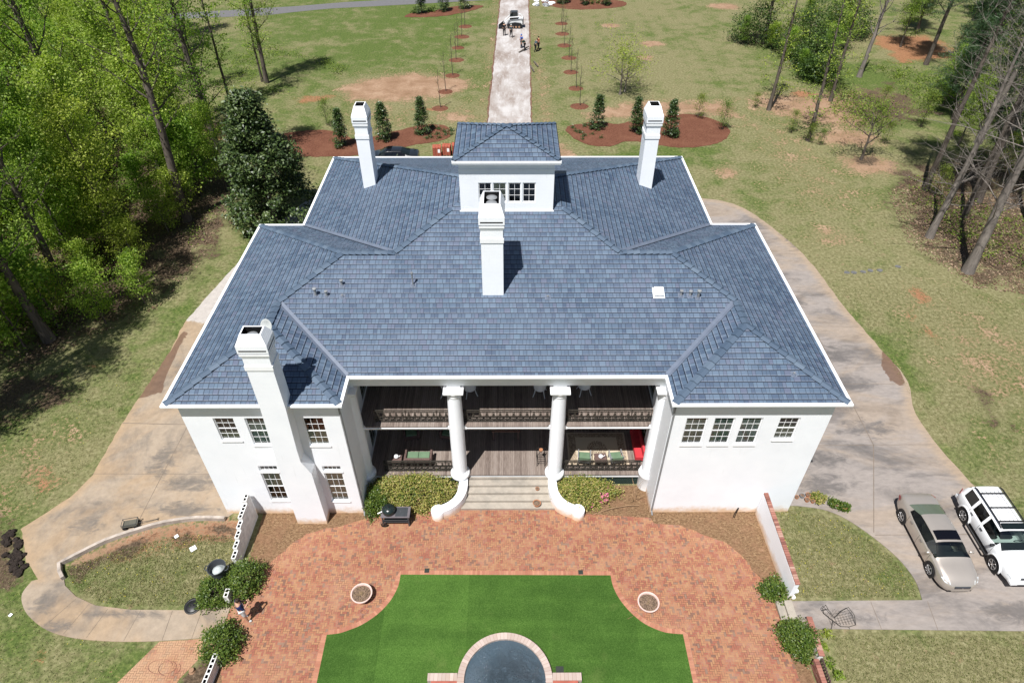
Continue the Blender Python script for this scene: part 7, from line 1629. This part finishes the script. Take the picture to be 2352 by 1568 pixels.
T_('bareB', 'bare_tree', 'bare grey tree with fine branches above the dark shade at the right', 33.3, 45.0, 0, 1.0)
T_('bareA', 'bare_tree', 'big bare pale trunked tree leaning right, nearest the right drive', 33.4, 40.1, 70, 1.05)
T_('bareA', 'bare_tree', 'tall bare tree behind the forked tree, left of its twin', 46.4, 61.9, 190, .9)
T_('bareB', 'bare_tree', 'tall bare tree behind the forked tree, right of its twin', 48.0, 61.2, 40, 1.0)
VAR['blossom'] = (lambda q: [('trunk', mesh_only(q[0], 'blossom_trunk', M['palebark'])), ('crown', cloud_mesh('blossom_crown', leaf_cloud(q[1], 4, .28, .15, q[2]), M['blossom']))])(tree_mesh(66, 10, .14, .35, 3.0, 20, twigs=1))
T_('blossom', 'blossom_tree', 'sparse tree with cream blossom among the bare trees at the right', 44.5, 56.5, 30, 1.0)
pin = [(55, 80, 'pineB'), (49.5, 74.5, 'pineB'), (52, 85, 'pineA'), (46.8, 68, 'pineB'), (57, 98, 'pineB'), (62, 75, 'pineA'), (50, 67, 'pineB'), (58, 73, 'pineA'), (61, 90, 'pineA'), (48, 58, 'pineB'), (53, 61, 'pineA'), (64, 82, 'pineB'), (68, 97, 'pineA'), (72, 90, 'pineA'), (60, 62, 'pineB'), (37.5, 48, 'pineH'), (40, 50.5, 'pineH'), (42, 46.5, 'pineH'), (36.5, 52.5, 'pineH')]
for i, (x, y, k) in enumerate(pin): T_(k, 'pine_tree', 'dark green pine in the woods along the right edge', x, y, 50*i, R.uniform(.85, 1.1), 'pines along the right edge')
for i, (x, y) in enumerate([(58, 100), (68, 104), (46, 98), (75, 100), (62, 108)]): T_('tallB' if i % 2 else 'midA', 'broadleaf_tree', 'green leafy tree in the far upper right corner', x, y, 70*i, .9, 'leafy trees in the far upper right')
M['dkgreen'] = m_leaf('thicket_leaves', [(0.1, (0.012, 0.030, 0.008)), (0.45, (0.035, 0.070, 0.014)), (0.75, (0.085, 0.14, 0.025)), (0.95, (0.20, 0.28, 0.05))], .3, .5, .3, noise_sc=.8)
THK = [(33.0, 94.0, 2.6, 4.6, 'dark leafy thicket at the foot of the thick trunk on the right lawn'), (37.8, 89.0, 3.4, 5.2, 'dense dark green thicket left of the pinkish dead tree'), (37.4, 83.6, 2.4, 3.4, 'green thicket behind the slender pale trunk'), (41.5, 93.5, 3.6, 5.5, 'dark thicket at the upper right behind the dead tree'), (36.4, 79.8, 1.7, 2.2, 'low light green thicket in front of the larger thickets'), (46.5, 97, 3.0, 4.5, 'thicket right of the dead tree near the top')]
for i, (x, y, s, k) in enumerate([(29.6, 62.4, .42, 'underC'), (30.5, 61.7, .35, 'underC'), (28.6, 64.6, .5, 'underC'), (26.8, 71.2, .35, 'underC'), (45, 56, .8, 'underC'), (41.5, 42.5, .9, 'underC'), (38.5, 40, .7, 'underC'), (44, 46, 1.0, 'underC'), (36.8, 51.5, .6, 'underC'), (50, 52, 1.0, 'underC'), (42.5, 66, .8, 'underC'), (37, 62, .5, 'underC'), (40, 70, .6, 'underC')]): T_(k, 'understory_tree', 'low leafy sapling in the brush of the right woods', x, y, 47*i, s, 'brush saplings in the right woods', 'sapling')
T_('underC', 'young_tree', 'tiny leafy tree at the top of the right mulch bed', 19.9, 68.4, 0, .55); T_('underC', 'young_tree', 'small light green shrub at the right tip of the right mulch bed', 21.8, 65.4, 80, .62); T_('underC', 'young_tree', 'thin small tree at the left end of the left mulch bed', -19.0, 66.6, 0, .6)
# off-frame trees on the left that shade the lawn and the wood edge
for i, (x, y, k) in enumerate([(-34, 25, 'tallA'), (-31.5, 21.5, 'tallA'), (-34.5, 18.5, 'tallB'), (-30.5, 25.5, 'tallB')]): T_(k, 'broadleaf_tree', 'leafy tree just outside the left edge that throws the black shade on the lawn', x, y, 90*i, 1.0, 'trees shading the left lawn')
for i, (x, y, s) in enumerate([(31.2, 93.0, .62), (35.2, 86.8, .7), (39.6, 85.5, .8), (35.4, 82.0, .5), (43.5, 90.5, .8), (34.6, 91.2, .6), (40.2, 96, .9)]): T_('underA' if i % 2 else 'midB', 'thicket_tree', 'ragged leafy sapling growing out of the dark thickets on the right lawn', x, y, 60*i, s*(.55 if i % 2 == 0 else 1), 'saplings in the right thickets', 'sapling')
for i, (x, y, s, k) in enumerate([(50.5, 63.5, .75, 'midA'), (47.5, 71.5, .6, 'midB'), (44, 61.5, .55, 'midA'), (53, 70, .8, 'midB'), (48, 51, .7, 'midA'), (38.8, 39.2, .45, 'midB'), (56, 78, .8, 'midA'), (58, 86, .9, 'midB'), (52, 92, .8, 'midA')]): T_(k, 'broadleaf_tree', 'fresh green young tree among the pines and bare trees at the right', x, y, 80*i, s, 'green trees among the right woods')
# garden bushes
def bush_parts(seed, rx, ry, h, nclump, per, size, mat, spread=.10, name='bush', low=.0):
    rs = np.random.RandomState(seed); c = []
    for i in range(nclump):
        a = rs.uniform(0, 6.283); e = max(0, rs.uniform(-.05, 1))**.9 if rs.rand() > .3 else rs.uniform(0, .6); e = max(0, e); q = math.sqrt(max(0, 1-e*e))*rs.uniform(.80, 1.04); bump_ = 1+.13*math.sin(3*a+seed*1.7)+.10*math.sin(5*a+seed)+.09*math.sin(9*a+7*e)+(rs.uniform(0, .30) if rs.rand() < .2 else 0)
        c.append((rx*q*math.cos(a)*bump_, ry*q*math.sin(a)*bump_, low+h*(.08+.90*e)*(1+rs.uniform(-.07, .07))))
    V_ = leaf_cloud(c, per, spread, size, rs, up=.8); tr = MB()
    for i in range(0, nclump, max(1, nclump//26)): p = Vector(c[i]); tr.tube([(p.x*.1, p.y*.1, 0), (p.x*.5, p.y*.5, p.z*.5), tuple(p)], [.025, .015, .006], 4, cap=False)
    return [('stems', mesh_only(tr, name+'_stems', M['bark'])), ('foliage', cloud_mesh(name+'_foliage', V_, M[mat]))]
def bush(lab, x, y, seed, rx, ry, h, ncl, per, size, mat, name='bush', rz=0, spread=.125, cat='bush'): return plant(name, lab, cat, (x, y, 0), bush_parts(seed, rx, ry, h, ncl, per, size, mat, spread), math.radians(rz))
for i, (x, y, r_, h_, lab) in enumerate(THK): plant('thicket', lab, 'bush', (x, y, 0), bush_parts(40+i, r_, r_*.9, h_, 170, 30, .22, 'dkgreen', .55, 'thicket', .2))
b1 = bush('wide yellow green azalea hedge left of the porch steps', -5.00, 20.22, 3, 2.15, .80, 1.40, 700, 26, .085, 'azalea', 'azalea_bush')
b2 = bush('dark green glossy bush at the left end of the azalea hedge', -6.68, 19.85, 5, .55, .80, 1.1, 160, 26, .09, 'bush', 'azalea_bush')
b3 = bush('yellow green azalea with pink flowers right of the porch steps', 3.62, 20.25, 8, 1.42, .72, 1.20, 480, 26, .085, 'azalea', 'azalea_bush')
rs2 = np.random.RandomState(3); cc = [(rs2.uniform(.85, 1.35), rs2.uniform(-.6, .3), rs2.uniform(.25, .75)) for _ in range(44)]+[(.45, -.72, .35), (.35, -.62, .45), (1.38, .35, .6)]
leaf_obj('pink_flowers', leaf_cloud(cc, 6, .06, .085, rs2, up=.6), M['pink'], b3)
bush('rounded green bush with pink tips beside the trash can on the patio side', -11.98, 15.55, 11, .66, .84, 1.15, 180, 24, .085, 'bush')
bush('green bush spreading over the walkway edge below the trash can', -13.15, 15.0, 12, .70, .72, .75, 150, 22, .085, 'bush')
bush('round green bush at the bottom left corner of the patio', -12.15, 12.72, 13, .74, .70, 1.05, 190, 24, .085, 'bush')
bush('small yellow green bush at the near end of the right garden wall', 11.85, 15.05, 14, .55, .48, .55, 90, 18, .10, 'bush')
bush('round bright green bush beside the side steps on the right', 12.10, 12.80, 15, .66, .68, .95, 220, 24, .085, 'bush')
for i, (x, y, r_, h) in enumerate(((15.55, 20.0, .36, .30), (16.25, 19.66, .24, .28), (16.64, 19.46, .22, .28))):
    plant('potted_plant', ('leafy yellowing clump in the pot row by the right wing', 'leafy green clump second from the right in the pot row', 'leafy green clump at the far right of the pot row')[i], 'plant', (x, y, .10), bush_parts(30+i, r_, r_*.7, h, 60, 12, .09, 'azalea' if i == 0 else 'bush', .07))
for i, (x, y, s) in enumerate(((13.45, 13.1, .5), (13.3, 11.4, .6), (13.2, 12.6, .45), (13.15, 11.9, .5))): plant('weed_clump', 'yellow green leaf clump against the low brick capped wall', 'plant', (x, y, 0), [('foliage', cloud_mesh('weed', leaf_cloud(np.random.RandomState(i).normal(0, .12, (20, 3))+np.array([0, 0, .16]), 6, .06, .12, np.random.RandomState(i)), M['spring2']))], 0, s*1.6, 'leaf clumps by the low wall')
# bare branches at the right wing corner
t = thing('bare_shrub', 'leafless tan stemmed shrub by the column at the right wing corner', 'shrub', (6.35, 20.15, 0)); mb = MB()
for i in range(14):
    a = R.uniform(0, 6.28); L = R.uniform(.5, 1.3); p = Vector((R.uniform(-.15, .15), R.uniform(-.15, .15), 0)); d = Vector((math.cos(a)*.6, math.sin(a)*.5, R.uniform(.3, 1.3))).normalized(); q = p+d*L*.5; mb.tube([p, q, q+(d+Vector((R.uniform(-.4, .4), R.uniform(-.4, .4), -.2))).normalized()*L*.5], [.014, .009, .004], 4)
mb.tube([(-2.3, -1.0, .02), (-1.4, -.7, .12), (-.5, -.55, .16), (.1, -.5, .1)], .02, 5); part(mb, 'stems', flat('tan_stem', (.30, .19, .11), .9), t)
# grass blades, dandelions and leaf litter: nobody could count them
def scatter(name, label, n, region_fn, size, mat, z, rs, hgt=0.06, flatq=False, cat='ground cover'):
    P = region_fn(n); n = len(P); C_ = np.concatenate([P, np.full((n, 1), z)], 1)
    V_ = leaf_cloud(C_, 1, 0.0001, size, rs, aspect=.55 if flatq else .22, up=(3.0 if flatq else -.2))
    o = leaf_obj(name, V_, mat); tag(o, label, cat, kind='stuff'); return o
def in_poly(polys, holes=()):
    def fn(n):
        out = []
        for poly, w in polys:
            x0 = min(p[0] for p in poly); x1 = max(p[0] for p in poly); y0 = min(p[1] for p in poly); y1 = max(p[1] for p in poly)
            P = np.stack([RN.uniform(x0, x1, int(n*w)), RN.uniform(y0, y1, int(n*w))], 1); k = inside(P[:, 0], P[:, 1], poly)
            for h in holes: k &= ~inside(P[:, 0], P[:, 1], h)
            out.append(P[k])
        return np.concatenate(out)
    return fn
isl_r = [(12.7, 14.8), (18.2, 14.8), (18.3, 15.6), (17.9, 16.8), (17.1, 17.9), (16.2, 18.8), (14.4, 19.4), (13, 19.4)]
isl_l = [(-20.1, 15.7), (-19.2, 15.05), (-18.2, 14.65), (-16.7, 14.45), (-12.6, 14.6), (-12.9, 17), (-13.4, 18.0), (-16, 18.1), (-18.5, 17.3), (-20.6, 16.4)]
lawnL = [(-33, 8), (-16.2, 8), (-16.2, 12.8), (-19.8, 13.2), (-21.4, 14.2), (-22.3, 15.5), (-24.3, 18.5), (-22.5, 22), (-22.3, 27), (-22.0, 31), (-27, 28), (-34, 24)]
lawnR = [(25.2, 14), (24.8, 18), (24, 23.5), (23.6, 27), (23.7, 33), (23.3, 38), (33, 38), (40, 32), (44, 14)]
lawnBR = [(13.6, 9), (13.6, 13.1), (25, 13.0), (25, 9)]
gm = m_leaf('grass_blades', [(0.1, (0.060, 0.085, 0.022)), (0.4, (0.13, 0.150, 0.045)), (0.65, (0.27, 0.245, 0.125)), (0.9, (0.40, 0.36, 0.22))], .2, .8, .1, noise_sc=.5)
scatter('grass', 'tufts of short grass over the lawns beside the drives', 90000, in_poly([(isl_r, .16), (isl_l, .16), (lawnL, .34), (lawnR, .42), (lawnBR, .2)]), .10, gm, .035, RN)
ym = flat('dandelion_yellow', (.55, .47, .04), .8)
scatter('dandelions', 'scattered yellow dandelion flowers in the lawns', 700, in_poly([(isl_r, .4), (isl_l, .25), (lawnL, .5)]), .045, ym, .07, RN, flatq=True)
lm = m_leaf('fallen_leaves', [(0.1, (0.05, .03, .02)), (.5, (.17, .11, .07)), (.9, (.38, .29, .20))], 0, .9, .1)
scatter('fallen_leaves', 'dry fallen leaves on the floor of the woods', 60000, in_poly([([(-60, 34), (-30, 30), (-24, 36), (-22.8, 44), (-24, 54), (-34, 66), (-60, 80)], .35), ([(33, 38), (31, 44), (33, 52), (44, 60), (60, 62), (60, 32)], .5)]), .17, lm, .04, RN, flatq=True)
um = M['under']
def undergrowth(n):
    P = in_poly([([(-60, 34), (-31, 31), (-26, 35), (-24, 40), (-24.5, 50), (-30, 62), (-60, 84)], 1.0), ([(34, 39), (33, 47), (36, 54), (47, 60), (60, 60), (60, 33)], .3), ([(34, 66), (60, 66), (60, 84), (38, 84)], .35), ([(-32, 74), (-22, 76), (-20, 84), (-36, 96), (-44, 90)], .2)])(n)
    k = np.array([(math.sin(x*.55)+math.sin(y*.43+1.3)+math.sin((x+y)*.31)) > -.2 for x, y in P]); return P[k]
P = undergrowth(6000); C_ = np.concatenate([P, np.abs(RN.normal(.25, .22, (len(P), 1)))], 1); o = leaf_obj('undergrowth', leaf_cloud(C_, 11, .32, .17, RN), um); tag(o, 'green undergrowth covering the floor of the woods', 'undergrowth', kind='stuff')
rk = [clod(20+i, .12) for i in range(3)]
for i in range(12):
    o = bpy.data.objects.new('white_stone', rk[i % 3]); o.data.materials.clear(); o.data.materials.append(M['trim'] if i % 3 else M['metalgrey']); COL.objects.link(o); o.location = (3.6+R.uniform(0, 3.2), 112.2+R.uniform(0, 2.8), .12); s_ = R.uniform(2.0, 4.2); o.scale = (s_, s_*.8, s_*.6); tag(o, 'one of the pale stones piled right of the drive at the top', 'stone', 'pale stones piled at the top of the drive')
